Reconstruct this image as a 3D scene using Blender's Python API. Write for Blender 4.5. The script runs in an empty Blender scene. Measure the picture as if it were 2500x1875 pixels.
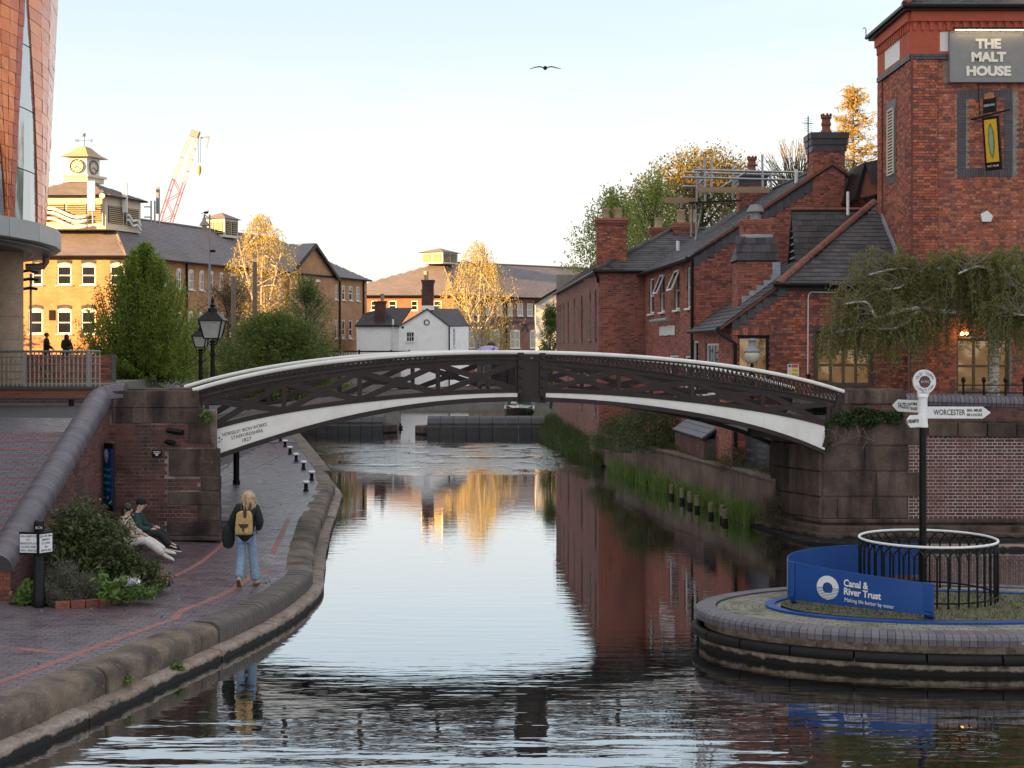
import bpy, math, random
import numpy as np
from mathutils import Vector, Matrix
random.seed(7); RNG = np.random.default_rng(7)
sc = bpy.context.scene
col = sc.collection
R = math.radians
# ------------------------------------------------------------------ camera
F = 3444.0; H = 4.7; CX = 1250.0; CY = 850.0     # focal length in photo pixels, eye height over the water, horizon row
cam_d = bpy.data.cameras.new('camera'); cam = bpy.data.objects.new('camera', cam_d); col.objects.link(cam)
cam.location = (0, 0, H); cam.rotation_euler = (R(90), 0, 0)
cam_d.sensor_width = 36; cam_d.lens = 36 * F / 2500; cam_d.shift_y = -0.035; cam_d.clip_start = 0.5; cam_d.clip_end = 4000
sc.camera = cam
# ------------------------------------------------------------------ sky, sun, exposure
SUN_EL = 9.0
SUN = Vector((-0.85, -0.53, 0)).normalized()
SUN_AZ = math.atan2(SUN.x, SUN.y)                 # clockwise from +Y
world = bpy.data.worlds.new('World'); sc.world = world; world.use_nodes = True
wn = world.node_tree; wbg = wn.nodes['Background']
sky = wn.nodes.new('ShaderNodeTexSky'); sky.sky_type = 'NISHITA'; sky.sun_disc = False
sky.sun_elevation = R(SUN_EL); sky.sun_rotation = SUN_AZ
sky.air_density = 1.0; sky.dust_density = 2.2; sky.ozone_density = 1.3; sky.altitude = 100
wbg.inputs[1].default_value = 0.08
def wnode(t, **k):
    n = wn.nodes.new(t)
    for a, b in k.items(): setattr(n, a, b)
    return n
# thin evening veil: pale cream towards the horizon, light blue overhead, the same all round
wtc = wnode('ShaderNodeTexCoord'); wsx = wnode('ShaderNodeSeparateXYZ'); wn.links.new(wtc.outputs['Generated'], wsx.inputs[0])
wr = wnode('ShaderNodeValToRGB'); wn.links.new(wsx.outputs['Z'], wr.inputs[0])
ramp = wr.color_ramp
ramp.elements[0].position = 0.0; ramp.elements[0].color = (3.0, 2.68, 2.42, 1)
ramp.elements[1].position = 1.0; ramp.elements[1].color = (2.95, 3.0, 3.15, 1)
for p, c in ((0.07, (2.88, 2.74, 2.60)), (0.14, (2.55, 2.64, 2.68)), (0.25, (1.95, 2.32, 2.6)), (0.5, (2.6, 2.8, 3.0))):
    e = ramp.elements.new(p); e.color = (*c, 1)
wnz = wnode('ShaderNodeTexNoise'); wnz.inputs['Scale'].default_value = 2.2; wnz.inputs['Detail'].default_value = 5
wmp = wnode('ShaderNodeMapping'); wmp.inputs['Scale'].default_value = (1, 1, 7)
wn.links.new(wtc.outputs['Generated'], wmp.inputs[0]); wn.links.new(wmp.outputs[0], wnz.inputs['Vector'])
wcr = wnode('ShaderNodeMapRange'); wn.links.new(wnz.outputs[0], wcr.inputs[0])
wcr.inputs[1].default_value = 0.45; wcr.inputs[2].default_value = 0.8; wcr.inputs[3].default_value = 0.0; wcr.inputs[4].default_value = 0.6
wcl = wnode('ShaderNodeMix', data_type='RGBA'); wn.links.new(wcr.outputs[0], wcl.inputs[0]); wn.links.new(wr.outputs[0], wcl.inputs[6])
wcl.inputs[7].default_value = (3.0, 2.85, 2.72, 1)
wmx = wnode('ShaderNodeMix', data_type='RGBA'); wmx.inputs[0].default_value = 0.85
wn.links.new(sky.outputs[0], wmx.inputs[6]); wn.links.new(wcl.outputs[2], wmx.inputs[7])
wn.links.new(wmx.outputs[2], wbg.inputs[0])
sun_d = bpy.data.lights.new('sun', 'SUN'); sun_d.energy = 5.0; sun_d.angle = R(0.5); sun_d.color = (1.0, 0.55, 0.19)
sun_o = bpy.data.objects.new('sun', sun_d); col.objects.link(sun_o)
sdir = Vector((SUN.x * math.cos(R(SUN_EL)), SUN.y * math.cos(R(SUN_EL)), math.sin(R(SUN_EL))))
sun_o.rotation_euler = sdir.to_track_quat('Z', 'Y').to_euler(); sun_o.location = (-60, -40, 60)
vs = sc.view_settings; vs.view_transform = 'Standard'; vs.look = 'None'; vs.gamma = 1; vs.use_curve_mapping = False
vs.exposure = 2.33
# ------------------------------------------------------------------ helpers
def P(px, py, Y): return Vector(((px - CX) / F * Y, Y, H - (py - CY) / F * Y))
def G(px, py, z):
    Y = F * (H - z) / (py - CY); return Vector(((px - CX) / F * Y, Y, z))
OFF = {}
def tag(o, label=None, cat=None, group=None, kind=None):
    if label: o['label'] = label
    if cat: o['category'] = cat
    if group: o['group'] = group
    if kind: o['kind'] = kind
    return o
def thing(name, loc, label, cat, group=None):
    o = bpy.data.objects.new(name, None); col.objects.link(o); o.location = loc; o.empty_display_size = 0.2
    OFF[o.name] = Vector(loc); tag(o, label, cat, group); return o
def link(name, me, parent=None, kind=None):
    o = bpy.data.objects.new(name, me); col.objects.link(o)
    if parent is not None: o.parent = parent; OFF[o.name] = OFF[parent.name]
    else: OFF[o.name] = Vector((0, 0, 0))
    if kind: o['kind'] = kind
    return o
def copy_tree(o, loc, parent=None, first=True):
    c = o.copy(); col.objects.link(c)
    if first: c.location = loc; OFF[c.name] = Vector(loc)
    else: c.parent = parent
    for ch in list(o.children): copy_tree(ch, None, c, False)
    return c
class MB:
    def __init__(s): s.v = []; s.f = []
    def add(s, vs, fs):
        n = len(s.v); s.v += [Vector(v) for v in vs]; s.f += [tuple(i + n for i in f) for f in fs]; return s
    def poly(s, pts): return s.add(pts, [tuple(range(len(pts)))])
    def box(s, a, b):
        x0, y0, z0 = a; x1, y1, z1 = b
        return s.add([(x0,y0,z0),(x1,y0,z0),(x1,y1,z0),(x0,y1,z0),(x0,y0,z1),(x1,y0,z1),(x1,y1,z1),(x0,y1,z1)],
                     [(0,3,2,1),(4,5,6,7),(0,1,5,4),(1,2,6,5),(2,3,7,6),(3,0,4,7)])
    def obox(s, c, U, V, W, u, v, w):
        c = Vector(c); U = Vector(U); V = Vector(V); W = Vector(W); p = []
        for k in (-w/2, w/2):
            for (i, j) in ((-u/2,-v/2),(u/2,-v/2),(u/2,v/2),(-u/2,v/2)): p.append(c + U*i + V*j + W*k)
        return s.add(p, [(0,3,2,1),(4,5,6,7),(0,1,5,4),(1,2,6,5),(2,3,7,6),(3,0,4,7)])
    def prism(s, pts, vec):
        n = len(pts); vec = Vector(vec); a = [Vector(p) for p in pts]; b = [p + vec for p in a]
        return s.add(a + b, [tuple(range(n))[::-1], tuple(range(n, 2*n))] + [(i, (i+1) % n, n + (i+1) % n, n + i) for i in range(n)])
    def bar(s, a, b, w, d=None, up=(0,0,1)):
        a = Vector(a); b = Vector(b); t = (b - a); L = t.length; t.normalize(); up = Vector(up)
        if abs(t.dot(up)) > 0.95: up = Vector((0,1,0))
        x = t.cross(up).normalized(); y = x.cross(t).normalized()
        return s.obox((a+b)/2, x, y, t, w, d or w, L)
    def tube(s, path, r, n=8, cap=True):
        path = [Vector(p) for p in path]; m = len(path)
        if not hasattr(r, '__len__'): r = [r]*m
        rings = []; prev = None
        for i, p in enumerate(path):
            t = (path[min(i+1, m-1)] - path[max(i-1, 0)])
            if t.length < 1e-9: t = Vector((0,0,1))
            t.normalize()
            if prev is None:
                up = Vector((0,0,1)) if abs(t.z) < 0.9 else Vector((1,0,0)); x = t.cross(up).normalized()
            else:
                x = (prev - t * prev.dot(t)); x = x.normalized() if x.length > 1e-6 else t.orthogonal().normalized()
            prev = x; y = t.cross(x)
            rings.append([p + (x*math.cos(2*math.pi*k/n) + y*math.sin(2*math.pi*k/n))*r[i] for k in range(n)])
        vs = [v for rg in rings for v in rg]; fs = []
        for i in range(m-1):
            for k in range(n):
                fs.append((i*n+k, i*n+(k+1) % n, (i+1)*n+(k+1) % n, (i+1)*n+k))
        if cap: fs += [tuple(range(n))[::-1], tuple(range((m-1)*n, m*n))]
        return s.add(vs, fs)
    def lathe(s, c, prof, n=20, sx=1, sy=1, ph=0):
        c = Vector(c); vs = []; fs = []; m = len(prof)
        for (r, z) in prof:
            for k in range(n):
                a = 2*math.pi*k/n + ph; vs.append(c + Vector((r*math.cos(a)*sx, r*math.sin(a)*sy, z)))
        for i in range(m-1):
            for k in range(n): fs.append((i*n+k, i*n+(k+1) % n, (i+1)*n+(k+1) % n, (i+1)*n+k))
        fs += [tuple(range(n))[::-1], tuple(range((m-1)*n, m*n))]
        return s.add(vs, fs)
    def sphere(s, c, r, n=12, m=8, sx=1, sy=1, sz=1):
        prof = [(max(1e-4, r*math.sin(math.pi*i/m)), -r*math.cos(math.pi*i/m)*sz) for i in range(m+1)]
        return s.lathe(c, prof, n, sx, sy)
    def build(s, name, mat, parent=None, smooth=False, uv=False, kind=None, bevel=0):
        off = OFF[parent.name] if parent is not None else Vector((0,0,0))
        me = bpy.data.meshes.new(name); me.from_pydata([tuple(v - off) for v in s.v], [], s.f)
        if uv:
            l = me.uv_layers.new(name='UV'); Z = Vector((0,0,1))
            for p in me.polygons:
                n = p.normal
                if abs(n.z) < 0.75:
                    t = Z.cross(n); t = t.normalized() if t.length > 1e-6 else Vector((1,0,0)); b = n.cross(t)
                else: t = Vector((1,0,0)); b = Vector((0,1,0))
                for li in p.loop_indices:
                    w = me.vertices[me.loops[li].vertex_index].co + off
                    l.data[li].uv = (w.dot(t), w.z if abs(n.z) < 0.3 else w.dot(b))
        me.materials.append(mat)
        if smooth is True: me.polygons.foreach_set('use_smooth', [True]*len(me.polygons))
        o = link(name, me, parent, kind)
        if smooth == 'auto':
            me.polygons.foreach_set('use_smooth', [True]*len(me.polygons))
            me.set_sharp_from_angle(angle=R(40))
        if bevel:
            b = o.modifiers.new('bevel', 'BEVEL'); b.width = bevel; b.segments = 2; b.limit_method = 'ANGLE'
        return o
def npmesh(name, verts, quads, mat, parent=None, kind=None, smooth=False):
    off = np.array(OFF[parent.name]) if parent is not None else np.zeros(3)
    verts = np.asarray(verts, dtype=np.float32) - off.astype(np.float32); quads = np.asarray(quads, dtype=np.int32); k = quads.shape[1]
    me = bpy.data.meshes.new(name); me.vertices.add(len(verts)); me.vertices.foreach_set('co', verts.ravel())
    me.loops.add(quads.size); me.loops.foreach_set('vertex_index', quads.ravel())
    me.polygons.add(len(quads)); me.polygons.foreach_set('loop_start', np.arange(0, quads.size, k, dtype=np.int32))
    me.polygons.foreach_set('loop_total', np.full(len(quads), k, dtype=np.int32))
    me.polygons.foreach_set('use_smooth', np.full(len(quads), bool(smooth)))
    me.update(calc_edges=True); me.validate(); me.materials.append(mat)
    return link(name, me, parent, kind)
BOXQ = np.array([(4,5,6,7),(0,1,5,4),(1,2,6,5),(2,3,7,6),(3,0,4,7)])
def inframe(p):
    if p.y < 2: return False
    x = CX + F*p.x/p.y; y = CY + F*(H - p.z)/p.y
    return -20 < x < 2520 and -20 < y < 1895
_bm = {}
def pieces(parent, O, U, V, width, height, mat, name='brick', stuff='brick_courses', bl=.225, bh=.08, gap=.012, dep=.014, bond='stretcher',
           inside=None, nind=300, tilt=0.0, jit=.003, rows=None, under=.02, vis=None):
    """lays courses of bricks / slates / pavers on a plane: the nearest in view as single objects, the rest as one part"""
    O = Vector(O); U = Vector(U).normalized(); V = Vector(V).normalized(); N = U.cross(V).normalized()
    L = []; r = 0; v = 0.0
    while v < height - bh*0.4:
        if rows is None or rows(r):
            hb = bl/2
            if bond == 'english': step = [bl] if r % 2 else [hb]; u = -(hb/2 if r % 2 else 0)
            elif bond == 'flemish': step = [bl, hb]; u = -(0 if r % 2 else bl*0.75)
            elif bond == 'stack': step = [bl]; u = 0
            else: step = [bl]; u = -(hb if r % 2 else 0)
            i = 0
            while u < width:
                s = step[i % len(step)]; a = max(u, 0) + gap/2; b = min(u+s, width) - gap/2
                if b - a > .03:
                    c = ((a+b)/2, v + bh/2)
                    if inside is None or inside(*c): L.append((a, b, v + gap/2, v + bh - gap/2, abs((b-a)-(s-gap)) < 1e-5))
                u += s; i += 1
        r += 1; v += bh
    if not L: return
    sc_ = []
    for k, (a, b, v0, v1, full) in enumerate(L):
        p = O + U*((a+b)/2) + V*((v0+v1)/2)
        if full and inframe(p) and (vis is None or vis(p)): sc_.append(((p - cam.location).length, k))
    sc_.sort(); pick = set(k for _, k in sc_[:nind])
    rot = Matrix((U, V, N)).transposed()
    q = []; off = OFF[parent.name]
    for k, (a, b, v0, v1, full) in enumerate(L):
        j = random.uniform(-jit, jit)
        if k in pick:
            w = round(b-a, 4); h = round(v1-v0, 4); key = (w, h, dep, tilt, under, mat.name)
            if key not in _bm:
                me = bpy.data.meshes.new(name)
                t0 = dep + tilt; t1 = dep
                me.from_pydata([(-w/2,-h/2,-under),(w/2,-h/2,-under),(w/2,h/2,-under),(-w/2,h/2,-under),(-w/2,-h/2,t0),(w/2,-h/2,t0),(w/2,h/2,t1),(-w/2,h/2,t1)], [],
                               [tuple(int(x) for x in f) for f in BOXQ])
                me.materials.append(mat); _bm[key] = me
            o = bpy.data.objects.new(name, _bm[key]); col.objects.link(o); o.parent = parent
            m = rot.to_4x4(); m.translation = O + U*((a+b)/2) + V*((v0+v1)/2) + N*j - off; o.matrix_basis = m
        else: q.append((a, b, v0, v1, j))
    if q:
        A = np.array(q); n = len(A); o_ = np.array(O); u_ = np.array(U); v_ = np.array(V); n_ = np.array(N)
        vs = np.zeros((n, 8, 3))
        for i, (ua, va, top) in enumerate(((0,2,0),(1,2,0),(1,3,0),(0,3,0),(0,2,1),(1,2,1),(1,3,1),(0,3,1))):
            w = A[:, 4] + ((dep + (tilt if va == 2 else 0)) if top else -under)
            vs[:, i] = o_ + A[:, ua, None]*u_ + A[:, va, None]*v_ + w[:, None]*n_
        qs = (BOXQ[None] + (np.arange(n)*8)[:, None, None]).reshape(-1, 4)
        npmesh(stuff, vs.reshape(-1, 3), qs, mat, parent, kind='stuff')
def wall(mb, O, U, V, w, h, openings=(), depth=.12):
    """flat wall with real rectangular openings and reveals"""
    O = Vector(O); U = Vector(U).normalized(); V = Vector(V).normalized(); N = U.cross(V)
    us = sorted(set([0, w] + [x for o in openings for x in (o[0], o[1])])); vs = sorted(set([0, h] + [x for o in openings for x in (o[2], o[3])]))
    us = [u for u in us if 0 <= u <= w]; vs = [v for v in vs if 0 <= v <= h]
    pt = lambda u, v, d=0: O + U*u + V*v - N*d
    for i in range(len(us)-1):
        for j in range(len(vs)-1):
            cu = (us[i]+us[i+1])/2; cv = (vs[j]+vs[j+1])/2
            if any(o[0] < cu < o[1] and o[2] < cv < o[3] for o in openings): continue
            mb.poly([pt(us[i], vs[j]), pt(us[i+1], vs[j]), pt(us[i+1], vs[j+1]), pt(us[i], vs[j+1])])
    for (a, b, c, d) in openings:
        for q in (((a,c),(b,c)), ((b,c),(b,d)), ((b,d),(a,d)), ((a,d),(a,c))):
            mb.poly([pt(*q[0]), pt(*q[1]), pt(*q[1], depth), pt(*q[0], depth)])
# ------------------------------------------------------------------ materials
def nt_new(name):
    m = bpy.data.materials.new(name); m.use_nodes = True; nt = m.node_tree; return m, nt, nt.nodes['Principled BSDF']
def N_(nt, t, **k):
    n = nt.nodes.new(t)
    for a, b in k.items(): setattr(n, a, b)
    return n
def ramp_(nt, fac, cols):
    r = N_(nt, 'ShaderNodeValToRGB'); nt.links.new(fac, r.inputs[0]); e = r.color_ramp.elements; n = len(cols)
    while len(e) < n: e.new(0.5)
    for i, c in enumerate(cols): e[i].position = i/(n-1) if n > 1 else 0; e[i].color = (*c, 1)
    return r.outputs[0]
def noise_(nt, scale, detail=5, stretch=None, vec=None, rough=0.55):
    n = N_(nt, 'ShaderNodeTexNoise'); n.inputs['Scale'].default_value = scale; n.inputs['Detail'].default_value = detail; n.inputs['Roughness'].default_value = rough
    if vec is None: vec = N_(nt, 'ShaderNodeNewGeometry').outputs['Position']
    if stretch:
        mp = N_(nt, 'ShaderNodeMapping'); mp.inputs['Scale'].default_value = stretch; nt.links.new(vec, mp.inputs[0]); vec = mp.outputs[0]
    nt.links.new(vec, n.inputs['Vector']); return n.outputs[0]
def math_(nt, op, a, b=None, clamp=False):
    m = N_(nt, 'ShaderNodeMath', operation=op, use_clamp=clamp)
    for i, x in enumerate((a, b)):
        if x is None: continue
        if isinstance(x, (int, float)): m.inputs[i].default_value = x
        else: nt.links.new(x, m.inputs[i])
    return m.outputs[0]
def mixc(nt, f, a, b, mode='MIX'):
    m = N_(nt, 'ShaderNodeMix', data_type='RGBA', blend_type=mode)
    for i, x in ((0, f), (6, a), (7, b)):
        if isinstance(x, (int, float)): m.inputs[i].default_value = x
        elif isinstance(x, tuple): m.inputs[i].default_value = (*x, 1)
        else: nt.links.new(x, m.inputs[i])
    return m.outputs[2]
def rand_(nt):
    a = N_(nt, 'ShaderNodeObjectInfo').outputs['Random']; b = N_(nt, 'ShaderNodeNewGeometry').outputs['Random Per Island']
    return math_(nt, 'FRACT', math_(nt, 'ADD', a, b))
def step_(nt, x, lo, hi, a=0.0, b=1.0):
    m = N_(nt, 'ShaderNodeMapRange'); nt.links.new(x, m.inputs[0])
    for i, v in ((1, lo), (2, hi), (3, a), (4, b)): m.inputs[i].default_value = v
    return m.outputs[0]
MATS = {}
ALB = dict(pub_brick=1.4, house_brick=1.55, chapel_brick=1.4, old_dark_brick=1.35, weathered_sandstone=1.6, kerb_sandstone=1.25, blue_paver=1.3, ramp_blue_paver=1.5, red_paver=1.2, stained_concrete=1.5, roof_slate=1.35, blue_coping_brick=1.5, bullnose_kerb_brick=1.2, smooth_red_brick=1.25, island_kerb_brick=1.4, mossy_paver=1.25, blue_brick=1.3, copper_cladding=1.15)
def mat(name, cols, rough=.8, scale=4, detail=6, rnd=0.0, bump=0.0, bscale=30, metal=0.0, spec=.5, stains=(), stretch=None, rvar=0.0, coat=0.0, grain=None):
    if name in MATS: return MATS[name]
    k_ = ALB.get(name, 1.0); cols = [tuple(min(.9, x*k_) for x in c) for c in cols]
    m, nt, b = nt_new(name)
    f = noise_(nt, scale, detail, stretch); f = step_(nt, f, .25, .75)
    if rnd > 0:
        rd = rand_(nt); f = math_(nt, 'ADD', math_(nt, 'MULTIPLY', f, 1-rnd), math_(nt, 'MULTIPLY', rd, rnd))
    c = ramp_(nt, f, cols)
    for (sc_, scale_, lo, hi, amt, st) in stains:
        s = step_(nt, noise_(nt, scale_, 6, st), lo, hi, 0, amt); c = mixc(nt, s, c, sc_)
    if name in ('pale_waterline_stone', 'weathered_island_concrete', 'weathered_sandstone', 'stained_concrete'):   # black algae band at the waterline
        zz_ = N_(nt, 'ShaderNodeSeparateXYZ'); nt.links.new(N_(nt, 'ShaderNodeNewGeometry').outputs['Position'], zz_.inputs[0])
        wl = math_(nt, 'SUBTRACT', zz_.outputs['Z'], math_(nt, 'MULTIPLY', noise_(nt, 5, 4), .14)); c = mixc(nt, step_(nt, wl, .03, -.005), c, (.007,.006,.005))
    g = grain if grain is not None else (.32 if (bump >= .2 and metal == 0) else 0)
    if g:
        gv = step_(nt, noise_(nt, 26, 5, rough=.7), .3, .7, 1-g, 1+g); gc = N_(nt, 'ShaderNodeCombineColor')
        for i_ in range(3): nt.links.new(gv, gc.inputs[i_])
        c = mixc(nt, 1.0, c, gc.outputs[0], 'MULTIPLY')
    nt.links.new(c, b.inputs['Base Color']); b.inputs['Roughness'].default_value = rough; b.inputs['Metallic'].default_value = metal
    b.inputs['Specular IOR Level'].default_value = spec
    if coat: b.inputs['Coat Weight'].default_value = coat
    if rvar:
        nt.links.new(step_(nt, noise_(nt, scale*2, 5), .3, .7, max(0, rough-rvar), min(1, rough+rvar)), b.inputs['Roughness'])
    if bump:
        bp = N_(nt, 'ShaderNodeBump'); bp.inputs['Strength'].default_value = bump; bp.inputs['Distance'].default_value = .02
        nt.links.new(noise_(nt, bscale, 6), bp.inputs['Height']); nt.links.new(bp.outputs[0], b.inputs['Normal'])
    MATS[name] = m; return m
def uvbrick(name, c1, c2, mortar, bw=.225, bh=.075, ms=.012, rough=.85, bump=.4, off=.5, dirt=None):
    if name in MATS: return MATS[name]
    m, nt, b = nt_new(name); tc = N_(nt, 'ShaderNodeTexCoord'); t = N_(nt, 'ShaderNodeTexBrick'); t.offset = off
    nt.links.new(tc.outputs['UV'], t.inputs['Vector']); t.inputs['Scale'].default_value = 1; t.inputs['Brick Width'].default_value = bw; t.inputs['Row Height'].default_value = bh
    t.inputs['Mortar Size'].default_value = ms; t.inputs['Color1'].default_value = (*c1, 1); t.inputs['Color2'].default_value = (*c2, 1); t.inputs['Mortar'].default_value = (*mortar, 1)
    t.inputs['Bias'].default_value = 0
    c = mixc(nt, step_(nt, noise_(nt, 1.3, 5), .35, .7, 0, .45), t.outputs[0], tuple(x*.55 for x in c2))
    if dirt: c = mixc(nt, step_(nt, noise_(nt, .5, 6, (1, 1, .4)), .45, .75, 0, .7), c, dirt)
    nt.links.new(c, b.inputs['Base Color']); b.inputs['Roughness'].default_value = rough
    bp = N_(nt, 'ShaderNodeBump'); bp.inputs['Strength'].default_value = bump; bp.inputs['Distance'].default_value = .01; bp.invert = True
    nt.links.new(t.outputs['Fac'], bp.inputs['Height']); nt.links.new(bp.outputs[0], b.inputs['Normal'])
    MATS[name] = m; return m
def leafmat(name, cols, trans=.45, rough=.55):
    if name in MATS: return MATS[name]
    m, nt, b = nt_new(name); f = rand_(nt); big = step_(nt, noise_(nt, 1.1, 3), .3, .7)
    f = math_(nt, 'ADD', math_(nt, 'MULTIPLY', f, .6), math_(nt, 'MULTIPLY', big, .4)); c = ramp_(nt, f, [tuple(min(.6, x*1.3) for x in q) for q in cols])
    nt.links.new(c, b.inputs['Base Color']); b.inputs['Roughness'].default_value = rough; b.inputs['Specular IOR Level'].default_value = .3
    t = N_(nt, 'ShaderNodeBsdfTranslucent'); nt.links.new(c, t.inputs[0]); mx = N_(nt, 'ShaderNodeMixShader'); mx.inputs[0].default_value = trans
    nt.links.new(b.outputs[0], mx.inputs[1]); nt.links.new(t.outputs[0], mx.inputs[2]); nt.links.new(mx.outputs[0], nt.nodes['Material Output'].inputs[0])
    MATS[name] = m; return m
def emis(name, colr, strength):
    m, nt, b = nt_new(name); b.inputs['Base Color'].default_value = (*colr, 1); b.inputs['Emission Color'].default_value = (*colr, 1); b.inputs['Emission Strength'].default_value = strength
    MATS[name] = m; return m
def glass(name, tint=(.02, .02, .022), rough=.03, spec=1.0, metal=0.0):
    if name in MATS: return MATS[name]
    m, nt, b = nt_new(name); b.inputs['Base Color'].default_value = (*tint, 1); b.inputs['Roughness'].default_value = rough
    b.inputs['IOR'].default_value = 1.9; b.inputs['Specular IOR Level'].default_value = spec; b.inputs['Metallic'].default_value = metal
    bp = N_(nt, 'ShaderNodeBump'); bp.inputs['Strength'].default_value = .12; bp.inputs['Distance'].default_value = .1
    nt.links.new(noise_(nt, 1.1, 1), bp.inputs['Height']); nt.links.new(bp.outputs[0], b.inputs['Normal'])
    MATS[name] = m; return m
GRIME = ((.05,.04,.035), .8, .5, .8, .6, (1,1,.5))
M_brick_pub = mat('pub_brick', [(.05,.026,.03),(.22,.055,.034),(.30,.085,.048),(.39,.12,.064),(.09,.042,.04),(.22,.068,.048),(.50,.24,.16)], .85, 9, rnd=.8, bump=.25, bscale=60, stains=[((.055,.032,.028), .55, .5, .78, .55, (1.5,1.5,.5)), ((.42,.33,.28), 5, .70, .76, .5, (1,1,.7))])
M_brick_red = mat('smooth_red_brick', [(.27,.055,.03),(.36,.075,.04),(.31,.065,.035)], .8, 6, rnd=.6, bump=.1)
M_brick_old = mat('old_dark_brick', [(.028,.017,.017),(.075,.03,.025),(.115,.042,.033),(.085,.042,.034),(.15,.055,.04)], .9, 7, rnd=.75, bump=.3, bscale=50, stains=[((.03,.026,.022), 1.2, .45, .75, .75, None), ((.32,.26,.22), 6, .66, .72, .6, None)])
M_brick_house = mat('house_brick', [(.045,.026,.028),(.16,.055,.042),(.23,.075,.052),(.30,.10,.065),(.13,.055,.045)], .88, 7, rnd=.75, bump=.2, stains=[((.04,.03,.028), .6, .5, .8, .6, None)])
M_brick_pier = mat('red_pier_brick', [(.16,.05,.035),(.30,.09,.05),(.24,.07,.045),(.10,.05,.045)], .85, 7, rnd=.7, bump=.2)
M_blue = mat('blue_brick', [(.026,.023,.029),(.045,.040,.050),(.062,.055,.066),(.042,.036,.043)], .5, 6, rnd=.5, bump=.1, rvar=.15)
M_mortar = mat('mortar', [(.22,.18,.15),(.34,.29,.25)], .95, 5, bump=.2)
M_mortar_old = mat('old_mortar', [(.07,.05,.045),(.18,.14,.12),(.46,.38,.35)], .95, 2.0, bump=.3)
M_mortar_lime = mat('lime_mortar', [(.22,.17,.16),(.50,.42,.40),(.66,.58,.56)], .95, 1.2, bump=.3)
M_brick_edge = mat('brick_edge', [(.13,.045,.032),(.19,.06,.04)], .9, 6)
M_mortar_dark = mat('dark_mortar', [(.06,.05,.045),(.12,.10,.09)], .95, 3, bump=.2)
M_stone = mat('weathered_sandstone', [(.018,.013,.012),(.045,.031,.026),(.080,.054,.043),(.055,.038,.032)], .92, 2.2, rnd=.35, spec=.3, bump=.5, bscale=14,
              stains=[((.16,.11,.085), 2.5, .56, .75, .6, None), ((.03,.032,.014), 1.5, .58, .75, .5, (1,1,.35)), ((.26,.23,.20), 9, .68, .75, .5, None), ((.010,.008,.007), .9, .46, .70, .85, (2.2,2.2,.35)), ((.20,.17,.15), 1.3, .62, .74, .55, (5,5,.3))])
M_kerb = mat('kerb_sandstone', [(.045,.033,.025),(.10,.073,.054),(.16,.118,.085),(.085,.062,.047)], .85, 3, rnd=.35, bump=.7, bscale=14, stains=[((.055,.05,.024), 2, .52, .75, .4, None), ((.022,.016,.013), 1.6, .46, .66, .75, None), ((.34,.30,.25), 14, .62, .7, .4, None)])
M_kerb_pale = mat('pale_waterline_stone', [(.11,.08,.062),(.25,.19,.15),(.33,.27,.23)], .8, 4, rnd=.3, bump=.4, stains=[((.17,.08,.03), 3, .5, .7, .6, None), ((.02,.018,.015), 4, .55, .68, .8, (1,1,2))])
M_black_iron = mat('black_iron', [(.004,.004,.005),(.009,.008,.009)], .42, 10, bump=.05, spec=.22)
M_bridge = mat('dark_brown_paint', [(.020,.012,.012),(.034,.021,.020),(.027,.017,.017)], .6, 3, bump=.12, bscale=40, spec=.3, stains=[((.10,.055,.035), 5, .62, .75, .5, None), ((.055,.042,.04), 1.2, .5, .8, .35, (1,1,.4))])
M_bridge_white = mat('bridge_cream_paint', [(.66,.62,.57),(.78,.74,.69),(.72,.68,.63)], .5, 2, bump=.08, stains=[((.40,.24,.12), 14, .70, .74, .9, None), ((.45,.42,.38), 1.6, .5, .8, .45, (1,1,.3)), ((.30,.17,.09), 3, .66, .8, .4, (3,3,.4))])
M_white = mat('white_paint', [(.68,.67,.66),(.80,.79,.78)], .5, 3, bump=.05)
M_whitewall = mat('whitewashed_brick', [(.78,.77,.77),(.88,.87,.87),(.83,.82,.82)], .8, 1.5, bump=.15, stains=[((.42,.41,.42), 2.5, .55, .8, .4, (1,1,.4))])
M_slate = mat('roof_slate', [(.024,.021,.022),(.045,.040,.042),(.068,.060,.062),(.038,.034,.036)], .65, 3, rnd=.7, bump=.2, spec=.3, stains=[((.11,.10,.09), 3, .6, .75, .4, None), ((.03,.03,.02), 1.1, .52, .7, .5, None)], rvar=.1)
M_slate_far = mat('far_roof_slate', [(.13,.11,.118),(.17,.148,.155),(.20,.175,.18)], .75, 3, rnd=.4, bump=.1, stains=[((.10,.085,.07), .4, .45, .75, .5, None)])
M_slate_base = mat('slate_underlay', [(.02,.02,.022),(.03,.03,.03)], .9, 3)
M_terracotta = mat('terracotta_ridge', [(.15,.05,.032),(.23,.085,.05),(.18,.065,.042)], .85, 5, rnd=.5, bump=.3, stains=[((.06,.05,.04), 4, .5, .7, .5, None)])
M_buff = mat('buff_chimney_pot', [(.34,.25,.15),(.45,.34,.22)], .85, 5, bump=.2)
M_lead = mat('lead_flashing', [(.24,.25,.28),(.38,.40,.44)], .5, 4, bump=.2)
M_conc = mat('stained_concrete', [(.045,.030,.024),(.095,.063,.046),(.15,.10,.07)], .9, 1.1, bump=.6, bscale=9, stretch=(1,1,.7), stains=[((.03,.024,.02), 1.0, .48, .72, .8, (1.6,1.6,.35)), ((.26,.14,.06), .8, .60, .72, .6, (2,2,.25)), ((.32,.29,.27), 2, .70, .75, .6, (3,3,.35)), ((.05,.055,.02), 1.4, .58, .72, .6, None)])
M_gutter = mat('black_gutter', [(.006,.006,.007),(.012,.011,.011)], .4, 5, spec=.25)
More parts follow.
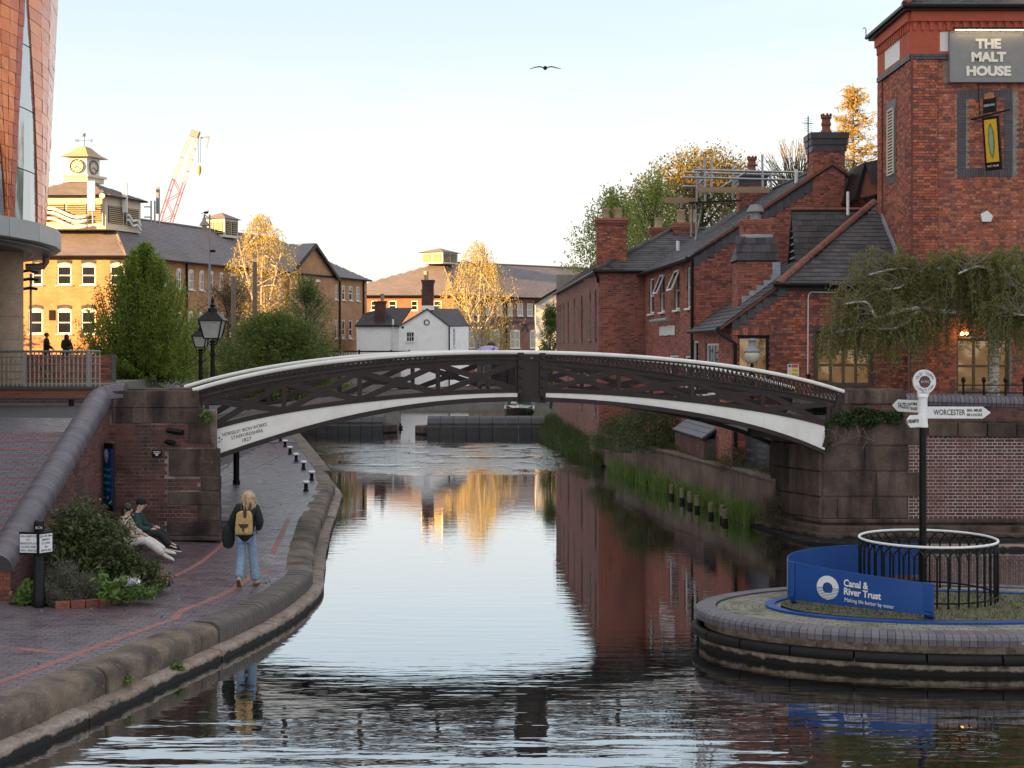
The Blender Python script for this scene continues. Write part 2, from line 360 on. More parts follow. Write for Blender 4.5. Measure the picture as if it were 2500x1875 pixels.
M_glass = glass('window_glass'); M_glass_far = glass('far_window_glass', (.015,.015,.02), .05)
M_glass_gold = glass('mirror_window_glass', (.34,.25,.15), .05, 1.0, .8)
M_bark = mat('bark', [(.045,.035,.028),(.09,.07,.055)], .95, 9, bump=.5)
M_bark_birch = mat('birch_bark', [(.30,.26,.22),(.52,.47,.42),(.14,.11,.09),(.55,.50,.46)], .85, 7, bump=.3, stretch=(1,1,2.5))
M_soil = mat('soil', [(.03,.022,.016),(.06,.045,.032)], .95, 8, bump=.6)
M_steel = mat('galvanised_steel', [(.30,.30,.31),(.42,.42,.43)], .45, 8, metal=.7, bump=.05)
M_grey = mat('grey_metal', [(.20,.205,.215),(.27,.275,.285)], .5, 6)
M_cream = mat('cream_panel', [(.62,.55,.42),(.70,.62,.50)], .7, 3, bump=.1)
M_skin = mat('skin', [(.52,.32,.23),(.60,.38,.28)], .55, 12)
# ================================================================== SETTING: ground, water, towpath
def frame_sheet(name, x0, x1, y0, y1, z, m, big=1800):
    b = MB()
    for q in (((-big,-big),(x0,-big),(x0,big),(-big,big)), ((x1,-big),(big,-big),(big,big),(x1,big)), ((x0,-big),(x1,-big),(x1,y0),(x0,y0)), ((x0,y1),(x1,y1),(x1,big),(x0,big))):
        b.poly([(x, y, z) for x, y in q])
    return tag(b.build(name, m), kind='structure')
M_ground = mat('ground', [(.07,.065,.055),(.12,.11,.09),(.09,.10,.06)], .95, .8, bump=.3)
frame_sheet('ground', -13.5, 26, -40, 121, .55, M_ground)
MB().poly([(-30,-60,-1.5),(40,-60,-1.5),(40,130,-1.5),(-30,130,-1.5)]).build('canal_bed', M_soil)['kind'] = 'structure'
m, nt, b = nt_new('canal_water'); MATS['canal_water'] = m
b.inputs['Base Color'].default_value = (.010,.009,.007,1); b.inputs['Roughness'].default_value = .02; b.inputs['IOR'].default_value = 2.6; b.inputs['Specular IOR Level'].default_value = .5
pos = N_(nt, 'ShaderNodeNewGeometry').outputs['Position']; sx = N_(nt, 'ShaderNodeSeparateXYZ'); nt.links.new(pos, sx.inputs[0])
wob = math_(nt, 'MULTIPLY', math_(nt, 'SUBTRACT', noise_(nt, .35, 3), .5), 5.0); yy = math_(nt, 'ADD', sx.outputs['Y'], wob)
near = step_(nt, yy, 21.5, 16.0); near = math_(nt, 'POWER', near, 1.6); mid = step_(nt, yy, 22, 40, 1, .45)
pA = step_(nt, yy, 52, 56); pB = step_(nt, yy, 72, 66); patch = math_(nt, 'MULTIPLY', math_(nt, 'MULTIPLY', pA, pB), step_(nt, noise_(nt, .5, 3), .38, .5))
big = math_(nt, 'MULTIPLY', math_(nt, 'MULTIPLY', noise_(nt, 1.25, 3, (.55, 1.9, 1), rough=.35), near), .42)
small = math_(nt, 'MULTIPLY', math_(nt, 'MULTIPLY', noise_(nt, 2.6, 3, (.3, 1.6, 1)), mid), .085)
chop = math_(nt, 'MULTIPLY', math_(nt, 'MULTIPLY', noise_(nt, 6, 2, (.8, 1, 1)), patch), .75)
hgt = math_(nt, 'ADD', math_(nt, 'ADD', big, small), chop)
bp = N_(nt, 'ShaderNodeBump'); bp.inputs['Strength'].default_value = 1; bp.inputs['Distance'].default_value = .045
nt.links.new(hgt, bp.inputs['Height']); nt.links.new(bp.outputs[0], b.inputs['Normal'])
fre = N_(nt, 'ShaderNodeFresnel'); fre.inputs[0].default_value = 1.33; nt.links.new(bp.outputs[0], fre.inputs[1])
gl_b = N_(nt, 'ShaderNodeBsdfGlossy'); gl_b.inputs['Color'].default_value = (.95,.96,.97,1); gl_b.inputs['Roughness'].default_value = .02; nt.links.new(bp.outputs[0], gl_b.inputs['Normal'])
b.inputs['Specular IOR Level'].default_value = 0
mxw = N_(nt, 'ShaderNodeMixShader'); nt.links.new(math_(nt, 'POWER', fre.outputs[0], .3), mxw.inputs[0]); nt.links.new(b.outputs[0], mxw.inputs[1]); nt.links.new(gl_b.outputs[0], mxw.inputs[2]); nt.links.new(mxw.outputs[0], nt.nodes['Material Output'].inputs[0])
MB().poly([(-28,-58,0),(38,-58,0),(38,124,0),(-28,124,0)]).build('canal_water', m)['kind'] = 'structure'
# ---- towpath edge at the waterline
EDGE = [(-7.2,11),(-6.4,13.6),(-5.77,15.9),(-5.21,17.9),(-4.77,19.7),(-4.20,21.9),(-3.80,23.8),(-3.64,25.4),(-3.62,27.0),(-3.86,29.0),(-4.46,34.5),(-5.14,42.3),(-5.54,45.3),(-7.84,56.6),(-10.7,70.4),(-12.4,76)]
def catmull(pts, n=12):
    o = []
    for i in range(len(pts)-1):
        p0 = Vector(pts[max(i-1,0)]); p1 = Vector(pts[i]); p2 = Vector(pts[i+1]); p3 = Vector(pts[min(i+2, len(pts)-1)])
        for k in range(n):
            t = k/n; o.append(.5*((2*p1) + (p2-p0)*t + (2*p0-5*p1+4*p2-p3)*t*t + (3*p1-p0-3*p2+p3)*t**3))
    o.append(Vector(pts[-1])); return o
class Curve2:
    def __init__(s, pts):
        s.p = [Vector(p) for p in pts]; s.s = [0]
        for i in range(1, len(s.p)): s.s.append(s.s[-1] + (s.p[i]-s.p[i-1]).length)
        s.L = s.s[-1]
    def at(s, d):
        d = min(max(d, 0), s.L); i = int(np.searchsorted(s.s, d))
        i = min(max(i, 1), len(s.p)-1); t = (d - s.s[i-1])/max(1e-9, s.s[i]-s.s[i-1]); p = s.p[i-1].lerp(s.p[i], t)
        a = s.p[max(i-2,0)]; c = s.p[min(i+1, len(s.p)-1)]; tg = (c - a).normalized()
        return p, tg, Vector((-tg.y, tg.x) if len(tg) == 2 else (-tg.y, tg.x, 0)).normalized()
    def sy(s, y):
        for i in range(1, len(s.p)):
            if s.p[i].y >= y: return s.s[i]
        return s.L
EC = Curve2(catmull(EDGE))
PZ = .63
def pz(x): return max(.40, min(.66, PZ - .045*(x+8)))      # the paving falls gently towards the water
def GP(px, py):
    z = PZ
    for _ in range(6): g = G(px, py, z); z = pz(g.x)
    g.z = z; return g
def inland(x, y, o):                       # is the plan point further inland than o from the waterline
    d = EC.sy(y); p, t, n = EC.at(d)
    return (Vector((x, y)) - p).dot(n) > o
tp_pts = []
for k in range(0, 121):
    p, t, n = EC.at(EC.L*k/120); q = p + n*.55; tp_pts.append((q.x, q.y, pz(q.x)-.03))
M_joint = mat('paving_joint', [(.05,.042,.042),(.085,.075,.075)], .9, 6, bump=.3)
M_farpave = uvbrick('far_brick_paving', (.10,.095,.115), (.14,.13,.15), (.055,.05,.055), .21, .105, .01, .6, .3)
tow = MB()
for k in range(120):
    a = tp_pts[k]; c = tp_pts[k+1]; m1 = min(a[0]-.1, -8.66); m2 = min(c[0]-.1, -8.66); tow.poly([a, c, (m2, c[1], pz(m2)-.03), (m1, a[1], pz(m1)-.03)][::-1]); tow.poly([(m1, a[1], pz(m1)-.03), (m2, c[1], pz(m2)-.03), (-14, c[1], .63), (-14, a[1], .63)][::-1])
towpath = tag(tow.build('towpath', M_joint), kind='structure')
M_paver = mat('blue_paver', [(.045,.037,.048),(.072,.06,.075),(.095,.07,.082),(.10,.062,.066),(.075,.066,.082)], .36, 1.4, rnd=.55, bump=.12, spec=.7, rvar=.14, stains=[((.15,.075,.07), .45, .5, .7, .5, None), ((.55,.53,.52), 26, .735, .75, .8, None), ((.02,.018,.02), 1.3, .6, .75, .5, None)])
M_paver_red = mat('red_paver', [(.16,.062,.055),(.24,.095,.085),(.20,.078,.07)], .6, 3, rnd=.6, bump=.2)
def on_path(u, v):
    x = u - 12.5; y = v + 12
    if not inland(x, y, .56): return False
    if 22.7 < y < 33.6 and x < -8.05: return False
    if y > 29.9 and x < -6.15 and y < 33.6: return False
    if y > 33.6 and x < -8.9 - (y-33)*.06: return False
    return True
pieces(towpath, (-12.5, 12, PZ+.045*4.5-.014), (1,0,-.045), (0,1,0), 10.5, 48, M_paver, 'paver', 'paver_courses', .21, .105, .008, .014, inside=lambda u, v: u - 12.5 > -8.66 and on_path(u, v), jit=.002)
pieces(towpath, (-12.5, 12, .646), (1,0,0), (0,1,0), 3.84, 48, M_paver, 'paver', 'paver_courses', .21, .105, .008, .014, inside=on_path, nind=0, jit=.002)
b = MB()
for k in range(60, 120):
    a = tp_pts[k]; c = tp_pts[k+1]
    if a[1] < 60: continue
    b.poly([(a[0],a[1],pz(a[0])), (c[0],c[1],pz(c[0])), (-10-(c[1]-48)*.12, c[1], .665), (-10-(a[1]-48)*.12, a[1], .665)][::-1])
b.build('far_paving', M_farpave, towpath, uv=True)
# kerb: plinth stones at the water, kerb stones and bull-nosed bricks above
def swept(mb, d0, d1, prof, n=3, jz=0, jo=0):
    rings = []
    for k in range(n+1):
        p, t, nn = EC.at(d0 + (d1-d0)*k/n)
        rings.append([(p.x + nn.x*(o+jo), p.y + nn.y*(o+jo), z+jz + (pz(p.x+nn.x*.6)-PZ)*min(1, max(0, (z-.2)/.4))) for (o, z) in prof])
    m_ = len(prof); vs = [v for r in rings for v in r]; fs = []
    for i in range(n):
        for j in range(m_): fs.append((i*m_+j, (i+1)*m_+j, (i+1)*m_+(j+1) % m_, i*m_+(j+1) % m_))
    fs += [tuple(range(m_)), tuple(range(n*m_, (n+1)*m_))[::-1]]
    mb.add(vs, fs)
s0 = EC.sy(12); s1 = EC.sy(21.4); s2 = EC.sy(26.9); s3 = EC.sy(47); s4 = EC.L
plin = [(0,-.5),(0,.13),(.03,.16),(.26,.19),(.26,-.5)]
d = s0
while d < s4:
    L = random.uniform(1.5, 2.3); b = MB(); swept(b, d+.008, min(d+L, s4)-.008, plin, 4, random.uniform(-.012,.012), random.uniform(-.012,.012))
    b.build('plinth_stone', M_kerb_pale, towpath, bevel=.012); d += L
stone = [(.22,.12),(.21,.42),(.23,.53),(.28,.60),(.36,.635),(.5,.645),(.68,.645),(.72,.635),(.72,.12)]
d = s0
while d < s1 - .3:
    L = min(random.uniform(1.0, 1.6), s1-d); b = MB(); swept(b, d+.005, d+L-.005, stone, 5, random.uniform(-.018,.008), random.uniform(-.025,.015))
    b.build('kerb_stone', M_kerb, towpath, smooth='auto', bevel=.02); d += L
bull = [(.20,.12),(.19,.48),(.21,.56),(.26,.615),(.33,.64),(.64,.64),(.64,.12)]
d = s1
M_bull = mat('bullnose_kerb_brick', [(.05,.038,.035),(.09,.068,.06),(.07,.055,.05)], .6, 5, rnd=.6, bump=.3, stains=[((.05,.05,.03), 2, .5, .7, .5, None)])
while d < s2 - .05:
    b = MB(); swept(b, d+.004, d+.098, bull, 1, random.uniform(-.005,.005)); b.build('kerb_brick', M_bull, towpath, smooth='auto'); d += .102
d = s2
while d < s3 - .3:
    L = min(random.uniform(.8, 1.2), s3-d); b = MB(); swept(b, d+.008, d+L-.008, [(o*1.05, z) for o, z in stone], 4, random.uniform(-.015,.01), random.uniform(-.02,.02))
    b.build('kerb_stone', M_kerb, towpath, smooth='auto', bevel=.015); d += L
while d < s4 - .3:
    L = min(random.uniform(1.2, 1.8), s4-d); b = MB(); swept(b, d+.01, d+L-.01, [(.1,.1),(.1,.60),(.14,.64),(.62,.64),(.62,.1)], 3)
    b.build('kerb_stone', M_kerb, towpath); d += L
# red brick lines let into the paving
def red_line(pts, w=.105, z=PZ+.004, ln=.21):
    c = Curve2(catmull(pts, 10)); d = 0
    while d < c.L - .1:
        p, t, n = c.at(d + ln/2)
        tz = Vector((t.x,t.y,-.045*t.x)).normalized(); nz = Vector((n.x,n.y,-.045*n.x)).normalized(); MB().obox((p.x, p.y, pz(p.x)+z-PZ-.02), tz, nz, tz.cross(nz), ln-.008, w, .04).build('red_paver', M_paver_red, towpath); d += ln
def edge_off(d, o):
    p, t, n = EC.at(d); q = p + n*o; return (q.x, q.y)
red_line([edge_off(s0 + (s1-s0)*k/8, 1.0) for k in range(9)], .12)
red_line([edge_off(s1 + (s2-s1)*k/8, 1.18 if 0 < k < 8 else .95) for k in range(9)], .12)
red_line([(GP(x, y).x, GP(x, y).y) for x, y in ((-20,1577),(110,1590),(228,1604))], .14, PZ+.0015)
red_line([(GP(x, y).x, GP(x, y).y) for x, y in ((385,1425),(470,1385),(520,1350),(548,1322))], .1)
red_line([(GP(x, y).x, GP(x, y).y) for x, y in ((664,1353),(682,1315),(705,1266))], .12)
# mooring bollards with white caps along the far kerb
def bollard(loc, label):
    t = thing('mooring_bollard', loc, label, 'bollard', 'white capped mooring bollards along the towpath kerb'); x, y, z = loc
    MB().lathe(loc, [(.085,0),(.085,.02),(.06,.05),(.055,.20),(.075,.23)], 14).build('post', M_black_iron, t, smooth='auto')
    MB().lathe((x,y,z+.232), [(.10,0),(.115,.015),(.115,.045),(.09,.07),(.02,.078)], 14).build('cap', M_white, t, smooth='auto'); return t
BP = [(747,1199,'nearest white capped mooring bollard, set back from the kerb corner'),(761,1173,'second nearest white capped mooring bollard, beside the pale kerb line'),(741,1147,'third white capped mooring bollard from the kerb corner'),
      (723,1127,'fourth white capped mooring bollard from the kerb corner'),(708,1109,'fifth white capped mooring bollard from the kerb corner'),(696,1092,'sixth white capped mooring bollard from the kerb corner'),(685,1078,'farthest white capped mooring bollard, under the bridge arch')]
bl0 = None
for (x, y, lb) in BP:
    g = GP(x, y)
    if bl0 is None: bl0 = bollard(g, lb)
    else: tag(copy_tree(bl0, g), lb)
# ================================================================== LEFT WING WALL, ABUTMENT, RAMP
def px_poly(mb, pts, Y, depth, proud=0):
    a = [P(x, y, Y) for x, y in pts]; a = [Vector((p.x, Y - proud, p.z)) for p in a]
    mb.prism(a, (0, depth, 0)); return mb
YL = 30.2
wl0 = Vector((-8.10, 22.8, 0)); wl1 = Vector((-8.62, YL, 0)); wu = (wl1 - wl0).normalized(); wn_ = Vector((wu.y, -wu.x, 0))
def wtop(s): return 1.15 + 2.42*(s/ (wl1-wl0).length)
LW = (wl1-wl0).length
lw = thing('wing_wall', (-8.3, 26, PZ), 'sloping brick ramp wall capped with rounded blue bricks behind the planted bed', 'wall')
b = MB(); th = .46
pts = [wl0 + Vector((0,0,.2)), wl1 + Vector((0,0,.2)), wl1 + Vector((0,0,wtop(LW))), wl0 + Vector((0,0,wtop(0)))]
b.prism(pts, -wn_*th); b.build('wall_core', M_mortar_old, lw)
pieces(lw, wl0 + Vector((0,0,.55)), wu, (0,0,1), LW, 3.3, M_brick_old, bl=.235, bh=.083, bond='flemish', inside=lambda u, v: .55 + v < wtop(u) - .03, nind=160)
e0 = wl0 - wn_*th
pieces(lw, (e0.x, e0.y, .55), (wl0-e0), (0,0,1), th, .62, M_brick_pier, bl=.23, bh=.078, bond='flemish', nind=40)
cop = [wl0 - wn_*.23 + Vector((0,0,wtop(0)+.0)) - wu*.06]
for k in range(1, 10): cop.append(wl0 + wu*(LW*k/10) - wn_*.23 + Vector((0,0,wtop(LW*k/10))))
e = wl1 - wn_*.23; cop += [Vector((e.x+.02, e.y+.05, wtop(LW)+.02)), Vector((e.x+.22, e.y+.22, wtop(LW)+.10)), Vector((e.x+.55, e.y+.25, wtop(LW)+.13))]
cc = Curve2(catmull(cop, 10)); d = 0; M_cop = mat('blue_coping_brick', [(.045,.037,.045),(.072,.06,.072),(.10,.083,.095)], .5, 5, rnd=.6, bump=.15, rvar=.12)
while d < cc.L - .05:
    p, t, n = cc.at(d + .04); t = t.normalized(); side = t.cross(Vector((0,0,1))).normalized(); up = side.cross(t).normalized()
    ar = [p + side*(.27*math.cos(a)) + up*(.25*math.sin(a)) - t*.036 for a in [math.pi*k/9 for k in range(10)]]
    ar += [p - side*.27 - up*.06 - t*.036, p + side*.27 - up*.06 - t*.036]
    MB().prism(ar, t*.072).build('coping_brick', M_cop, lw, smooth='auto'); d += .079
# --- bridge abutment on the towpath side
ab = thing('bridge_abutment', (-7.4, YL, PZ), 'soot-dark brick and sandstone bridge abutment on the towpath side', 'abutment')
outline = [(262,1320),(262,968),(300,957),(478,957),(532,1100),(538,1140),(540,1320)]
b = MB(); b.prism([P(x, y, YL) for x, y in outline], (-.85,3.2,0)); b.build('abutment_core', M_stone, ab)
b = MB(); px_poly(b, [(263,1319),(263,1000),(528,1000),(528,1319)], YL, .1, .006); b.build('mortar_bed', M_mortar_old, ab)
oxy = P(262, 1320, YL); sc1 = F/YL
def in_ab(u, v):
    x = 262 + u*sc1; y = 1320 - v*sc1
    if y < 998 + 40: return x < 275 and y > 1000
    for (a, b_, c, d_) in blocks:
        if a-2 < x < b_+2 and c-2 < y < d_+2: return False
    return x < 530
Z1 = lambda x, y: (x/2.675, y/2.675 + 880)
blk = [(275*2.675,1290,196,310),(730,865,310,412),(865,1110,310,412),(1110,1330,310,412),(1230,1390,412,545),(1100,1430,575,757),(1310,1436,757,852),(1100,1434,855,946),(1290,1436,946,1046),(1090,1440,1046,1146),(1100,1442,1146,1178)]
blocks = [(a/2.675, b_/2.675, c/2.675+880, d_/2.675+880) for a, b_, c, d_ in blk]
pieces(ab, (oxy.x, YL, oxy.z), (1,0,0), (0,0,1), 2.42, 2.85, M_brick_old, bl=.235, bh=.083, bond='flemish', inside=in_ab, nind=300)
def right_edge(y):
    for (x0, y0), (x1, y1) in zip(outline[3:-1], outline[4:]):
        if y0 <= y <= y1: return x0 + (x1-x0)*(y-y0)/(y1-y0)
    return 478 if y < 957 else 540
for (a, b_, c, d_) in blocks:
    g = .8; q = [(a+g, d_-g), (a+g, c+g), (min(b_-g, right_edge(c+g)+3), c+g), (min(b_-g, right_edge(d_-g)+3), d_-g)]
    mb = MB(); px_poly(mb, q, YL, .25, .03 + random.uniform(-.008,.008)); mb.build('stone_block', M_stone, ab, bevel=.015)
# parapet block behind (dark rounded end) and coping slab
mb = MB(); px_poly(mb, [(205,1025),(205,975),(214,956),(240,950),(470,947),(478,957),(300,960),(262,975),(262,1025)], YL+.35, .45); mb.build('parapet_slab', M_stone, ab, bevel=.02)
# far wing of the abutment under the deck, seen from other places

# small fittings on the abutment
mb = MB(); mb.obox(P(383,1107,YL-.05), (1,0,0),(0,0,1),(0,1,0), .20, .14, .03); pl = mb.build('wall_plaque', M_black_iron, ab)
for (dx, dz, w, h) in ((0,.035,.16,.012),(0,.005,.13,.012),(.0,-.03,.06,.03)):
    MB().obox(P(383,1107,YL-.069) + Vector((dx,0,dz)), (1,0,0),(0,0,1),(0,1,0), w, h, .006).build('plaque_mark', M_white, pl)
for (x, y, l) in ((418,1053,.36),(415,1080,.2)):
    mb = MB(); a = P(x-10, y-2, YL-.12); mb.tube([a, a+Vector((l,-.12,-.04))], [.05,.06], 10); mb.bar(a+Vector((.05,0,0)), a+Vector((.05,.14,.03)), .03)
    mb.build('floodlight', M_black_iron, ab, smooth='auto')
# --- ramp and approach
def rz(y): return .66 + (y-22.8)*.318 if y < 29.9 else min(3.02, 2.92 + (y-29.9)*.02)
rp = MB(); ys = [10, 21.5, 22.8, 26, 29.9, 31, 42.3]
zz = [PZ-.03, PZ-.03, .63, rz(26)-.03, rz(29.9)-.03, rz(31)-.03, rz(42)-.03]
for i in range(1, 6):
    xr = lambda y: (-8.5 - (y-22.8)*.07) if y < YL else -6.9
    rp.poly([(-26, ys[i], zz[i]), (xr(ys[i]), ys[i], zz[i]), (xr(ys[i+1]-.01), ys[i+1], zz[i+1]), (-26, ys[i+1], zz[i+1])])
ramp_o = tag(rp.build('ramp', M_joint), kind='structure')
rs = Vector((0, 7.1, 7.1*.318)); Lr = rs.length
M_paver_ramp = mat('ramp_blue_paver', [(.04,.038,.048),(.075,.07,.085),(.06,.055,.065)], .42, 3, rnd=.6, bump=.1, rvar=.15)
for rowf, m_ in ((lambda r: r % 7 in (2, 5) or r % 11 == 3, mat('ramp_red_paver', [(.13,.055,.05),(.19,.08,.072),(.16,.066,.06)], .6, 3, rnd=.6, bump=.2)), (lambda r: not (r % 7 in (2, 5) or r % 11 == 3), M_paver_ramp)):
    pieces(ramp_o, (-18, 22.8, .65), (1,0,0), rs, 9.6, Lr, m_, 'paver', 'paver_courses', .225, .105, .008, .012, inside=lambda u, v: u - 18 < -8.55 - v*.066, rows=rowf, nind=150, jit=.002)
pieces(ramp_o, (-18, 29.9, 2.91), (1,0,0), (0,1,.01), 9.0, 5.0, M_paver_ramp, 'paver', 'paver_courses', .225, .105, .008, .012, inside=lambda u, v: u - 18 < -9.0, nind=0, jit=.002)
# ================================================================== IRON FOOTBRIDGE
A3 = P(470, 953, 30.45); B3 = P(2062, 958, 35.1)
bA = Vector((A3.x, A3.y)); bB = Vector((B3.x, B3.y)); bd = (bB-bA); bL = bd.length; bu = bd.normalized(); bn = Vector((-bu.y, bu.x))   # bn points away from the camera
def onb(px, py):
    """photo point -> (s, z) on the upright plane of the near girder"""
    k = (px - CX)/F; s = (k*bA.y - bA.x)/(bu.x - k*bu.y); Y = bA.y + bu.y*s; return s, H - (py-CY)/F*Y
def prof(pts):
    a = sorted(onb(x, y) for x, y in pts); xs = [p[0] for p in a]; zs = [p[1] for p in a]
    cf = np.polyfit(xs, zs, 6); return lambda s: float(np.polyval(cf, s))
D = 1.1302
f_rail = prof([(x*D, y*D) for x, y in ((415,838),(500,815),(600,794),(700,778),(800,768),(900,761),(1000,757.5),(1100,756),(1200,757),(1300,761),(1400,768),(1500,777),(1600,790),(1700,808),(1824,842))])
f_fr = prof([(482,972),(624,939),(823,902),(900,898),(1074,881),(1268,876),(1330,877),(1451,889),(1601,907),(1752,931),(1850,945),(1985,968),(2058,985)])
f_wt = prof([(516,1051),(699,1009),(823,989),(900,982),(1049,967),(1268,959),(1324,959),(1481,964.5),(1662,980),(1812,1000),(1950,1024),(2020,1043)])
f_wb = prof([(536,1107),(699,1053),(823,1021.5),(1000,989),(1049,979),(1268,969),(1324,969),(1481,980),(1662,1001),(1812,1030),(1950,1074),(2005,1095.5)])
f_db = lambda s: f_wb(s) - .105
def W3(s, z, off=0.0): p = bA + bu*s + bn*off; return Vector((p.x, p.y, z))
BW = 2.55                                   # deck width between girders
sL = onb(476, 960)[0]; sR = onb(2055, 965)[0]; sC = onb(1295, 900)[0]
br = thing('iron_footbridge', (W3(sC, .0).x, W3(sC, 0).y, 0), 'dark brown cast iron arched footbridge with cream rails and bands over the canal', 'bridge')
def band(mb, f0, f1, a, b_, o0, o1, n=60):
    """solid strip of the girder between two arch lines"""
    vs = []; fs = []
    for k in range(n+1):
        s = a + (b_-a)*k/n; z0 = f0(s); z1 = f1(s)
        vs += [W3(s, z0, o0), W3(s, z0, o1), W3(s, z1, o1), W3(s, z1, o0)]
    for k in range(n):
        for j in range(4): fs.append((k*4+j, (k+1)*4+j, (k+1)*4+(j+1) % 4, k*4+(j+1) % 4))
    fs += [(0,1,2,3), tuple(range(n*4, n*4+4))[::-1]]
    mb.add(vs, fs)
def plate(mb, p, q, w, o0, o1, w2=None):
    """flat iron bar from (s,z) p to q in the girder plane"""
    p = Vector(p); q = Vector(q); t = (q-p).normalized(); n = Vector((-t.y, t.x)); w2 = w2 or w
    c = [p+n*w/2, p-n*w/2, q-n*w2/2, q+n*w2/2]
    mb.prism([W3(a.x, a.y, o0) for a in c], Vector((bn.x, bn.y, 0))*(o1-o0))
cp0 = onb(1270, 900)[0]; cp1 = onb(1323, 900)[0]
PAN_L = [onb(x, 900)[0] for x in (505, 693, 878, 1069, 1262)]; PAN_R = [onb(x, 900)[0] for x in (1331, 1510, 1690, 1862, 2022)]
sLb = onb(528, 1080)[0]; sRb = onb(2012, 1070)[0]
def girder(parent, o, far):
    sg = 1 if not far else -1; g0, g1 = o-.02, o+.02
    mid = lambda f, g, t: (lambda s: f(s)*(1-t) + g(s)*t)
    # rail
    for a, b_ in ((sL-.05, sR+.05),):
        mb = MB(); path = [W3(a + (b_-a)*k/70, f_rail(a+(b_-a)*k/70) - .055, o) for k in range(71)]
        mb.tube(path, .052, 10); mb.build('handrail', M_bridge_white, parent, smooth='auto')
        mb = MB(); band(mb, lambda s: f_rail(s)-.135, lambda s: f_rail(s)-.095, a, b_, g0-.02, g1+.02); mb.build('rail_flange', M_bridge, parent)
    # pierced frieze: lower flange and a lattice of small quatrefoil rings
    mb = MB(); band(mb, lambda s: f_fr(s)-.02, lambda s: f_fr(s)+.02, sL, sR, g0-.03, g1+.03); mb.build('frieze_flange', M_bridge, parent)
    for (a, b_) in ((sL+.03, cp0), (cp1, sR-.03)):
        mb = MB(); n = int((b_-a)/.118); st = (b_-a)/n
        for k in range(n):
            s = a + st*(k+.5); z0 = f_fr(s)+.02; z1 = f_rail(s)-.135; hh = z1-z0
            if hh < .03: continue
            cx_ = [(s-st/2, z0), (s+st/2, z0), (s+st/2, z1), (s-st/2, z1)]
            plate(mb, cx_[0], cx_[2], .015, g0+.006, g1-.006); plate(mb, cx_[1], cx_[3], .015, g0+.006, g1-.006)
            plate(mb, cx_[0], cx_[3], .013, g0+.006, g1-.006)
        mb.build('pierced_frieze', M_bridge, parent)
    # chords
    tc = lambda s: f_fr(s) - .02 - .115; bc = lambda s: f_wt(s) + .10
    mb = MB(); band(mb, tc, lambda s: f_fr(s)-.02, sL, sR, g0, g1); mb.build('top_chord', M_bridge, parent)
    mb = MB(); band(mb, f_wt, bc, sLb-.15, sRb+.05, g0, g1); mb.build('bottom_chord', M_bridge, parent)
    # cream band and dark lower flange
    for (a, b_) in ((sLb, cp0-.02), (cp1+.02, sRb)):
        mb = MB(); band(mb, f_wb, f_wt, a, b_, g0-.012, g1+.012, 40); mb.build('cream_band', M_bridge_white, parent)
        mb = MB(); band(mb, f_wt, lambda s: f_wt(s)+.035, a, b_, g0-.03, g1+.03, 40); mb.build('moulding', M_bridge, parent)
    mb = MB(); band(mb, f_db, f_wb, sLb+.05, sRb, g0-.05, g1+.05, 60); mb.build('lower_flange', M_bridge, parent)
    # truss webs: each panel is a cross of flat bars, uprights between panels
    for pan in (PAN_L, PAN_R):
        for i in range(len(pan)-1):
            a, b_ = pan[i], pan[i+1]; mb = MB(); c = (a+b_)/2
            plate(mb, (a+.05, bc(a)-.02), (b_-.05, tc(b_)+.02), .13, g0+.003, g1-.003)
            plate(mb, (a+.05, tc(a)+.02), (b_-.05, bc(b_)-.02), .13, g0+.004, g1-.004)
            plate(mb, (c, (bc(c)+tc(c))/2 - .12), (c, (bc(c)+tc(c))/2 + .12), .22, g0+.005, g1-.005)
            mb.build('cross_brace', M_bridge, parent, bevel=.006)
        for k, s in enumerate(pan):
            mb = MB(); wdt = .10
            if s in (PAN_L[0], PAN_R[-1]): wdt = .09
            if tc(s) > bc(s): plate(mb, (s, bc(s)-.02), (s, tc(s)+.02), wdt, g0+.001, g1-.001); mb.build('upright', M_bridge, parent)
    # end plates
    for (x0, y0, x1, y1) in ((476,962,530,1112),(2050,965,2010,1092)):
        p = onb(x0, y0); q = onb(x1, y1); mb = MB(); plate(mb, p, q, .12, g0-.02, g1+.02); mb.build('end_plate', M_bridge, parent)
    # centre joint: two flanged posts with bolts either side of a plain panel
    mb = MB(); band(mb, lambda s: f_db(s)-.01, lambda s: f_rail(s)-.10, cp0, cp1, g0-.015, g1+.015, 4); cp = mb.build('centre_panel', M_bridge, parent)
    for s in (cp0+.0, cp1-.0):
        mb = MB(); band(mb, lambda q: f_db(q)-.03, lambda q: f_rail(q)-.06, s-.075, s+.075, g0-.05, g1+.05, 2); ps = mb.build('joint_post', M_bridge, parent, bevel=.012)
        if not far:
            for k in range(5):
                z = f_db(s) + .13 + k*(f_rail(s)-f_db(s)-.30)/4
                mb = MB(); c = W3(s, z, g0-.07); mb.obox(c, (bu.x,bu.y,0), (0,0,1), (bn.x,bn.y,0), .07, .07, .05); mb.build('bolt', M_bridge, ps, bevel=.01)
    if not far:
        c = W3((cp0+cp1)/2, f_rail((cp0+cp1)/2)-.20, g0-.02); mb = MB()
        mb.prism([c + Vector((bu.x,bu.y,0))*a + Vector((0,0,1))*z for a, z in ((-.022,.02),(.022,.02),(.022,-.015),(0,-.032),(-.022,-.015))], Vector((bn.x,bn.y,0))*-.008)
        mb.build('yellow_tag', mat('yellow_tag', [(.75,.55,.02),(.8,.6,.03)], .5), cp)
girder(br, 0.0, False); girder(br, BW, True)
mb = MB(); band(mb, lambda s: f_wt(s)-.10, lambda s: f_wt(s)-.03, sLb-.4, sRb+.4, .05, BW-.05, 50); mb.build('deck', mat('deck_surface', [(.07,.06,.055),(.13,.115,.10)], .8, 5, bump=.3), br)
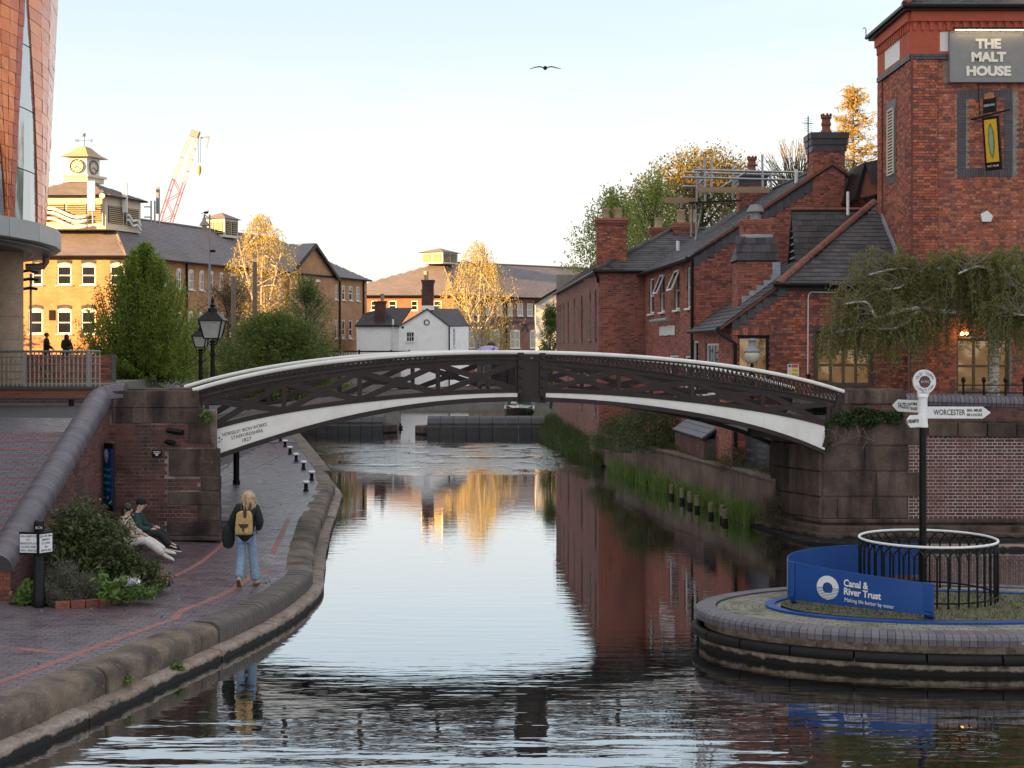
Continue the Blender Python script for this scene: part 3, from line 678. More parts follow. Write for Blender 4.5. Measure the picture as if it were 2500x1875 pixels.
for k in range(10):                                              # cross beams under the deck
    s = sLb + .8 + (sRb-sLb-1.6)*k/9; mb = MB(); plate(mb, (s, f_db(s)+.02), (s, f_wt(s)-.10), .07, .04, BW-.04); mb.build('cross_beam', M_bridge, br)
for (o) in (.10, BW-.10):                                        # low kerb strips along the deck, pale where worn
    mb = MB(); band(mb, lambda s: f_wt(s)-.03, lambda s: f_wt(s)+.085, sLb, sRb, o-.04, o+.04, 50); mb.build('deck_kerb', mat('worn_kerb', [(.16,.13,.115),(.26,.22,.20)], .75, 4, bump=.3), br)
# raised lettering on the cream band
def text_mesh(name, body, size, origin, U, V, m, parent, ext=.003, align='LEFT', sp=1.0, bold=0.0, width=None):
    cu = bpy.data.curves.new(name, 'FONT'); cu.body = body; cu.size = size; cu.extrude = ext; cu.align_x = align; cu.align_y = 'CENTER'; cu.space_character = sp; cu.offset = bold; cu.resolution_u = 3
    tmp = bpy.data.objects.new(name, cu)
    me = bpy.data.meshes.new_from_object(tmp); bpy.data.objects.remove(tmp); bpy.data.curves.remove(cu)
    U = Vector(U).normalized(); V = Vector(V).normalized(); N = U.cross(V).normalized()
    if width:
        xs = [v.co.x for v in me.vertices]; w = max(xs)-min(xs)
        for v in me.vertices: v.co.x *= width/w
    rot = Matrix((U, V, N)).transposed().to_4x4(); rot.translation = Vector(origin) - OFF[parent.name]
    me.transform(rot); me.materials.clear(); me.materials.append(m); return link(name, me, parent)
M_letter = mat('dark_lettering', [(.03,.02,.02),(.05,.035,.03)], .6)
for (txt, x, y, w, rot_) in (('HORSELEY IRON WORKS', 597, 1049, .98, .235), ('STAFFORDSHIRE', 603, 1060, .70, .235), ('1827', 601, 1073, .21, .235)):
    s, z = onb(x, y); U = Vector((bu.x, bu.y, rot_)); V = Vector((-bu.x*rot_, -bu.y*rot_, 1))
    text_mesh('lettering', txt, .105, W3(s, z, -.036), U, V, M_letter, br, .002, 'CENTER', 1.0, 0, w)
mb = MB()
for (x, y, r) in ((535,1069,.022),(541,1073,.016),(536,1078,.018)):
    s, z = onb(x, y); c = W3(s, z, -.036); mb.prism([c + Vector((bu.x,bu.y,0))*r*math.cos(a) + Vector((0,0,1))*r*math.sin(a) for a in [k*math.pi/4 for k in range(8)]], Vector((bn.x,bn.y,0))*-.002)
mb.build('green_paint_spots', mat('green_paint', [(.02,.13,.06),(.03,.18,.09)], .6), br)
# ================================================================== RIGHT BANK: abutment, parapet, retaining wall
def RX(px, Y): return (px-CX)/F*Y
def RZ(py, Y): return H - (py-CY)/F*Y
YR = 35.1
rc = Vector((RX(2006, YR), YR, 0)); rs_ = Vector((6.82, 36.95, 0))
ra = thing('bridge_abutment', (rc.x+1.5, YR, 0), 'dark sandstone and brick abutment with parapet on the pub side of the bridge', 'abutment')
zt = 2.55
mb = MB(); px_poly(mb, [(2006,1330),(2006,1098),(2066,962),(2560,985),(2560,1330)], YR, .5); mb.build('abutment_core', M_stone, ra)
mb = MB(); px_poly(mb, [(2218,1267),(2218,1064),(2546,1064),(2546,1267)], YR, .1, .005); mb.build('mortar_bed', M_mortar_lime, ra)
mb = MB(); px_poly(mb, [(2068,1028),(2068,990),(2546,990),(2546,1028)], YR, .1, .005); mb.build('mortar_bed', M_mortar_old, ra)
mb = MB(); sv = (rs_-rc); mb.prism([rc, rs_, rs_+Vector((0,0,zt)), rc+Vector((0,0,zt))], Vector((.9,.4,0))); mb.build('side_core', M_stone, ra)
mb = MB(); mb.poly([rs_, rs_+Vector((2.5,3.8,0)), rs_+Vector((2.5,3.8,zt)), rs_+Vector((0,0,zt))]); mb.build('rear_return', M_stone, ra)
rows_ = [(1028,1087),(1089,1150),(1152,1212),(1214,1266)]
cuts = [[2014,2103,2262],[2008,2110,2219],[2008,2139,2247],[2008,2044,2130,2215]]
for (y0, y1), cx_ in zip(rows_, cuts):
    for a, b_ in zip(cx_[:-1], cx_[1:]):
        mb = MB(); g = .9; px_poly(mb, [(a+g,y1-g),(a+g+(6 if y0 < 1060 else 0),y0+g),(b_-g,y0+g),(b_-g,y1-g)], YR, .25, .03+random.uniform(-.006,.01)); mb.build('stone_block', M_stone, ra, bevel=.015)
su = (rc-rs_).normalized(); Ls = (rc-rs_).length
for (y0, y1) in rows_:
    z1 = RZ(y0, YR); z0 = RZ(y1, YR); u = 0; k = 0
    while u < Ls-.05:
        w = min([.95,.7,.8,1.1][(k + int(y0)) % 4], Ls-u); 
        if Ls-u-w < .3: w = Ls-u
        c = rs_ + su*(u+w/2) + Vector((0,0,(z0+z1)/2)); n = Vector((su.y,-su.x,0))
        mb = MB(); mb.obox(c + n*.02, su, (0,0,1), n, w-.015, z1-z0-.012, .1); mb.build('stone_block', M_stone, ra, bevel=.015); u += w; k += 1
def bricks_px(parent, x0, x1, y0, y1, Y, m_, **k):
    pieces(parent, (RX(x0,Y), Y, RZ(y1,Y)), (1,0,0), (0,0,1), RX(x1,Y)-RX(x0,Y), RZ(y0,Y)-RZ(y1,Y), m_, **k)
bricks_px(ra, 2218, 2545, 1064, 1267, YR, M_brick_old, bl=.245, bh=.083, gap=.020, bond='english', nind=300, inside=lambda u, v: not (u < RX(2249,YR)-RX(2218,YR) and RZ(1213,YR) < RZ(1267,YR)+v < RZ(1150,YR)))
bricks_px(ra, 2068, 2545, 990, 1028, YR, M_brick_old, bl=.235, bh=.08, bond='flemish', nind=80)
for k in range(5):                                   # string course stones
    a = 2264 + k*72; mb = MB(); px_poly(mb, [(a+1,1064+k*1.5),(a+1,1030+k*1.5),(a+71,1031+k*1.5),(a+71,1065+k*1.5)], YR, .35, .10); mb.build('string_course_stone', M_stone, ra, bevel=.02)
mb = MB(); a = P(2060,986,YR); c = P(2210,986,YR); zt_ = RZ(949,YR)
arc = [(YR-.06, a.z),(YR-.06, zt_-.13),(YR-.02, zt_-.04),(YR+.10, zt_),(YR+.40, zt_),(YR+.5, zt_-.06),(YR+.5, a.z)]
mb.prism([(a.x, y, z) for y, z in arc], (c.x-a.x, 0, 0)); mb.build('coping_stone', M_stone, ra, smooth='auto', bevel=.02)
xx = RX(2212, YR)
while xx < RX(2545, YR):                              # rounded blue coping bricks
    f = (xx - RX(2212,YR))/3.4; zc = RZ(979,YR) - f*.09
    ar = [(xx, YR+.12+.19*-math.cos(t), zc + .19*math.sin(t)) for t in [math.pi*k/8 for k in range(9)]]
    MB().prism(ar, (.10,0,0)).build('coping_brick', M_cop, ra, smooth='auto')
    MB().box((xx, YR-.035, zc-.085), (xx+.10, YR+.3, zc-.004)).build('blue_brick', M_blue, ra); xx += .112
# stepped footing into the water
for (o, z0, z1, m_) in ((.10, .36, .46, M_stone), (.30, .10, .30, M_stone), (.62, -.4, .16, M_stone)):
    q = [(rs_.x-o*.7, rs_.y+.2), (rc.x-o*.45, YR-o), (14.5, YR-o), (14.5, YR+.3), (rs_.x+1, rs_.y+.4)]
    mb = MB(); mb.prism([(x, y, z0) for x, y in q], (0,0,z1-z0)); mb.build('footing_course', m_, ra, bevel=.02)
mb = MB(); q = [(6.3,37.3),(7.0,33.9),(7.7,33.5),(14.5,33.2),(14.5,34.6),(7.3,35.2),(6.9,37.3)]; mb.prism([(x, y, -.4) for x, y in q], (0,0,.46)); mb.build('apron', M_stone, ra, bevel=.03)
MB().box((9.4,32.75,-.3),(14.5,33.05,.12)).build('waterline_ledge', M_kerb_pale, ra, bevel=.02)
# retaining wall along the water below the pub
RW = [(6.78,36.7),(6.15,41.1),(5.08,47.3),(4.2,53.6),(3.2,58.0)]
rw = thing('retaining_wall', (5.6, 44, 0), 'rust-streaked concrete retaining wall at the water below the pub', 'wall')
for i, ((x0,y0),(x1,y1)) in enumerate(zip(RW[:-1], RW[1:])):
    a = Vector((x0,y0,-.5)); c = Vector((x1,y1,-.5)); t = (c-a).normalized(); n = Vector((-t.y,t.x,0)); top = 1.22 - i*.02
    mb = MB(); mb.prism([a, c, c - n*.5, a - n*.5], (0,0,top+.5)); mb.build('wall_panel', M_conc, rw, bevel=.02)
    mb = MB(); mb.prism([a+n*.05+Vector((0,0,top+.5)), c+n*.05+Vector((0,0,top+.5)), c-n*.55+Vector((0,0,top+.5)), a-n*.55+Vector((0,0,top+.5))], (0,0,.09)); mb.build('coping', M_conc, rw, bevel=.025)
bank = MB(); bank.poly([(x+.4, y, 1.08) for x, y in RW] + [(30,58,1.08),(30,37,1.08)]); tag(bank.build('bank', M_soil), kind='structure')
# terrace behind the parapet
mb = MB(); mb.prism([(7.9,35.5,0),(30,35.5,0),(30,46,0),(8.2,46,0),(7.5,37.2,0)], (0,0,3.4)); tag(mb.build('terrace', mat('terrace_paving', [(.12,.11,.10),(.18,.165,.15)], .8, 2, bump=.2)), kind='structure')
# low grassy bank at the foot of the chapel
mb = MB(); gx = []
BK = [(3.4,56.0),(2.5,60),(1.9,66),(1.5,72),(1.3,84),(1.2,100)]
for i in range(len(BK)-1):
    (x0,y0),(x1,y1) = BK[i], BK[i+1]
    for (a, b_, za, zb) in ((-.1,.35,-.3,.28),(.35,1.0,.28,.55),(1.0,6,.55,.62)): mb.poly([(x0+a,y0,za),(x0+b_,y0,zb),(x1+b_,y1,zb),(x1+a,y1,za)][::-1])
tag(mb.build('canal_bank', mat('bank_earth', [(.035,.035,.018),(.06,.06,.03),(.08,.065,.04)], .95, 3, bump=.6)), kind='structure')

# ================================================================== window helper
def window(parent, O, U, V, w, h, fm, pm, nx=1, ny=2, fw=.06, rec=.10, sill=None, bar=.035, split=True, name='window'):
    O = Vector(O); U = Vector(U).normalized(); V = Vector(V).normalized(); N = U.cross(V).normalized(); c = O - N*rec
    mb = MB(); d = .06
    for (u0,u1,v0,v1) in ((0,w,0,fw),(0,w,h-fw,h),(0,fw,fw,h-fw),(w-fw,w,fw,h-fw)):
        mb.obox(c + U*((u0+u1)/2) + V*((v0+v1)/2), U, V, N, u1-u0, v1-v0, d)
    iw = w-2*fw; ih = h-2*fw
    for k in range(1, nx): mb.obox(c + U*(fw+iw*k/nx) + V*(h/2), U, V, N, bar, ih, d*.8)
    for k in range(1, ny): mb.obox(c + U*(w/2) + V*(fw+ih*k/ny), U, V, N, iw, bar, d*.82)
    wo = mb.build(name, fm, parent)
    if split:
        for i in range(nx):
            for j in range(ny):
                a = fw+iw*i/nx + (bar/2 if i else 0); b_ = fw+iw*(i+1)/nx - (bar/2 if i < nx-1 else 0); e = fw+ih*j/ny + (bar/2 if j else 0); g = fw+ih*(j+1)/ny - (bar/2 if j < ny-1 else 0)
                MB().obox(c + U*((a+b_)/2) + V*((e+g)/2) - N*.01, U, V, N, b_-a, g-e, .012).build('pane', pm, wo)
    else: MB().obox(c + U*(w/2) + V*(h/2) - N*.015, U, V, N, iw, ih, .01).build('pane', pm, wo)
    if sill is not None: MB().obox(O + U*(w/2) - V*.035 + N*.03 - N*rec/2, U, V, N, w+.12, .07, .16+rec).build('sill', sill, wo)
    return wo
def quad_roof(parent, pts, m_, thick=.06, name='roof_deck'):
    p = [Vector(q) for q in pts]; n = (p[1]-p[0]).cross(p[2]-p[1]).normalized(); mb = MB(); mb.prism([q - n*(thick+.03) for q in p], n*(thick-.0)); return mb.build(name, m_, parent)
def tiles_along(parent, a, b_, r, ln, m_, name='ridge_tile', lift=0.0):
    a = Vector(a); b_ = Vector(b_); t = (b_-a); L = t.length; t.normalize(); n = max(1, int(L/ln)); st = L/n
    side = t.cross(Vector((0,0,1))).normalized(); up = side.cross(t).normalized()
    for k in range(n):
        c = a + t*(st*k); ar = [c + side*(r*math.cos(x)) + up*(r*math.sin(x)+lift) for x in [math.pi*i/6 for i in range(7)]]
        MB().prism(ar, t*(st-.012)).build(name, m_, parent, smooth='auto')
def pot(parent, c, r, h, m_, crown=False):
    mb = MB()
    if crown: pr = [(r*1.35,0),(r*1.3,.05),(r*.85,.16),(r*.82,h*.45),(r*1.0,h*.5),(r*1.0,h*.6),(r*.85,h*.66),(r*.85,h*.82),(r*1.08,h*.88),(r*1.08,h),(r*.8,h)]
    else: pr = [(r*1.1,0),(r*1.02,.05),(r,h*.75),(r*1.12,h*.8),(r*1.12,h),(r*.85,h)]
    mb.lathe(c, pr, 12)
    if crown:
        for k in range(8):
            a = 2*math.pi*k/8; mb.obox(Vector(c)+Vector((r*math.cos(a), r*math.sin(a), h+.035)), (math.cos(a),math.sin(a),0), (-math.sin(a),math.cos(a),0), (0,0,1), .03, r*.4, .07)
    return mb.build('chimney_pot', m_, parent, smooth='auto')
def stack(parent, x0, x1, y0, y1, z0, z1, bm, capm, corb=.06, caph=.25, nind=60):
    mb = MB(); mb.box((x0,y0,z0), (x1,y1,z1)); st = mb.build('chimney_stack', M_mortar_dark, parent)
    for (O, U, w) in (((x0,y0,z0),(1,0,0),x1-x0), ((x0,y1,z0),(0,-1,0),y1-y0)):
        pieces(parent, O, U, (0,0,1), w, z1-z0-caph, bm, bl=.225, bh=.078, nind=nind if U[0] else 0, bond='flemish')
    for i in range(3):
        e = corb*(i+1)/3 + .014; MB().box((x0-e,y0-e,z1-caph+i*caph/3+.002), (x1+e,y1+e,z1-caph+(i+1)*caph/3-.004)).build('corbel_course', capm, st)
    return st
# ================================================================== PUB TOWER
YT = 40.3; tx0 = RX(2226, YT); tx1 = 18.2; ty1 = 43.85; tzb = 3.4; tzt = RZ(28, YT)
tw = thing('pub_tower', (14.5, 42, tzb), 'tall red brick pub tower with grey name board and slate roof', 'tower')
zc1 = RZ(133, YT); zb1 = RZ(148, YT)          # under the blue band; smooth red zone above
mb = MB(); fx = lambda px: RX(px, YT) - tx0; fz = lambda py: RZ(py, YT) - tzb
wo3 = (fx(2335), fx(2465), fz(962), fz(826))
wall(mb, (tx0,YT,tzb), (1,0,0), (0,0,1), tx1-tx0, tzt-tzb, [wo3], .15)
wall(mb, (tx0,ty1,tzb), (0,-1,0), (0,0,1), ty1-YT, tzt-tzb); mb.build('wall', M_mortar, tw)
def in_t(u, v):
    if fx(2337)-.1 < u < fx(2472)+.1 and fz(432) < v < fz(220):                   # blue framed blind window: inner brick only
        return fx(2358) < u < fx(2448) and fz(410) < v < fz(240)
    if wo3[0]-.05 < u < wo3[1]+.05 and v < wo3[3]+.05: return False
    if fx(2340) < u < fx(2460) and fz(690) < v < fz(628) and math.hypot(u-fx(2400), (v-fz(690))) < .68: return False
    if fx(2310) < u and v > fz(200): return False
    return True
pieces(tw, (tx0,YT,tzb), (1,0,0), (0,0,1), fx(2545), zb1-tzb, M_brick_pub, bl=.235, bh=.0815, bond='flemish', inside=in_t, nind=300)
lz = lambda py: RZ(py, 42.1)
def in_tl(u, v): z = tzb + v; return not (.95 < u < 1.95 and lz(430) < z < lz(250)) and not (.55 < u < 2.75 and z > lz(178))
pieces(tw, (tx0,ty1,tzb+3), (0,-1,0), (0,0,1), ty1-YT, zb1-tzb-3, M_brick_pub, bl=.235, bh=.0815, bond='flemish', inside=lambda u, v: in_tl(u, v+3), nind=120)
# corner pilasters stand proud
for (O, U, w) in (((tx0-.05,YT-.05,tzb),(1,0,0),.78), ((tx0-.05,YT+.55-.05,tzb+2),(0,-1,0),.60), ((tx0-.05,ty1+.02,tzb+2),(0,-1,0),.5)):
    O = Vector(O); n = Vector(U).cross(Vector((0,0,1))); hh = RZ(133,YT)-O.z
    mb = MB(); mb.prism([O - n*.0, O + Vector(U)*w, O + Vector(U)*w + Vector((0,0,hh)), O + Vector((0,0,hh))], -n*.06); mb.build('pilaster', M_brick_edge, tw)
    pieces(tw, O, U, (0,0,1), w, hh-.2, M_brick_pub, bl=.235, bh=.0815, bond='flemish', nind=80)
# smooth red brick frieze, blue band, corbel table
for (O, U, w) in (((tx0-.06,YT-.06,zc1),(1,0,0),tx1-tx0), ((tx0-.06,ty1,zc1),(0,-1,0),ty1-YT+.06)):
    O = Vector(O); U = Vector(U); n = U.cross(Vector((0,0,1)))
    op = [(fx(2293)+.06, tx1-tx0-.3, .08, RZ(78,YT)-zc1)] if U.x else [(.75, 2.5, .08, 1.02)]
    mb = MB(); wall(mb, O, U, (0,0,1), w, tzt-zc1, op, .05); mb.build('frieze', M_brick_red, tw)
    pieces(tw, O, U, (0,0,1), w, tzt-zc1-.02, M_brick_red, bl=.225, bh=.08, gap=.006, dep=.004, nind=60, inside=lambda u, v, o=op[0]: not (o[0]-.1 < u < o[1]+.1 and o[2]-.05 < v < o[3]+.05) and not (RZ(80,YT)-zc1 < v < RZ(55,YT)-zc1))
    a, b_, c, d_ = op[0]; MB().obox(O + U*((a+b_)/2) + Vector((0,0,(c+d_)/2)) - n*.035, U, (0,0,1), n, b_-a, d_-c, .02).build('white_panel', M_white, tw)
    pieces(tw, O + Vector((0,0,-.155)), U, (0,0,1), w, .16, M_blue, bl=.12, bh=.08, gap=.008, dep=.03, under=.08, nind=60)
    k = 0; u = .06
    while u < min(w, 3.6):
        c = O + U*(u+.06) + n*.05
        z0 = RZ(76,YT); z1 = RZ(60,YT); mb = MB(); t = U
        mb.prism([c - U*.05 + Vector((0,0,z1-O.z)), c - U*.05 + Vector((0,0,z0-O.z+.05)), c - U*.03 + Vector((0,0,z0-O.z)), c + U*.03 + Vector((0,0,z0-O.z)), c + U*.05 + Vector((0,0,z0-O.z+.05)), c + U*.05 + Vector((0,0,z1-O.z)), c + U*.09 + Vector((0,0,z1-O.z+.05)), c + U*.12 + Vector((0,0,z1-O.z+.10)), c - U*.12 + Vector((0,0,z1-O.z+.10)), c - U*.09 + Vector((0,0,z1-O.z+.05))], -n*.08)
        mb.build('corbel', M_brick_red, tw); u += .24; k += 1
    MB().obox(O + U*(w/2) + n*.05 + Vector((0,0,(RZ(58,YT)+RZ(42,YT))/2 - O.z + .1)), U, (0,0,1), n, w, .3, .1).build('corbel_band', M_brick_red, tw)
# blue brick frame on the front, louvre on the side
def blueframe(x0, x1, y0, y1, t):
    for (a, b_, c, d_, bl, bh) in ((x0,x1,y0,y0+t,.075,None),(x0,x1,y1-t,y1,.075,None),(x0,x0+t,y0+t,y1-t,None,.08),(x1-t,x1,y0+t,y1-t,None,.08)):
        w = RX(b_,YT)-RX(a,YT); h = RZ(c,YT)-RZ(d_,YT)
        pieces(tw, (RX(a,YT),YT-.012,RZ(d_,YT)), (1,0,0), (0,0,1), w, h, M_blue, bl=bl or w, bh=bh or h, gap=.007, dep=.012, bond='stack', nind=60)
blueframe(2337, 2472, 220, 432, 21)
def t_side(u0, u1, v0, v1): return Vector((tx0, ty1-u0, v0)), u1-u0, v1-v0
O, w, h = t_side(1.1, 1.8, lz(425), lz(262))
MB().obox(O + Vector((-.015,-w/2,h/2)), (0,-1,0), (0,0,1), (-1,0,0), w+.34, h+.5, .03).build('louvre_surround', M_blue, tw)
mb = MB(); mb.obox(O + Vector((-.02,-w/2,h/2)), (0,-1,0),(0,0,1),(-1,0,0), w, h, .04); lv = mb.build('louvre_box', M_gutter, tw)
for k in range(22):
    c = O + Vector((-.05,-w/2,h*(k+.5)/22)); mb = MB(); mb.obox(c, (0,-1,0), Vector((-.5,0,-.85)).normalized(), Vector((-.85,0,.5)).normalized(), w-.06, .05, .012); mb.build('louvre_slat', M_cream, lv)
for (a, b_, c, d_) in ((0,.05,0,h),(w-.05,w,0,h),(0,w,h-.05,h),(0,w,0,.05)):
    MB().obox(O + Vector((-.05,-(a+b_)/2,(c+d_)/2)), (0,-1,0),(0,0,1),(-1,0,0), b_-a, d_-c, .05).build('louvre_frame', M_cream, lv)
# roof
ov = .28; ez = tzt + .12
mb = MB(); mb.box((tx0-ov,YT-ov,tzt-.02), (tx1+ov,ty1+ov,tzt+.10)); mb.build('eaves_board', M_gutter, tw)
ax = (tx0+tx1)/2; ay = (YT+ty1)/2
mb = MB(); mb.tube([(tx0-ov-.05,ty1+ov,ez-.03),(tx0-ov-.05,YT-ov-.05,ez-.03),(tx1,YT-ov-.05,ez-.03)], .065, 8); mb.build('gutter', M_gutter, tw, smooth='auto')
mb = MB(); A_ = (tx0-ov,YT-ov,ez); B_ = (tx1+ov,YT-ov,ez); C_ = (tx1+ov,ty1+ov,ez); D_ = (tx0-ov,ty1+ov,ez); r0 = (tx0+2.0,ay,ez+1.6); r1 = (tx1-2.0,ay,ez+1.6)
for f in ((A_,B_,r1,r0),(D_,A_,r0),(C_,D_,r0,r1),(B_,C_,r1)): mb.poly(f)
mb.build('roof_deck', M_slate_base, tw)
pieces(tw, Vector(A_)+Vector((0,0,.01)), (1,0,0), (0,ay-YT+ov,1.6), tx1-tx0, 2.4, M_slate, 'slate', 'slate_courses', .27, .2, .004, .012, tilt=.012, nind=60, inside=lambda u, v: u > v*.72)
tiles_along(tw, Vector(A_)+Vector((0,0,.02)), Vector(r0), .11, .4, M_terracotta)
for p in ((tx0-ov-.08,ty1+ov-.05),(tx0-ov-.05,YT-ov-.08)): MB().tube([(p[0],p[1],ez),(p[0],p[1],ez+.22),(p[0]-.05,p[1],ez+.28),(p[0]-.1,p[1],ez+.24)], .015, 6).build('gutter_spike', M_black_iron, tw)
# big window at the foot of the tower and the brick arch above
M_timber = mat('stained_timber', [(.07,.045,.022),(.12,.075,.035),(.09,.055,.028)], .5, 6, stretch=(4,4,.6), bump=.1)
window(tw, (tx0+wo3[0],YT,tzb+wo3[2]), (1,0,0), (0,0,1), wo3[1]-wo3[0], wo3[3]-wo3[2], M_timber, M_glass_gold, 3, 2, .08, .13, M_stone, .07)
cxa = RX(2400,YT); cza = RZ(690,YT)
for k in range(13):
    a = R(18) + R(144)*k/12; c = Vector((cxa+.55*math.cos(a), YT-.012, cza+.55*math.sin(a)))
    MB().obox(c, (math.cos(a),0,math.sin(a)), (-math.sin(a),0,math.cos(a)), (0,-1,0), .24, .10, .04).build('arch_brick', M_brick_red, tw)
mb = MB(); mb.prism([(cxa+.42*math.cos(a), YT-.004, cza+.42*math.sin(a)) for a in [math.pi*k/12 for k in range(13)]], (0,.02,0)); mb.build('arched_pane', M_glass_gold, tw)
for k in range(7):
    a = math.pi*k/6; MB().bar((cxa,YT-.02,cza), (cxa+.42*math.cos(a),YT-.02,cza+.42*math.sin(a)), .025, .02, (0,1,0)).build('glazing_bar', M_gutter, tw)
# name board, lamp over it
nb = thing('name_board', (RX(2406,YT), YT-.16, RZ(202,YT)), 'grey name board reading THE MALT HOUSE high on the pub tower', 'sign')
x0, x1, z0, z1 = RX(2315,YT), RX(2498,YT), RZ(202,YT), RZ(83,YT)
MB().box((x0,YT-.20,z0), (x1,YT-.07,z1)).build('board', mat('grey_sign_paint', [(.20,.195,.20),(.25,.245,.25)], .45, 4), nb, bevel=.01)
for (a, b_, c, d_) in ((x0-.02,x1+.02,z0-.02,z0+.01),(x0-.02,x0+.01,z0,z1),(x1-.01,x1+.02,z0,z1),(x0-.02,x1+.02,z1-.01,z1+.02)): MB().box((a,YT-.225,c),(b_,YT-.06,d_)).build('trim', M_grey, nb)
M_cream_letter = mat('cream_lettering', [(.80,.75,.64),(.84,.80,.70)], .5)
for (tx, yy_, w) in (('THE',112,.72),('MALT',144,.98),('HOUSE',178,1.26)):
    text_mesh('lettering', tx, .36, (RX(2407,YT), YT-.204, RZ(yy_,YT)), (1,0,0), (0,0,1), M_cream_letter, nb, .02, 'CENTER', 1.0, .018, w)
mb = MB(); mb.box((x0+.05,YT-.38,z1+.05), (x1,YT-.28,z1+.11)); mb.bar((x0+.2,YT-.33,z1+.08),(x0+.2,YT-.06,z1+.06),.03); mb.bar((x1-.2,YT-.33,z1+.08),(x1-.2,YT-.06,z1+.06),.03); mb.build('strip_light', M_gutter, nb)
MB().box((x0+.1,YT-.355,z1+.035), (x1-.05,YT-.305,z1+.047)).build('strip_light_tube', emis('warm_strip', (1,.75,.42), 3), nb)
# hanging pub sign
hs = thing('hanging_sign', (RX(2418,YT)-.0, YT-.5, RZ(412,YT)), 'black framed hanging pub sign with a green leaf on gold', 'sign')
yb = YT-.75; cxs = RX(2414, yb); zt0 = RZ(285,yb); zb0 = RZ(415,yb); Ud = Vector((.62,-.78,0)); Nd = Ud.cross(Vector((0,0,1)))
cs = Vector((cxs+.05, yb, 0)); wS = .52
tilt_ = lambda z: cs + Vector((0,0,z)) + Vector((.10*(zt0-z)/(zt0-zb0),0,0))
zm = (zt0+zb0)/2
MB().obox(tilt_(zm), Ud, (-.07,0,1), Nd, wS, zt0-zb0, .07).build('frame', M_black_iron, hs, bevel=.01)
Lh = zt0-zb0
MB().obox(tilt_(zm)+Nd*.037+Vector((0,0,.07)), Ud, (-.07,0,1), Nd, wS*.76, Lh*.8, .008).build('gold_panel', mat('gold_panel', [(.60,.33,.02),(.72,.42,.03),(.55,.28,.02)], .4, 5), hs)
leaf = []
for k in range(17):
    a = -1 + 2*k/16; leaf.append((a, .105*(1-a*a)**.8))
cpts = [(w_, v_) for v_, w_ in leaf] + [(-w_, v_) for v_, w_ in leaf[::-1][1:-1]]
MB().prism([tilt_(zm)+Nd*.043+Vector((0,0,.07)) + Ud*a*1.0 + Vector((-.07*b_*Lh*.34,0,b_*Lh*.34)) for a, b_ in cpts], Nd*.006).build('leaf_emblem', mat('leaf_green', [(.10,.17,.05),(.16,.24,.09)], .5), hs)
MB().prism([tilt_(zm)+Nd*.0505+Vector((0,0,.07)) + Ud*a*.62 + Vector((-.07*b_*Lh*.27,0,b_*Lh*.27)) for a, b_ in cpts], Nd*.004).build('leaf_heart', mat('leaf_pale', [(.26,.34,.16),(.33,.40,.22)], .5), hs)
text_mesh('lettering', 'MALT HOUSE', .075, tilt_(zb0+.11)+Nd*.04, Ud, (0,0,1), M_cream_letter, hs, .002, 'CENTER', 1, 0, .36)
MB().bar(tilt_(zt0+.06)-Ud*.62+Vector((0,0,-.06)), tilt_(zt0+.06)+Ud*.62+Vector((0,0,.06)), .04).build('bracket', M_black_iron, hs)
MB().bar(tilt_(zt0+.06), (cxs-.15,YT,zt0+.06), .05).build('wall_arm', M_black_iron, hs)
MB().obox(tilt_(zt0+.32), Ud, (0,0,1), Nd, .40, .40, .05).build('brewer_board', M_black_iron, hs)
text_mesh('lettering', 'GREENE KING', .09, tilt_(zt0+.32)+Nd*.03, Ud, (0,0,1), M_white, hs, .002, 'CENTER', 1, 0, .34)
mb = MB()
for k in range(5):
    a = -1 + k*.5; mb.obox(tilt_(zt0+.60)+Ud*a*.12, Ud, (0,0,1), Nd, .03, .16-.05*abs(a), .03)
mb.obox(tilt_(zt0+.53), Ud, (0,0,1), Nd, .30, .05, .04); mb.build('crown_finial', mat('copper_gold', [(.45,.17,.05),(.55,.24,.08)], .35, metal=.6), hs)
# white pentagon alarm box and cables
px5 = [(2395,522),(2411,514),(2424,527),(2420,541),(2399,541)]
al = MB(); px_poly(al, px5, YT-.11, .11); tag(al.build('alarm_box', M_white), 'white five-sided alarm box on the tower wall', 'alarm box')
for i, pth in enumerate(([(2420,617),(2440,620),(2470,617),(2500,618)], [(2427,636),(2440,641),(2500,642)], [(2389,203),(2390,240),(2391,280)])):
    MB().tube([P(x, y, YT-.03) for x, y in pth], .012, 5).build('cable', M_gutter, tw)
# lit pair of wall lamps beside the tower window
wlamp = thing('wall_lamp', P(2355,822,YT-.25), 'small lit wall lamp with two warm bulbs beside the tower window', 'wall lamp')
for dx in (-.07,.07): MB().sphere(P(2355,815,YT-.25)+Vector((dx,0,0)), .05, 12, 8).build('bulb', emis('bulb', (1,.45,.10), 10) if dx < 0 else MATS['bulb'], wlamp, smooth=True)
MB().bar(P(2355,820,YT-.25), P(2355,820,YT-.01), .03).bar(P(2355,820,YT-.25)-Vector((.08,0,0)), P(2355,820,YT-.25)+Vector((.08,0,0)), .025).build('bracket', M_black_iron, wlamp)
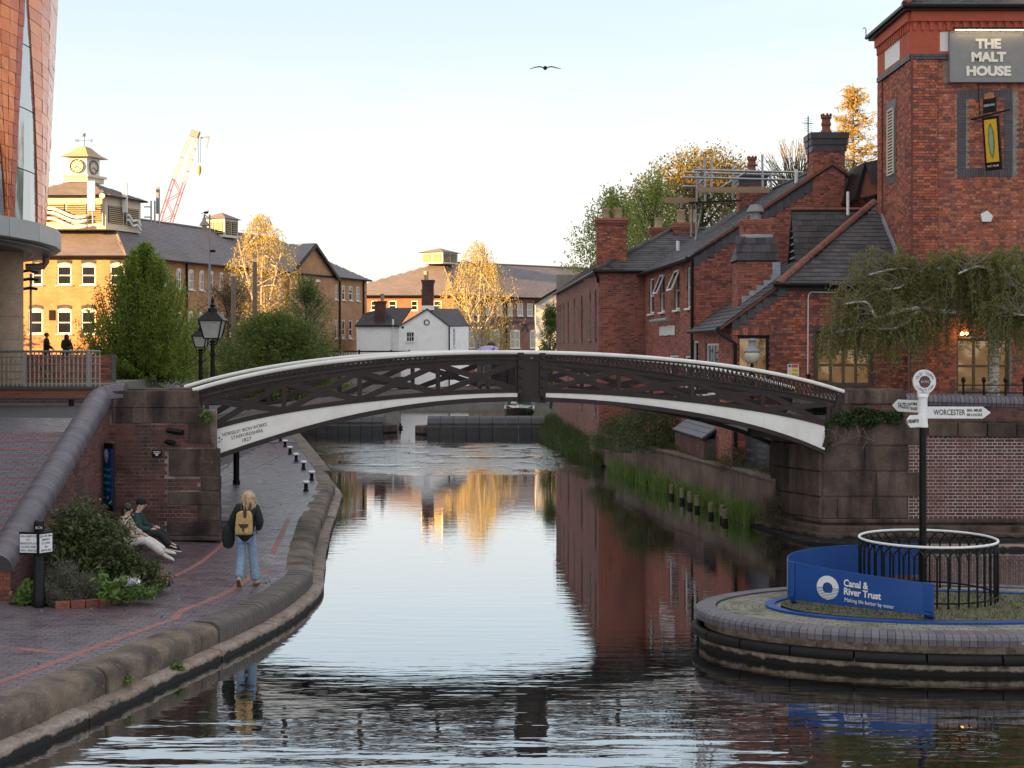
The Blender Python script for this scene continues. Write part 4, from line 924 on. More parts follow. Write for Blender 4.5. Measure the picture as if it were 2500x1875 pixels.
# ================================================================== PUB EXTENSION (hipped roof, glazed front)
YE = 40.7; ex0 = RX(1787, YE); ex1 = tx0; ezb = 1.05
pe = thing('pub_extension', (8.5, 42, ezb), 'low brick pub wing with hipped slate roof and red ridge tiles beside the tower', 'pub building')
pit = .725; hx = RX(1905, YE); hz = RZ(690, YE)             # where the hip starts on the front eave
def roofz(x): return hz + (x-hx)*pit
e1w = (RX(1799,YE)-ex0, RX(1879,YE)-ex0, RZ(960,YE)-ezb, RZ(819,YE)-ezb)
e2w = (RX(1991,YE)-ex0, RX(2131,YE)-ex0, RZ(943,YE)-ezb, RZ(797,YE)-ezb)
mb = MB(); wall(mb, (ex0,YE,ezb), (1,0,0), (0,0,1), ex1-ex0, hz-ezb-1.4, [e1w, e2w], .14)
mb.poly([(ex0,YE,hz-1.4),(ex1,YE,hz-1.4),(ex1,YE,hz-.02),(hx,YE,hz-.02),(ex0,YE,roofz(ex0)-.05)])
def in_e(u, v):
    z = ezb+v; x = ex0+u
    for o in (e1w, e2w):
        if o[0]-.02 < u < o[1]+.02 and o[2] < v < o[3]+.02: return False
        if o[0]-.15 < u < o[1]+.15 and o[3] < v < o[3]+.24: return False      # soldier course over the opening
    return z < min(hz-.22, roofz(x)-.32)
lwa = Vector((ex0, YE, 0)); lwb = Vector((6.02, 47.0, 0)); lu = (lwa-lwb).normalized(); lL = (lwa-lwb).length
def s_of(Y): return (47.0-Y)/(47.0-YE)*lL
eave_l = RZ(788, YE)
l1 = (s_of(44.6), s_of(42.6), RZ(965,43.6)-ezb, RZ(838,43.6)-ezb); l2 = (s_of(46.9), s_of(45.9), RZ(960,46.4)-ezb, RZ(832,46.4)-ezb)
wall(mb, (lwb.x,lwb.y,ezb), lu, (0,0,1), lL, eave_l-ezb, [l1, l2], .12); mb.build('wall', M_mortar_dark, pe)
pieces(pe, (ex0,YE,ezb), (1,0,0), (0,0,1), ex1-ex0, hz-ezb, M_brick_pub, bl=.235, bh=.0815, bond='flemish', inside=in_e, nind=300)
def in_l(u, v): return not any(o[0]-.05 < u < o[1]+.05 and o[2]-.02 < v < o[3]+.2 for o in (l1, l2))
pieces(pe, (lwb.x,lwb.y,ezb), lu, (0,0,1), lL, eave_l-ezb-.12, M_brick_house, bl=.235, bh=.0815, bond='flemish', inside=in_l, nind=0)
for o in (e1w, e2w):
    pieces(pe, (ex0+o[0]-.12,YE,ezb+o[3]+.01), (1,0,0), (0,0,1), o[1]-o[0]+.24, .225, M_brick_pub, bl=.075, bh=.225, bond='stack', nind=50)
for o in (l1, l2): pieces(pe, Vector((lwb.x,lwb.y,ezb))+lu*(o[0]-.1)+Vector((0,0,o[3]+.01)), lu, (0,0,1), o[1]-o[0]+.2, .2, M_brick_house, bl=.075, bh=.2, bond='stack', nind=20)
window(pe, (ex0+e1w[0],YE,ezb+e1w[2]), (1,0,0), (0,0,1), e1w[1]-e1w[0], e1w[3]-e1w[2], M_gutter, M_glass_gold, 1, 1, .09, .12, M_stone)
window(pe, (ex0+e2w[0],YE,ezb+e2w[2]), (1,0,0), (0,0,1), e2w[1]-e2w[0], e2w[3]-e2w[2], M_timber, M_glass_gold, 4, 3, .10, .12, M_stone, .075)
for o, n_ in ((l1, 2), (l2, 1)): window(pe, Vector((lwb.x,lwb.y,ezb))+lu*o[0]+Vector((0,0,o[2])), lu, (0,0,1), o[1]-o[0], o[3]-o[2], M_white, M_glass, n_, 1, .07, .06, M_white)
# dentil course under the front eave, stepped corbels up the verge
pieces(pe, (hx,YE,hz-.215), (1,0,0), (0,0,1), ex1-hx, .08, M_blue, bl=.12, bh=.08, dep=.03, nind=40, bond='stack')
pieces(pe, (hx,YE,hz-.13), (1,0,0), (0,0,1), ex1-hx, .10, M_blue, bl=.24, bh=.10, dep=.06, nind=20, bond='stack')
k = 0; x = ex0
while x < hx:
    MB().box((x,YE-.035,roofz(x)-.34), (x+.215,YE+.02,roofz(x)-.07)).build('verge_brick', M_blue, pe); x += .222
mb = MB(); mb.prism([(ex0-.35,YE-.12,roofz(ex0-.35)-.10),(hx,YE-.12,roofz(hx)-.10),(hx,YE-.12,roofz(hx)-.02),(ex0-.35,YE-.12,roofz(ex0-.35)-.02)], (0,.14,0)); mb.build('verge_tile', M_terracotta, pe)
# roof slopes
yb_ = 47.0
quad_roof(pe, [(ex0-.35,yb_,roofz(ex0-.35)),(ex0-.35,YE-.1,roofz(ex0-.35)),(hx,YE-.1,roofz(hx)),(tx0+.3,YE-.1+(tx0+.3-hx),roofz(tx0+.3)),(tx0+.3,yb_,roofz(tx0+.3))], M_slate_base)
quad_roof(pe, [(hx,YE-.2,hz-.07),(tx0+.3,YE-.2,hz-.07),(tx0+.3,YE-.2+(tx0+.3-hx),hz-.07+(tx0+.3-hx)*pit),], M_slate_base)
lo = Vector((ex0-.38,yb_,roofz(ex0-.38)+.004))
pieces(pe, lo, (0,-1,0), (1,0,pit), yb_-YE+.15, (tx0-ex0+.38)*1.235, M_slate, 'slate', 'slate_courses', .30, .22, .004, .010, tilt=.014, nind=110,
       inside=lambda u, v: (yb_-u) > YE-.1 + max(0, (ex0-.38+v/1.235) - hx) - .05)
pieces(pe, (hx-.02,YE-.22,hz-.08), (1,0,0), (0,1,pit), tx0-hx+.1, (tx0-hx)*1.235, M_slate, 'slate', 'slate_courses', .30, .22, .004, .010, tilt=.014, nind=190,
       inside=lambda u, v: u > v/1.235 - .12)
tiles_along(pe, (hx-.12,YE-.22,hz-.06), (tx0-.05,YE-.1+(tx0-hx),roofz(tx0)+.02), .12, .42, M_terracotta)
mb = MB(); mb.tube([(hx-.25,YE-.28,hz-.06),(ex1,YE-.28,hz-.08)], .07, 8); mb.tube([(ex0-.42,YE-.1,roofz(ex0-.4)-.05),(ex0-.5,yb_-.2,roofz(ex0-.4)-.05)], .07, 8); mb.build('gutter', M_gutter, pe, smooth='auto')
mb = MB(); dpx = ex0+.08; mb.tube([(ex0-.40,YE-.06,roofz(ex0-.4)-.1),(ex0-.25,YE-.1,roofz(ex0-.4)-.25),(dpx,YE-.1,roofz(ex0-.4)-.45),(dpx,YE-.1,1.3)], .055, 8); mb.build('downpipe', M_gutter, pe, smooth='auto')
# lead flashing against the tower
fl = [(tx0-.03, YE-.2+t, hz-.05+t*pit) for t in [i*.35 for i in range(10)]]
for p, q in zip(fl[:-1], fl[1:]): MB().prism([(p[0],p[1],p[2]-.02),(q[0],q[1],q[2]-.02),(q[0],q[1],q[2]+.22),(p[0],p[1],p[2]+.22)], (-.03,0,0)).build('lead_step', M_lead, pe)
# big chimney with slated shoulders and a metal cowl
cx0, cx1, cy0, cy1 = 6.85, 8.0, 42.7, 43.8
MB().box((cx0,cy0,4.9), (cx1,cy1,7.36)).build('chimney_base', M_mortar_dark, pe)
for (O, U, w) in (((cx0,cy0,5.2),(1,0,0),cx1-cx0), ((cx0,cy1,5.2),(0,-1,0),cy1-cy0)): pieces(pe, O, U, (0,0,1), w, 2.14, M_brick_house, bl=.235, bh=.0815, bond='flemish', nind=60)
nk = (cx0+.2, cx1-.12, cy0+.15, cy1-.15)
mb = MB(); bq = [(cx0-.06,cy0-.06),(cx1+.06,cy0-.06),(cx1+.06,cy1+.06),(cx0-.06,cy1+.06)]; tq = [(nk[0],nk[2]),(nk[1],nk[2]),(nk[1],nk[3]),(nk[0],nk[3])]
mb.add([(x,y,7.34) for x,y in bq] + [(x,y,8.12) for x,y in tq], [(3,2,1,0),(4,5,6,7),(0,1,5,4),(1,2,6,5),(2,3,7,6),(3,0,4,7)]); mb.build('chimney_shoulder', M_slate_base, pe)
for (a, b_, c) in ((bq[0],bq[1],tq[0]), (bq[3],bq[0],tq[3])):
    a3 = Vector((*a,7.35)); b3 = Vector((*b_,7.35)); up = Vector(((tq[0][0]+tq[1][0])/2 if a == bq[0] else tq[0][0], tq[0][1] if a == bq[0] else (tq[0][1]+tq[3][1])/2, 8.12)) - (a3+b3)/2
    Ub = (b3-a3).normalized(); Vb = (up - Ub*up.dot(Ub)).normalized(); W_ = (b3-a3).length
    pieces(pe, a3, Ub, Vb, W_, up.length, M_slate, 'slate', 'slate_courses', .3, .26, .005, .012, tilt=.014, nind=20, inside=lambda u, v: .22*v/.8 - .05 < u < W_ - .15*v/.8 + .05)
MB().box((nk[0]-.04,nk[2]-.04,8.06),(nk[1]+.04,nk[3]+.04,8.16)).build('chimney_lead', M_lead, pe)
stack(pe, nk[0], nk[1], nk[2], nk[3], 8.1, 8.62, M_brick_house, M_brick_house, .05, .15, 20)
MB().lathe(((nk[0]+nk[1])/2,(nk[2]+nk[3])/2,8.62), [(.17,0),(.17,.16),(.14,.17),(.14,.24),(.26,.25),(.26,.30),(.19,.40),(.18,.47),(.02,.49)], 16).build('chimney_cowl', M_grey, pe, smooth='auto')
tt = [(cx0+.1+i*.22, cy0-.01, roofz(cx0+.1+i*.22)) for i in range(6)]
for i, p in enumerate(tt[:-1]): MB().box((p[0],cy0-.03,p[2]-.05),(p[0]+.215,cy0-.005,p[2]+.26)).build('lead_step', M_lead, pe)
MB().box((cx1-.12,cy0-.035,6.2),(cx1+.12,cy0-.01,7.3)).build('lead_apron', M_lead, pe)
# louvred gablet on the left slope
gy = 44.4; gx = RX(1938, gy); gz = RZ(512, gy); gb = roofz(gx); hw = .62
mb = MB(); mb.prism([(gx,gy-hw,gb+.02),(gx,gy+hw,gb+.02),(gx,gy,gz)], (.05,0,0)); mb.build('gablet_louvre', M_gutter, pe)
for i in range(7):
    f = (i+.4)/7.6; wv = hw*(1-f)*.9; MB().obox((gx-.02,gy,gb+.05+f*(gz-gb)), (0,-1,0), Vector((-.6,0,-.8)), Vector((-.8,0,.6)), wv*2, .10, .012).build('louvre_slat', M_grey, pe)
gl = (gz-roofz(gx))/pit
quad_roof(pe, [(gx-.08,gy-hw-.05,gb),(gx+gl,gy-hw-.05,gb),(gx+gl,gy,gz),(gx-.08,gy,gz)], M_slate_base, .05)
quad_roof(pe, [(gx-.08,gy,gz),(gx+gl,gy,gz),(gx+.3,gy+hw+.05,gb),(gx-.08,gy+hw+.05,gb)], M_slate_base, .05)
sl = Vector((0,hw+.05,gz-gb)); pieces(pe, (gx-.08,gy-hw-.05,gb+.006), (1,0,0), sl, gl+.1, sl.length, M_slate, 'slate', 'slate_courses', .3, .2, .004, .01, tilt=.012, nind=20, inside=lambda u, v: u < .4 + gl*v/sl.length)
tiles_along(pe, (gx-.08,gy,gz), (gx+gl+.2,gy,gz), .07, .35, M_terracotta)
MB().tube([P(2070,525,43.4), P(2070,468,43.4)], .045, 8).build('vent_pipe', M_white, pe)
# white conduit and floodlights on the front
MB().tube([P(x, y, YE-.03) for x, y in ((2049,714),(1981,713),(1975,718),(1973,730),(1972,915))], .018, 6).build('conduit', M_white, pe)
mb = MB(); mb.obox(P(2088,711,YE-.16), (1,0,0),(0,0,1),(0,1,0), .40,.11,.18); mb.lathe(P(2053,716,YE-.12), [(.06,-.05),(.07,0),(.05,.06)], 10); mb.bar(P(2075,711,YE-.1), P(2075,711,YE), .05); mb.build('floodlight', M_gutter, pe)
MB().obox(P(1890,719,YE-.1), (1,0,0),(0,0,1),(0,1,0), .12,.06,.14).build('floodlight', M_gutter, pe)
MB().obox(P(1974,920,YE-.03), (1,0,0),(0,0,1),(0,1,0), .1,.16,.05).build('junction_box', M_gutter, pe)
# warning notice on the wall
wsn = thing('warning_notice', P(1936.5,917,YE-.03), 'white notice with red and yellow warning panels on the pub wall', 'sign')
cw = P(1936.5,903.5,YE-.035); MB().obox(cw, (1,0,0),(0,0,1),(0,1,0), .33,.34,.02).build('panel', M_white, wsn)
Mr = mat('sign_red', [(.55,.02,.03),(.6,.03,.04)], .5); My = mat('sign_yellow', [(.75,.55,.03),(.8,.6,.04)], .5)
for (dx, dz, w, h, m_) in ((.05,.115,.19,.085,Mr),(.05,0,.19,.09,My),(.05,-.115,.19,.09,My)): MB().obox(cw+Vector((dx,-.012,dz)), (1,0,0),(0,0,1),(0,1,0), w,h,.004).build('colour_panel', m_, wsn)
for (z_, tx_) in ((.115,'No swimming'),(0,'Danger'),(-.115,'Deep water')): text_mesh('lettering', tx_, .032, cw+Vector((.05,-.015,z_)), (1,0,0), (0,0,1), M_white if z_ > .1 else M_letter, wsn, .001, 'CENTER')
for dz in (0,-.115): MB().prism([cw+Vector((-.10+a*.04,-.013,dz+b_*.04)) for a, b_ in ((-1,-.9),(1,-.9),(0,.9))], (0,-.003,0)).build('triangle_mark', My, wsn)
MB().prism([cw+Vector((-.10+.04*math.cos(a),-.013,.115+.04*math.sin(a))) for a in [k*.5236 for k in range(12)]], (0,-.003,0)).build('round_mark', mat('sign_blue_ring', [(.08,.05,.25),(.1,.06,.3)], .5), wsn)
# grey welcome board low on the wall under the bridge
wb = thing('welcome_board', P(1845,1155,39.6), 'grey pub welcome board with pale lettering low under the bridge', 'sign')
a0 = P(1809,1062,41.0); a1 = P(1880,1076,39.3); Uw = Vector((a1.x-a0.x, a1.y-a0.y, 0)); Ww = Uw.length; Uw.normalize(); Nw = Uw.cross(Vector((0,0,1))); zc = (RZ(1062,41)+RZ(1140,41))/2; cwb = Vector(((a0.x+a1.x)/2,(a0.y+a1.y)/2,zc-.06)); hb = 1.12
MB().obox(cwb, Uw,(0,0,1),Nw, Ww,hb,.05).build('board', mat('slate_grey_board', [(.055,.058,.068),(.075,.078,.088)], .5, 3), wb)
MB().obox(cwb-Vector((0,0,hb/2)), Uw,(0,0,1),Nw, Ww,.03,.06).build('trim', M_white, wb)
for (tx_, u, z_, w) in (('WELCOME TO',-.25,.12,.55),('THE MALT HOUSE',-.22,-.12,.7),('PUB KITCHEN',.25,.30,.5),('CRAFT BEER',.25,-.02,.45),('LIVE SPORT',.25,-.34,.45)):
    text_mesh('lettering', tx_, .10, cwb+Uw*(u*Ww)+Vector((0,0,z_))+Nw*.027, Uw, (0,0,1), M_grey, wb, .001, 'CENTER', 1, 0, w*Ww*.62)
for z_ in (.14,-.18): MB().obox(cwb+Uw*(.25*Ww)+Vector((0,0,z_))+Nw*.027, Uw,(0,0,1),Nw, .22*Ww,.012,.004).build('rule', M_grey, wb)
# small slated ledge over the water side wall
sl0 = Vector((5.55,45.6,0)); mbq = [(5.42,47.6,1.95),(5.78,42.9,1.95),(6.35,42.9,2.35),(6.0,47.6,2.35)]
quad_roof(pe, mbq, M_slate_base, .05, 'ledge_deck'); Ul = (Vector(mbq[1])-Vector(mbq[0])).normalized(); Vl = Vector(mbq[3])-Vector(mbq[0])
Mledge = mat('pale_ledge_slate', [(.13,.14,.155),(.19,.20,.22)], .5, 4, rnd=.5)
pieces(pe, Vector(mbq[0])+Vector((0,0,.005)), Ul, (Vl - Ul*Vl.dot(Ul)), 4.7, .68, Mledge, 'slate', 'slate_courses', .26, .225, .004, .012, tilt=.02, nind=60)
mb = MB(); mb.prism([(5.5,47.5,1.1),(5.86,43.0,1.1),(5.86,43.0,1.93),(5.5,47.5,1.93)], (.4,.05,0)); mb.build('ledge_wall', M_mortar_dark, pe)
pieces(pe, (5.5,47.5,1.1), (.36,-4.5,0), (0,0,1), 4.5, .83, M_brick_old, bl=.235, bh=.083, bond='flemish', nind=0)
# ================================================================== PUB HOUSE (gabled, white windows, chimney)
YH = 47.0; hx0 = RX(1694, YH); hez = RZ(620, YH); hax = RX(2030, YH); haz = RZ(400, YH); hyf = 58.0; hxf = hx0 - .064*(hyf-YH); hp = (haz-hez)/(hax-hx0)
ph = thing('pub_house', (8, 52, 1.05), 'dark brick gabled house with white windows and slate roof behind the bridge', 'house')
hu = Vector((hx0-hxf, YH-hyf, 0)); hL = hu.length; hu.normalize()
def h_s(px):
    k = (px-CX)/F; Y = (hx0 + .064*YH)/(k+.064); return (hyf-Y)/(hyf-YH)*hL, Y
ops = []
for (xa, xb) in ((1586,1597),(1613,1623),(1648,1660),(1678,1691)): ops.append((h_s(xa)[0], h_s(xb)[0], 6.06-1.05, 7.46-1.05))
for (xa, xb) in ((1634,1658),(1672,1688)): ops.append((h_s(xa)[0], h_s(xb)[0], 3.0-1.05, 4.45-1.05))
mb = MB(); wall(mb, (hxf,hyf,1.05), hu, (0,0,1), hL, hez-1.05, ops, .12)
mb.poly([(hx0,YH,1.05),(15.2,YH,1.05),(15.2,YH,hez),(hax,YH,haz-.05),(hx0,YH,hez)]); mb.build('wall', M_mortar_dark, ph)
pieces(ph, (hxf,hyf,1.05), hu, (0,0,1), hL, hez-1.05-.22, M_brick_house, bl=.235, bh=.0815, bond='flemish', nind=240, inside=lambda u, v: not any(o[0]-.03 < u < o[1]+.03 and o[2]-.02 < v < o[3]+.02 for o in ops))
pieces(ph, (hx0,YH,5.0), (1,0,0), (0,0,1), 8.5, 5.9, M_brick_house, bl=.235, bh=.0815, bond='flemish', nind=200, inside=lambda u, v: 5+v < min(hez + u*hp, 2*haz-hez - u*hp) - .42 and 5+v > roofz(hx0+u) - .3)
pieces(ph, (hxf,hyf,hez-.21), hu, (0,0,1), hL, .10, M_blue, bl=.12, bh=.10, dep=.05, nind=30, bond='stack')
for i, o in enumerate(ops):
    c = Vector((hxf,hyf,1.05)) + hu*o[0] + Vector((0,0,o[2])); w_ = o[1]-o[0]; h_ = o[3]-o[2]
    wd = window(ph, c, hu, (0,0,1), w_, h_, M_white, M_glass, 1, 2, .07, .06, M_white, .05)
    if i in (1, 2):                                   # top sash hinged open
        n = hu.cross(Vector((0,0,1))); Vt = (Vector((0,0,1)) - n*.42).normalized(); Nt = hu.cross(Vt)
        top = c + Vector((0,0,h_-.02)) + n*.02; cen = top + hu*(w_/2) - Vt*(h_*.27)
        for (a, b_, c2, d_) in ((0,w_,-.02,.05),(0,w_,h_*.54-.05,h_*.54),(0,.06,0,h_*.54),(w_-.06,w_,0,h_*.54)):
            MB().obox(top + hu*((a+b_)/2) - Vt*((c2+d_)/2), hu, Vt, Nt, b_-a, d_-c2, .05).build('open_sash', M_white, wd)
        MB().obox(cen, hu, Vt, Nt, w_-.1, h_*.54-.1, .01).build('open_pane', M_glass, wd)
# verge, roof, gutter
for sgn in (-1, 1):
    xa = hx0 if sgn < 0 else 2*hax-hx0; n = 20
    for k in range(n):
        x = xa + (hax-xa)*k/n; x2 = xa + (hax-xa)*(k+1)/n; zk = hez + abs(x-xa)*hp
        MB().box((min(x,x2),YH-.035,zk-.40), (max(x,x2)-.008,YH+.02,zk-.02)).build('verge_brick', M_blue, ph)
    mb = MB(); mb.prism([(xa,YH-.12,hez-.04),(hax,YH-.12,haz-.04),(hax,YH-.12,haz+.06),(xa,YH-.12,hez+.06)], (0,.16,0)); mb.build('verge_tile', M_terracotta, ph)
    far = Vector((hxf-hx0, hyf-YH, 0))
    q = [Vector((xa-.18*(-sgn if sgn < 0 else -1)*(1 if sgn < 0 else 1),YH-.1,hez-.1)), Vector((hax,YH-.1,haz))]
    a = Vector((xa + .2*sgn, YH-.1, hez - .2*hp)); c = Vector((hax,YH-.1,haz))
    quad_roof(ph, [a+far, a, c, c+far] if sgn < 0 else [a, a+far, c+far, c], M_slate_base)
a = Vector((hx0-.2,YH-.1,hez-.2*hp+.006)) + far; Vh = Vector((hax-hx0+.2,0,(hax-hx0+.2)*hp)); Vh = Vh - hu*Vh.dot(hu)
pieces(ph, a, hu, Vh, hL+.1, Vh.length-.02, M_slate, 'slate', 'slate_courses', .30, .22, .004, .01, tilt=.014, nind=200)
tiles_along(ph, (hax,YH-.1,haz), Vector((hax,YH-.1,haz))+far, .10, .42, M_slate)
mb = MB(); mb.tube([(hx0-.25,YH-.15,hez-.16), Vector((hx0-.25,YH-.15,hez-.16))+far], .07, 8); mb.tube([(hx0-.08,YH-.08,hez-.2),(hx0-.06,YH-.06,1.5)], .055, 8); mb.tube([(hxf-.06,hyf-.15,hez-.2),(hxf-.06,hyf-.15,1.5)], .055, 8); mb.build('gutter', M_gutter, ph, smooth='auto')
stack(ph, RX(1985,YH), RX(2062,YH), YH-.06, YH+.9, 9.4, RZ(324,YH), M_brick_house, M_blue, .10, .62, 120)
pot(ph, ((RX(1985,YH)+RX(2062,YH))/2, YH+.4, RZ(324,YH)), .17, .62, M_terracotta, True)
stack(ph, RX(1806,55.5), RX(1870,55.5), 55.5, 56.3, 9.4, RZ(421,55.5), M_brick_house, M_blue, .08, .5, 30)
pot(ph, (RX(1840,55.5), 55.9, RZ(421,55.5)), .18, .62, M_terracotta, True)
MB().tube([P(1655,612,54), P(1655,588,54)], .07, 8).build('vent_pipe', M_white, ph); MB().tube([P(1944,452,49), P(1944,413,49)], .06, 8).build('vent_pipe', M_white, ph)
mb = MB(); mb.prism([P(2092,485,45.2), P(2116,398,45.2), P(2152,392,45.2), P(2152,470,45.2)], (0,2,0)); mb.build('side_gable', M_brick_house, ph)
mb = MB(); mb.prism([P(2086,485,45.1), P(2112,395,45.1), P(2119,397,45.1), P(2096,490,45.1)], (0,2.2,0)); mb.build('side_verge', M_gutter, ph)
mb = MB(); mb.prism([P(2114,396,45.0), P(2150,388,45.0), P(2154,440,44.9), P(2128,447,44.9)], (0,.06,.0)); mb.build('side_slates', M_slate, ph)
# white plank shutter with lamp
c0 = h_s(1614); c1 = h_s(1650); Oc = Vector((hxf,hyf,0))+hu*c0[0]; wv = c1[0]-c0[0]; nv = hu.cross(Vector((0,0,1)))
for k in range(7):
    MB().obox(Oc + hu*(wv*(k+.5)/7) + Vector((0,0,5.35+random.uniform(-.02,.02))) + nv*.05, hu, (0,0,1), nv, wv/7-.02, .34, .04).build('sign_plank', M_white, ph)
MB().tube([Oc + Vector((0,0,5.72)) + nv*.3 - hu*.5, Oc + hu*wv + Vector((0,0,5.72)) + nv*.3], .08, 8).build('strip_lamp', M_grey, ph, smooth='auto')
# TV aerial
ae = thing('tv_aerial', P(1973,410,YH), 'spiky black television aerial beside the gable chimney', 'aerial')
pm = [P(1973,400,YH+.2), P(1973,284,YH+.2)]; MB().tube(pm, .02, 6).build('mast', M_gutter, ae)
mb = MB(); a = P(1973,300,YH+.2); mb.bar(a-Vector((.22,0,0)), a+Vector((.22,.2,0)), .015)
for k in range(7):
    c = P(1973,290+k*5,YH+.2); mb.bar(c-Vector((.14,.1,0)), c+Vector((.14,.1,0)), .009)
mb.build('elements', M_gutter, ae)
# ================================================================== CHAPEL-LIKE BLOCK with tall slot windows
YC = 57.5; c_x0 = RX(1462, YC); cez = RZ(660, YC); cyf = 82.0; cxf = c_x0 - .039*(cyf-YC)
ch = thing('slot_window_building', (5, 66, .5), 'long brown brick building with tall narrow arched windows and big chimney', 'building')
cu_ = Vector((c_x0-cxf, YC-cyf, 0)); cL = cu_.length; cu_.normalize()
def c_s(px):
    k = (px-CX)/F; Y = (c_x0 + .039*YC)/(k+.039); return (cyf-Y)/(cyf-YC)*cL, Y
slots = []
for px in (1361,1365.5,1370,1377,1388,1403,1421,1442,1455):
    s, Y = c_s(px); slots.append((s-.42, s+.42, 5.1-.5, 7.15-.5))
slots = [o for o in slots if o[0] > .3 and o[1] < cL-.2]
low = [(a, b_, 2.0-.5, 3.7-.5) for a, b_, _, _ in slots[2::2]]
mb = MB(); wall(mb, (cxf,cyf,.5), cu_, (0,0,1), cL, cez-.5, slots+low, .22); mb.poly([(c_x0,YC,.5),(9.5,YC,.5),(9.5,YC,cez),(c_x0,YC,cez)]); mb.poly([(cxf,cyf,.5),(cxf,cyf,cez+1.1),(cxf+8,cyf,cez+1.1),(cxf+8,cyf,.5)])
mb.build('wall', M_mortar, ch)
M_brick_chapel = mat('chapel_brick', [(.09,.045,.042),(.17,.075,.06),(.22,.10,.08),(.15,.07,.06)], .88, 6, rnd=.7, bump=.2, stains=[((.05,.035,.035), .5, .5, .8, .5, None)])
pieces(ch, (cxf,cyf,.5), cu_, (0,0,1), cL, cez-.5-.05, M_brick_chapel, bl=.235, bh=.0815, bond='flemish', nind=200, inside=lambda u, v: not any(o[0]-.02 < u < o[1]+.02 and o[2] < v < o[3]+.05 for o in slots+low))
pieces(ch, (c_x0,YC,.5), (1,0,0), (0,0,1), 2.2, cez-.55, M_brick_house, bl=.235, bh=.078, bond='flemish', nind=100)
nc = cu_.cross(Vector((0,0,1)))
for o in slots+low:
    c = Vector((cxf,cyf,.5)) + cu_*((o[0]+o[1])/2)
    w = MB(); w.obox(c + Vector((0,0,(o[2]+o[3])/2)) - nc*.2, cu_, (0,0,1), nc, o[1]-o[0], o[3]-o[2], .03); wo_ = w.build('window', M_glass, ch)
    for k in range(7):                               # arch ring filling the square head
        a = math.pi*(k+.5)/7; MB().obox(c + Vector((0,0,o[3]-.30)) + cu_*(.46*math.cos(a)) + Vector((0,0,.42*math.sin(a))) - nc*.03, cu_*math.cos(a)+Vector((0,0,math.sin(a))), -cu_*math.sin(a)+Vector((0,0,math.cos(a))), nc, .18, .21, .10).build('arch_brick', M_brick_chapel, wo_)
    MB().obox(c + Vector((0,0,o[2]-.05)) + nc*.02, cu_, (0,0,1), nc, o[1]-o[0]+.1, .10, .14).build('sill', M_kerb_pale, wo_)
pc = .55; rr = 3.4
q0 = Vector((c_x0-.15,YC-.15,cez)); hipT = Vector((c_x0+rr,YC+rr,cez+rr*pc+.08)); q1 = Vector((12,YC-.15,cez))
quad_roof(ch, [q0, q1, Vector((12,YC+rr,hipT.z)), hipT], M_slate_base); quad_roof(ch, [Vector((c_x0-.3,YC+2*rr,cez)), q0, hipT], M_slate_base)
quad_roof(ch, [hipT, Vector((12,YC+rr,hipT.z)), Vector((12,YC+2*rr,cez)), Vector((c_x0-.3,YC+2*rr,cez))], M_slate_base)
Vc = Vector((0,1,pc)); lc = math.hypot(1, pc)
pieces(ch, q0+Vector((0,0,.006)), (1,0,0), Vc, 8, rr*lc+.1, M_slate, 'slate', 'slate_courses', .3, .22, .004, .01, tilt=.014, nind=80, inside=lambda u, v: u > v/lc-.1)
Vd = Vector((1,0,pc)); pieces(ch, Vector((c_x0-.3,YC+2*rr,cez+.006)), cu_, Vd - cu_*Vd.dot(cu_), 2*rr+.1, rr*lc, M_slate, 'slate', 'slate_courses', .3, .22, .004, .01, tilt=.014, nind=40, inside=lambda u, v: v/lc < min(u, 2*rr-u)+.1)
tiles_along(ch, q0, hipT, .11, .42, M_slate); tiles_along(ch, hipT, (12,YC+rr,hipT.z), .11, .42, M_slate)
a = Vector((cxf-.12,cyf,cez)); Wl = cL-2*rr
Ve = Vector((1,0,.75)); quad_roof(ch, [a, a+cu_*Wl, a+cu_*Wl+Ve*1.7, a+Ve*1.7], M_slate_base)
pieces(ch, a+Vector((0,0,.006)), cu_, Ve - cu_*Ve.dot(cu_), Wl, 2.1, M_slate, 'slate', 'slate_courses', .3, .22, .004, .01, tilt=.014, nind=40)
mb = MB(); mb.tube([q0+Vector((-.05,-.05,-.06)), q1], .06, 8); mb.tube([q0+Vector((-.05,-.05,-.06)), Vector((cxf-.18,cyf,cez-.06))], .06, 8); mb.tube([q0+Vector((.0,-.05,-.06)), q0+Vector((.1,.05,-.35)), q0+Vector((.12,.08,-.5))], .055, 8); mb.build('gutter', M_gutter, ch, smooth='auto')
stack(ch, RX(1459,YC+.6), RX(1530,YC+.6), YC+.6, YC+1.5, cez-.2, RZ(532,YC+.6), M_brick_pub, M_brick_house, .08, .3, 120)
for px in (1480,1509): pot(ch, (RX(px,58.3), 58.5, RZ(532,58.1)), .15, .45, M_buff)
stack(ch, RX(1590,61.3), RX(1622,61.3), 61.3, 62.0, cez+.5, RZ(555,61.3), M_brick_pub, M_brick_house, .06, .25, 20); pot(ch, (RX(1607,61.6), 61.6, RZ(555,61.3)), .16, .45, M_buff)
stack(ch, RX(1644,60.5), RX(1702,60.5), 60.5, 61.3, cez+.5, RZ(543,60.5), M_brick_pub, M_brick_house, .06, .3, 30)
for px in (1662,1691): pot(ch, (RX(px,60.9), 60.9, RZ(543,60.5)), .16, .58, M_buff)
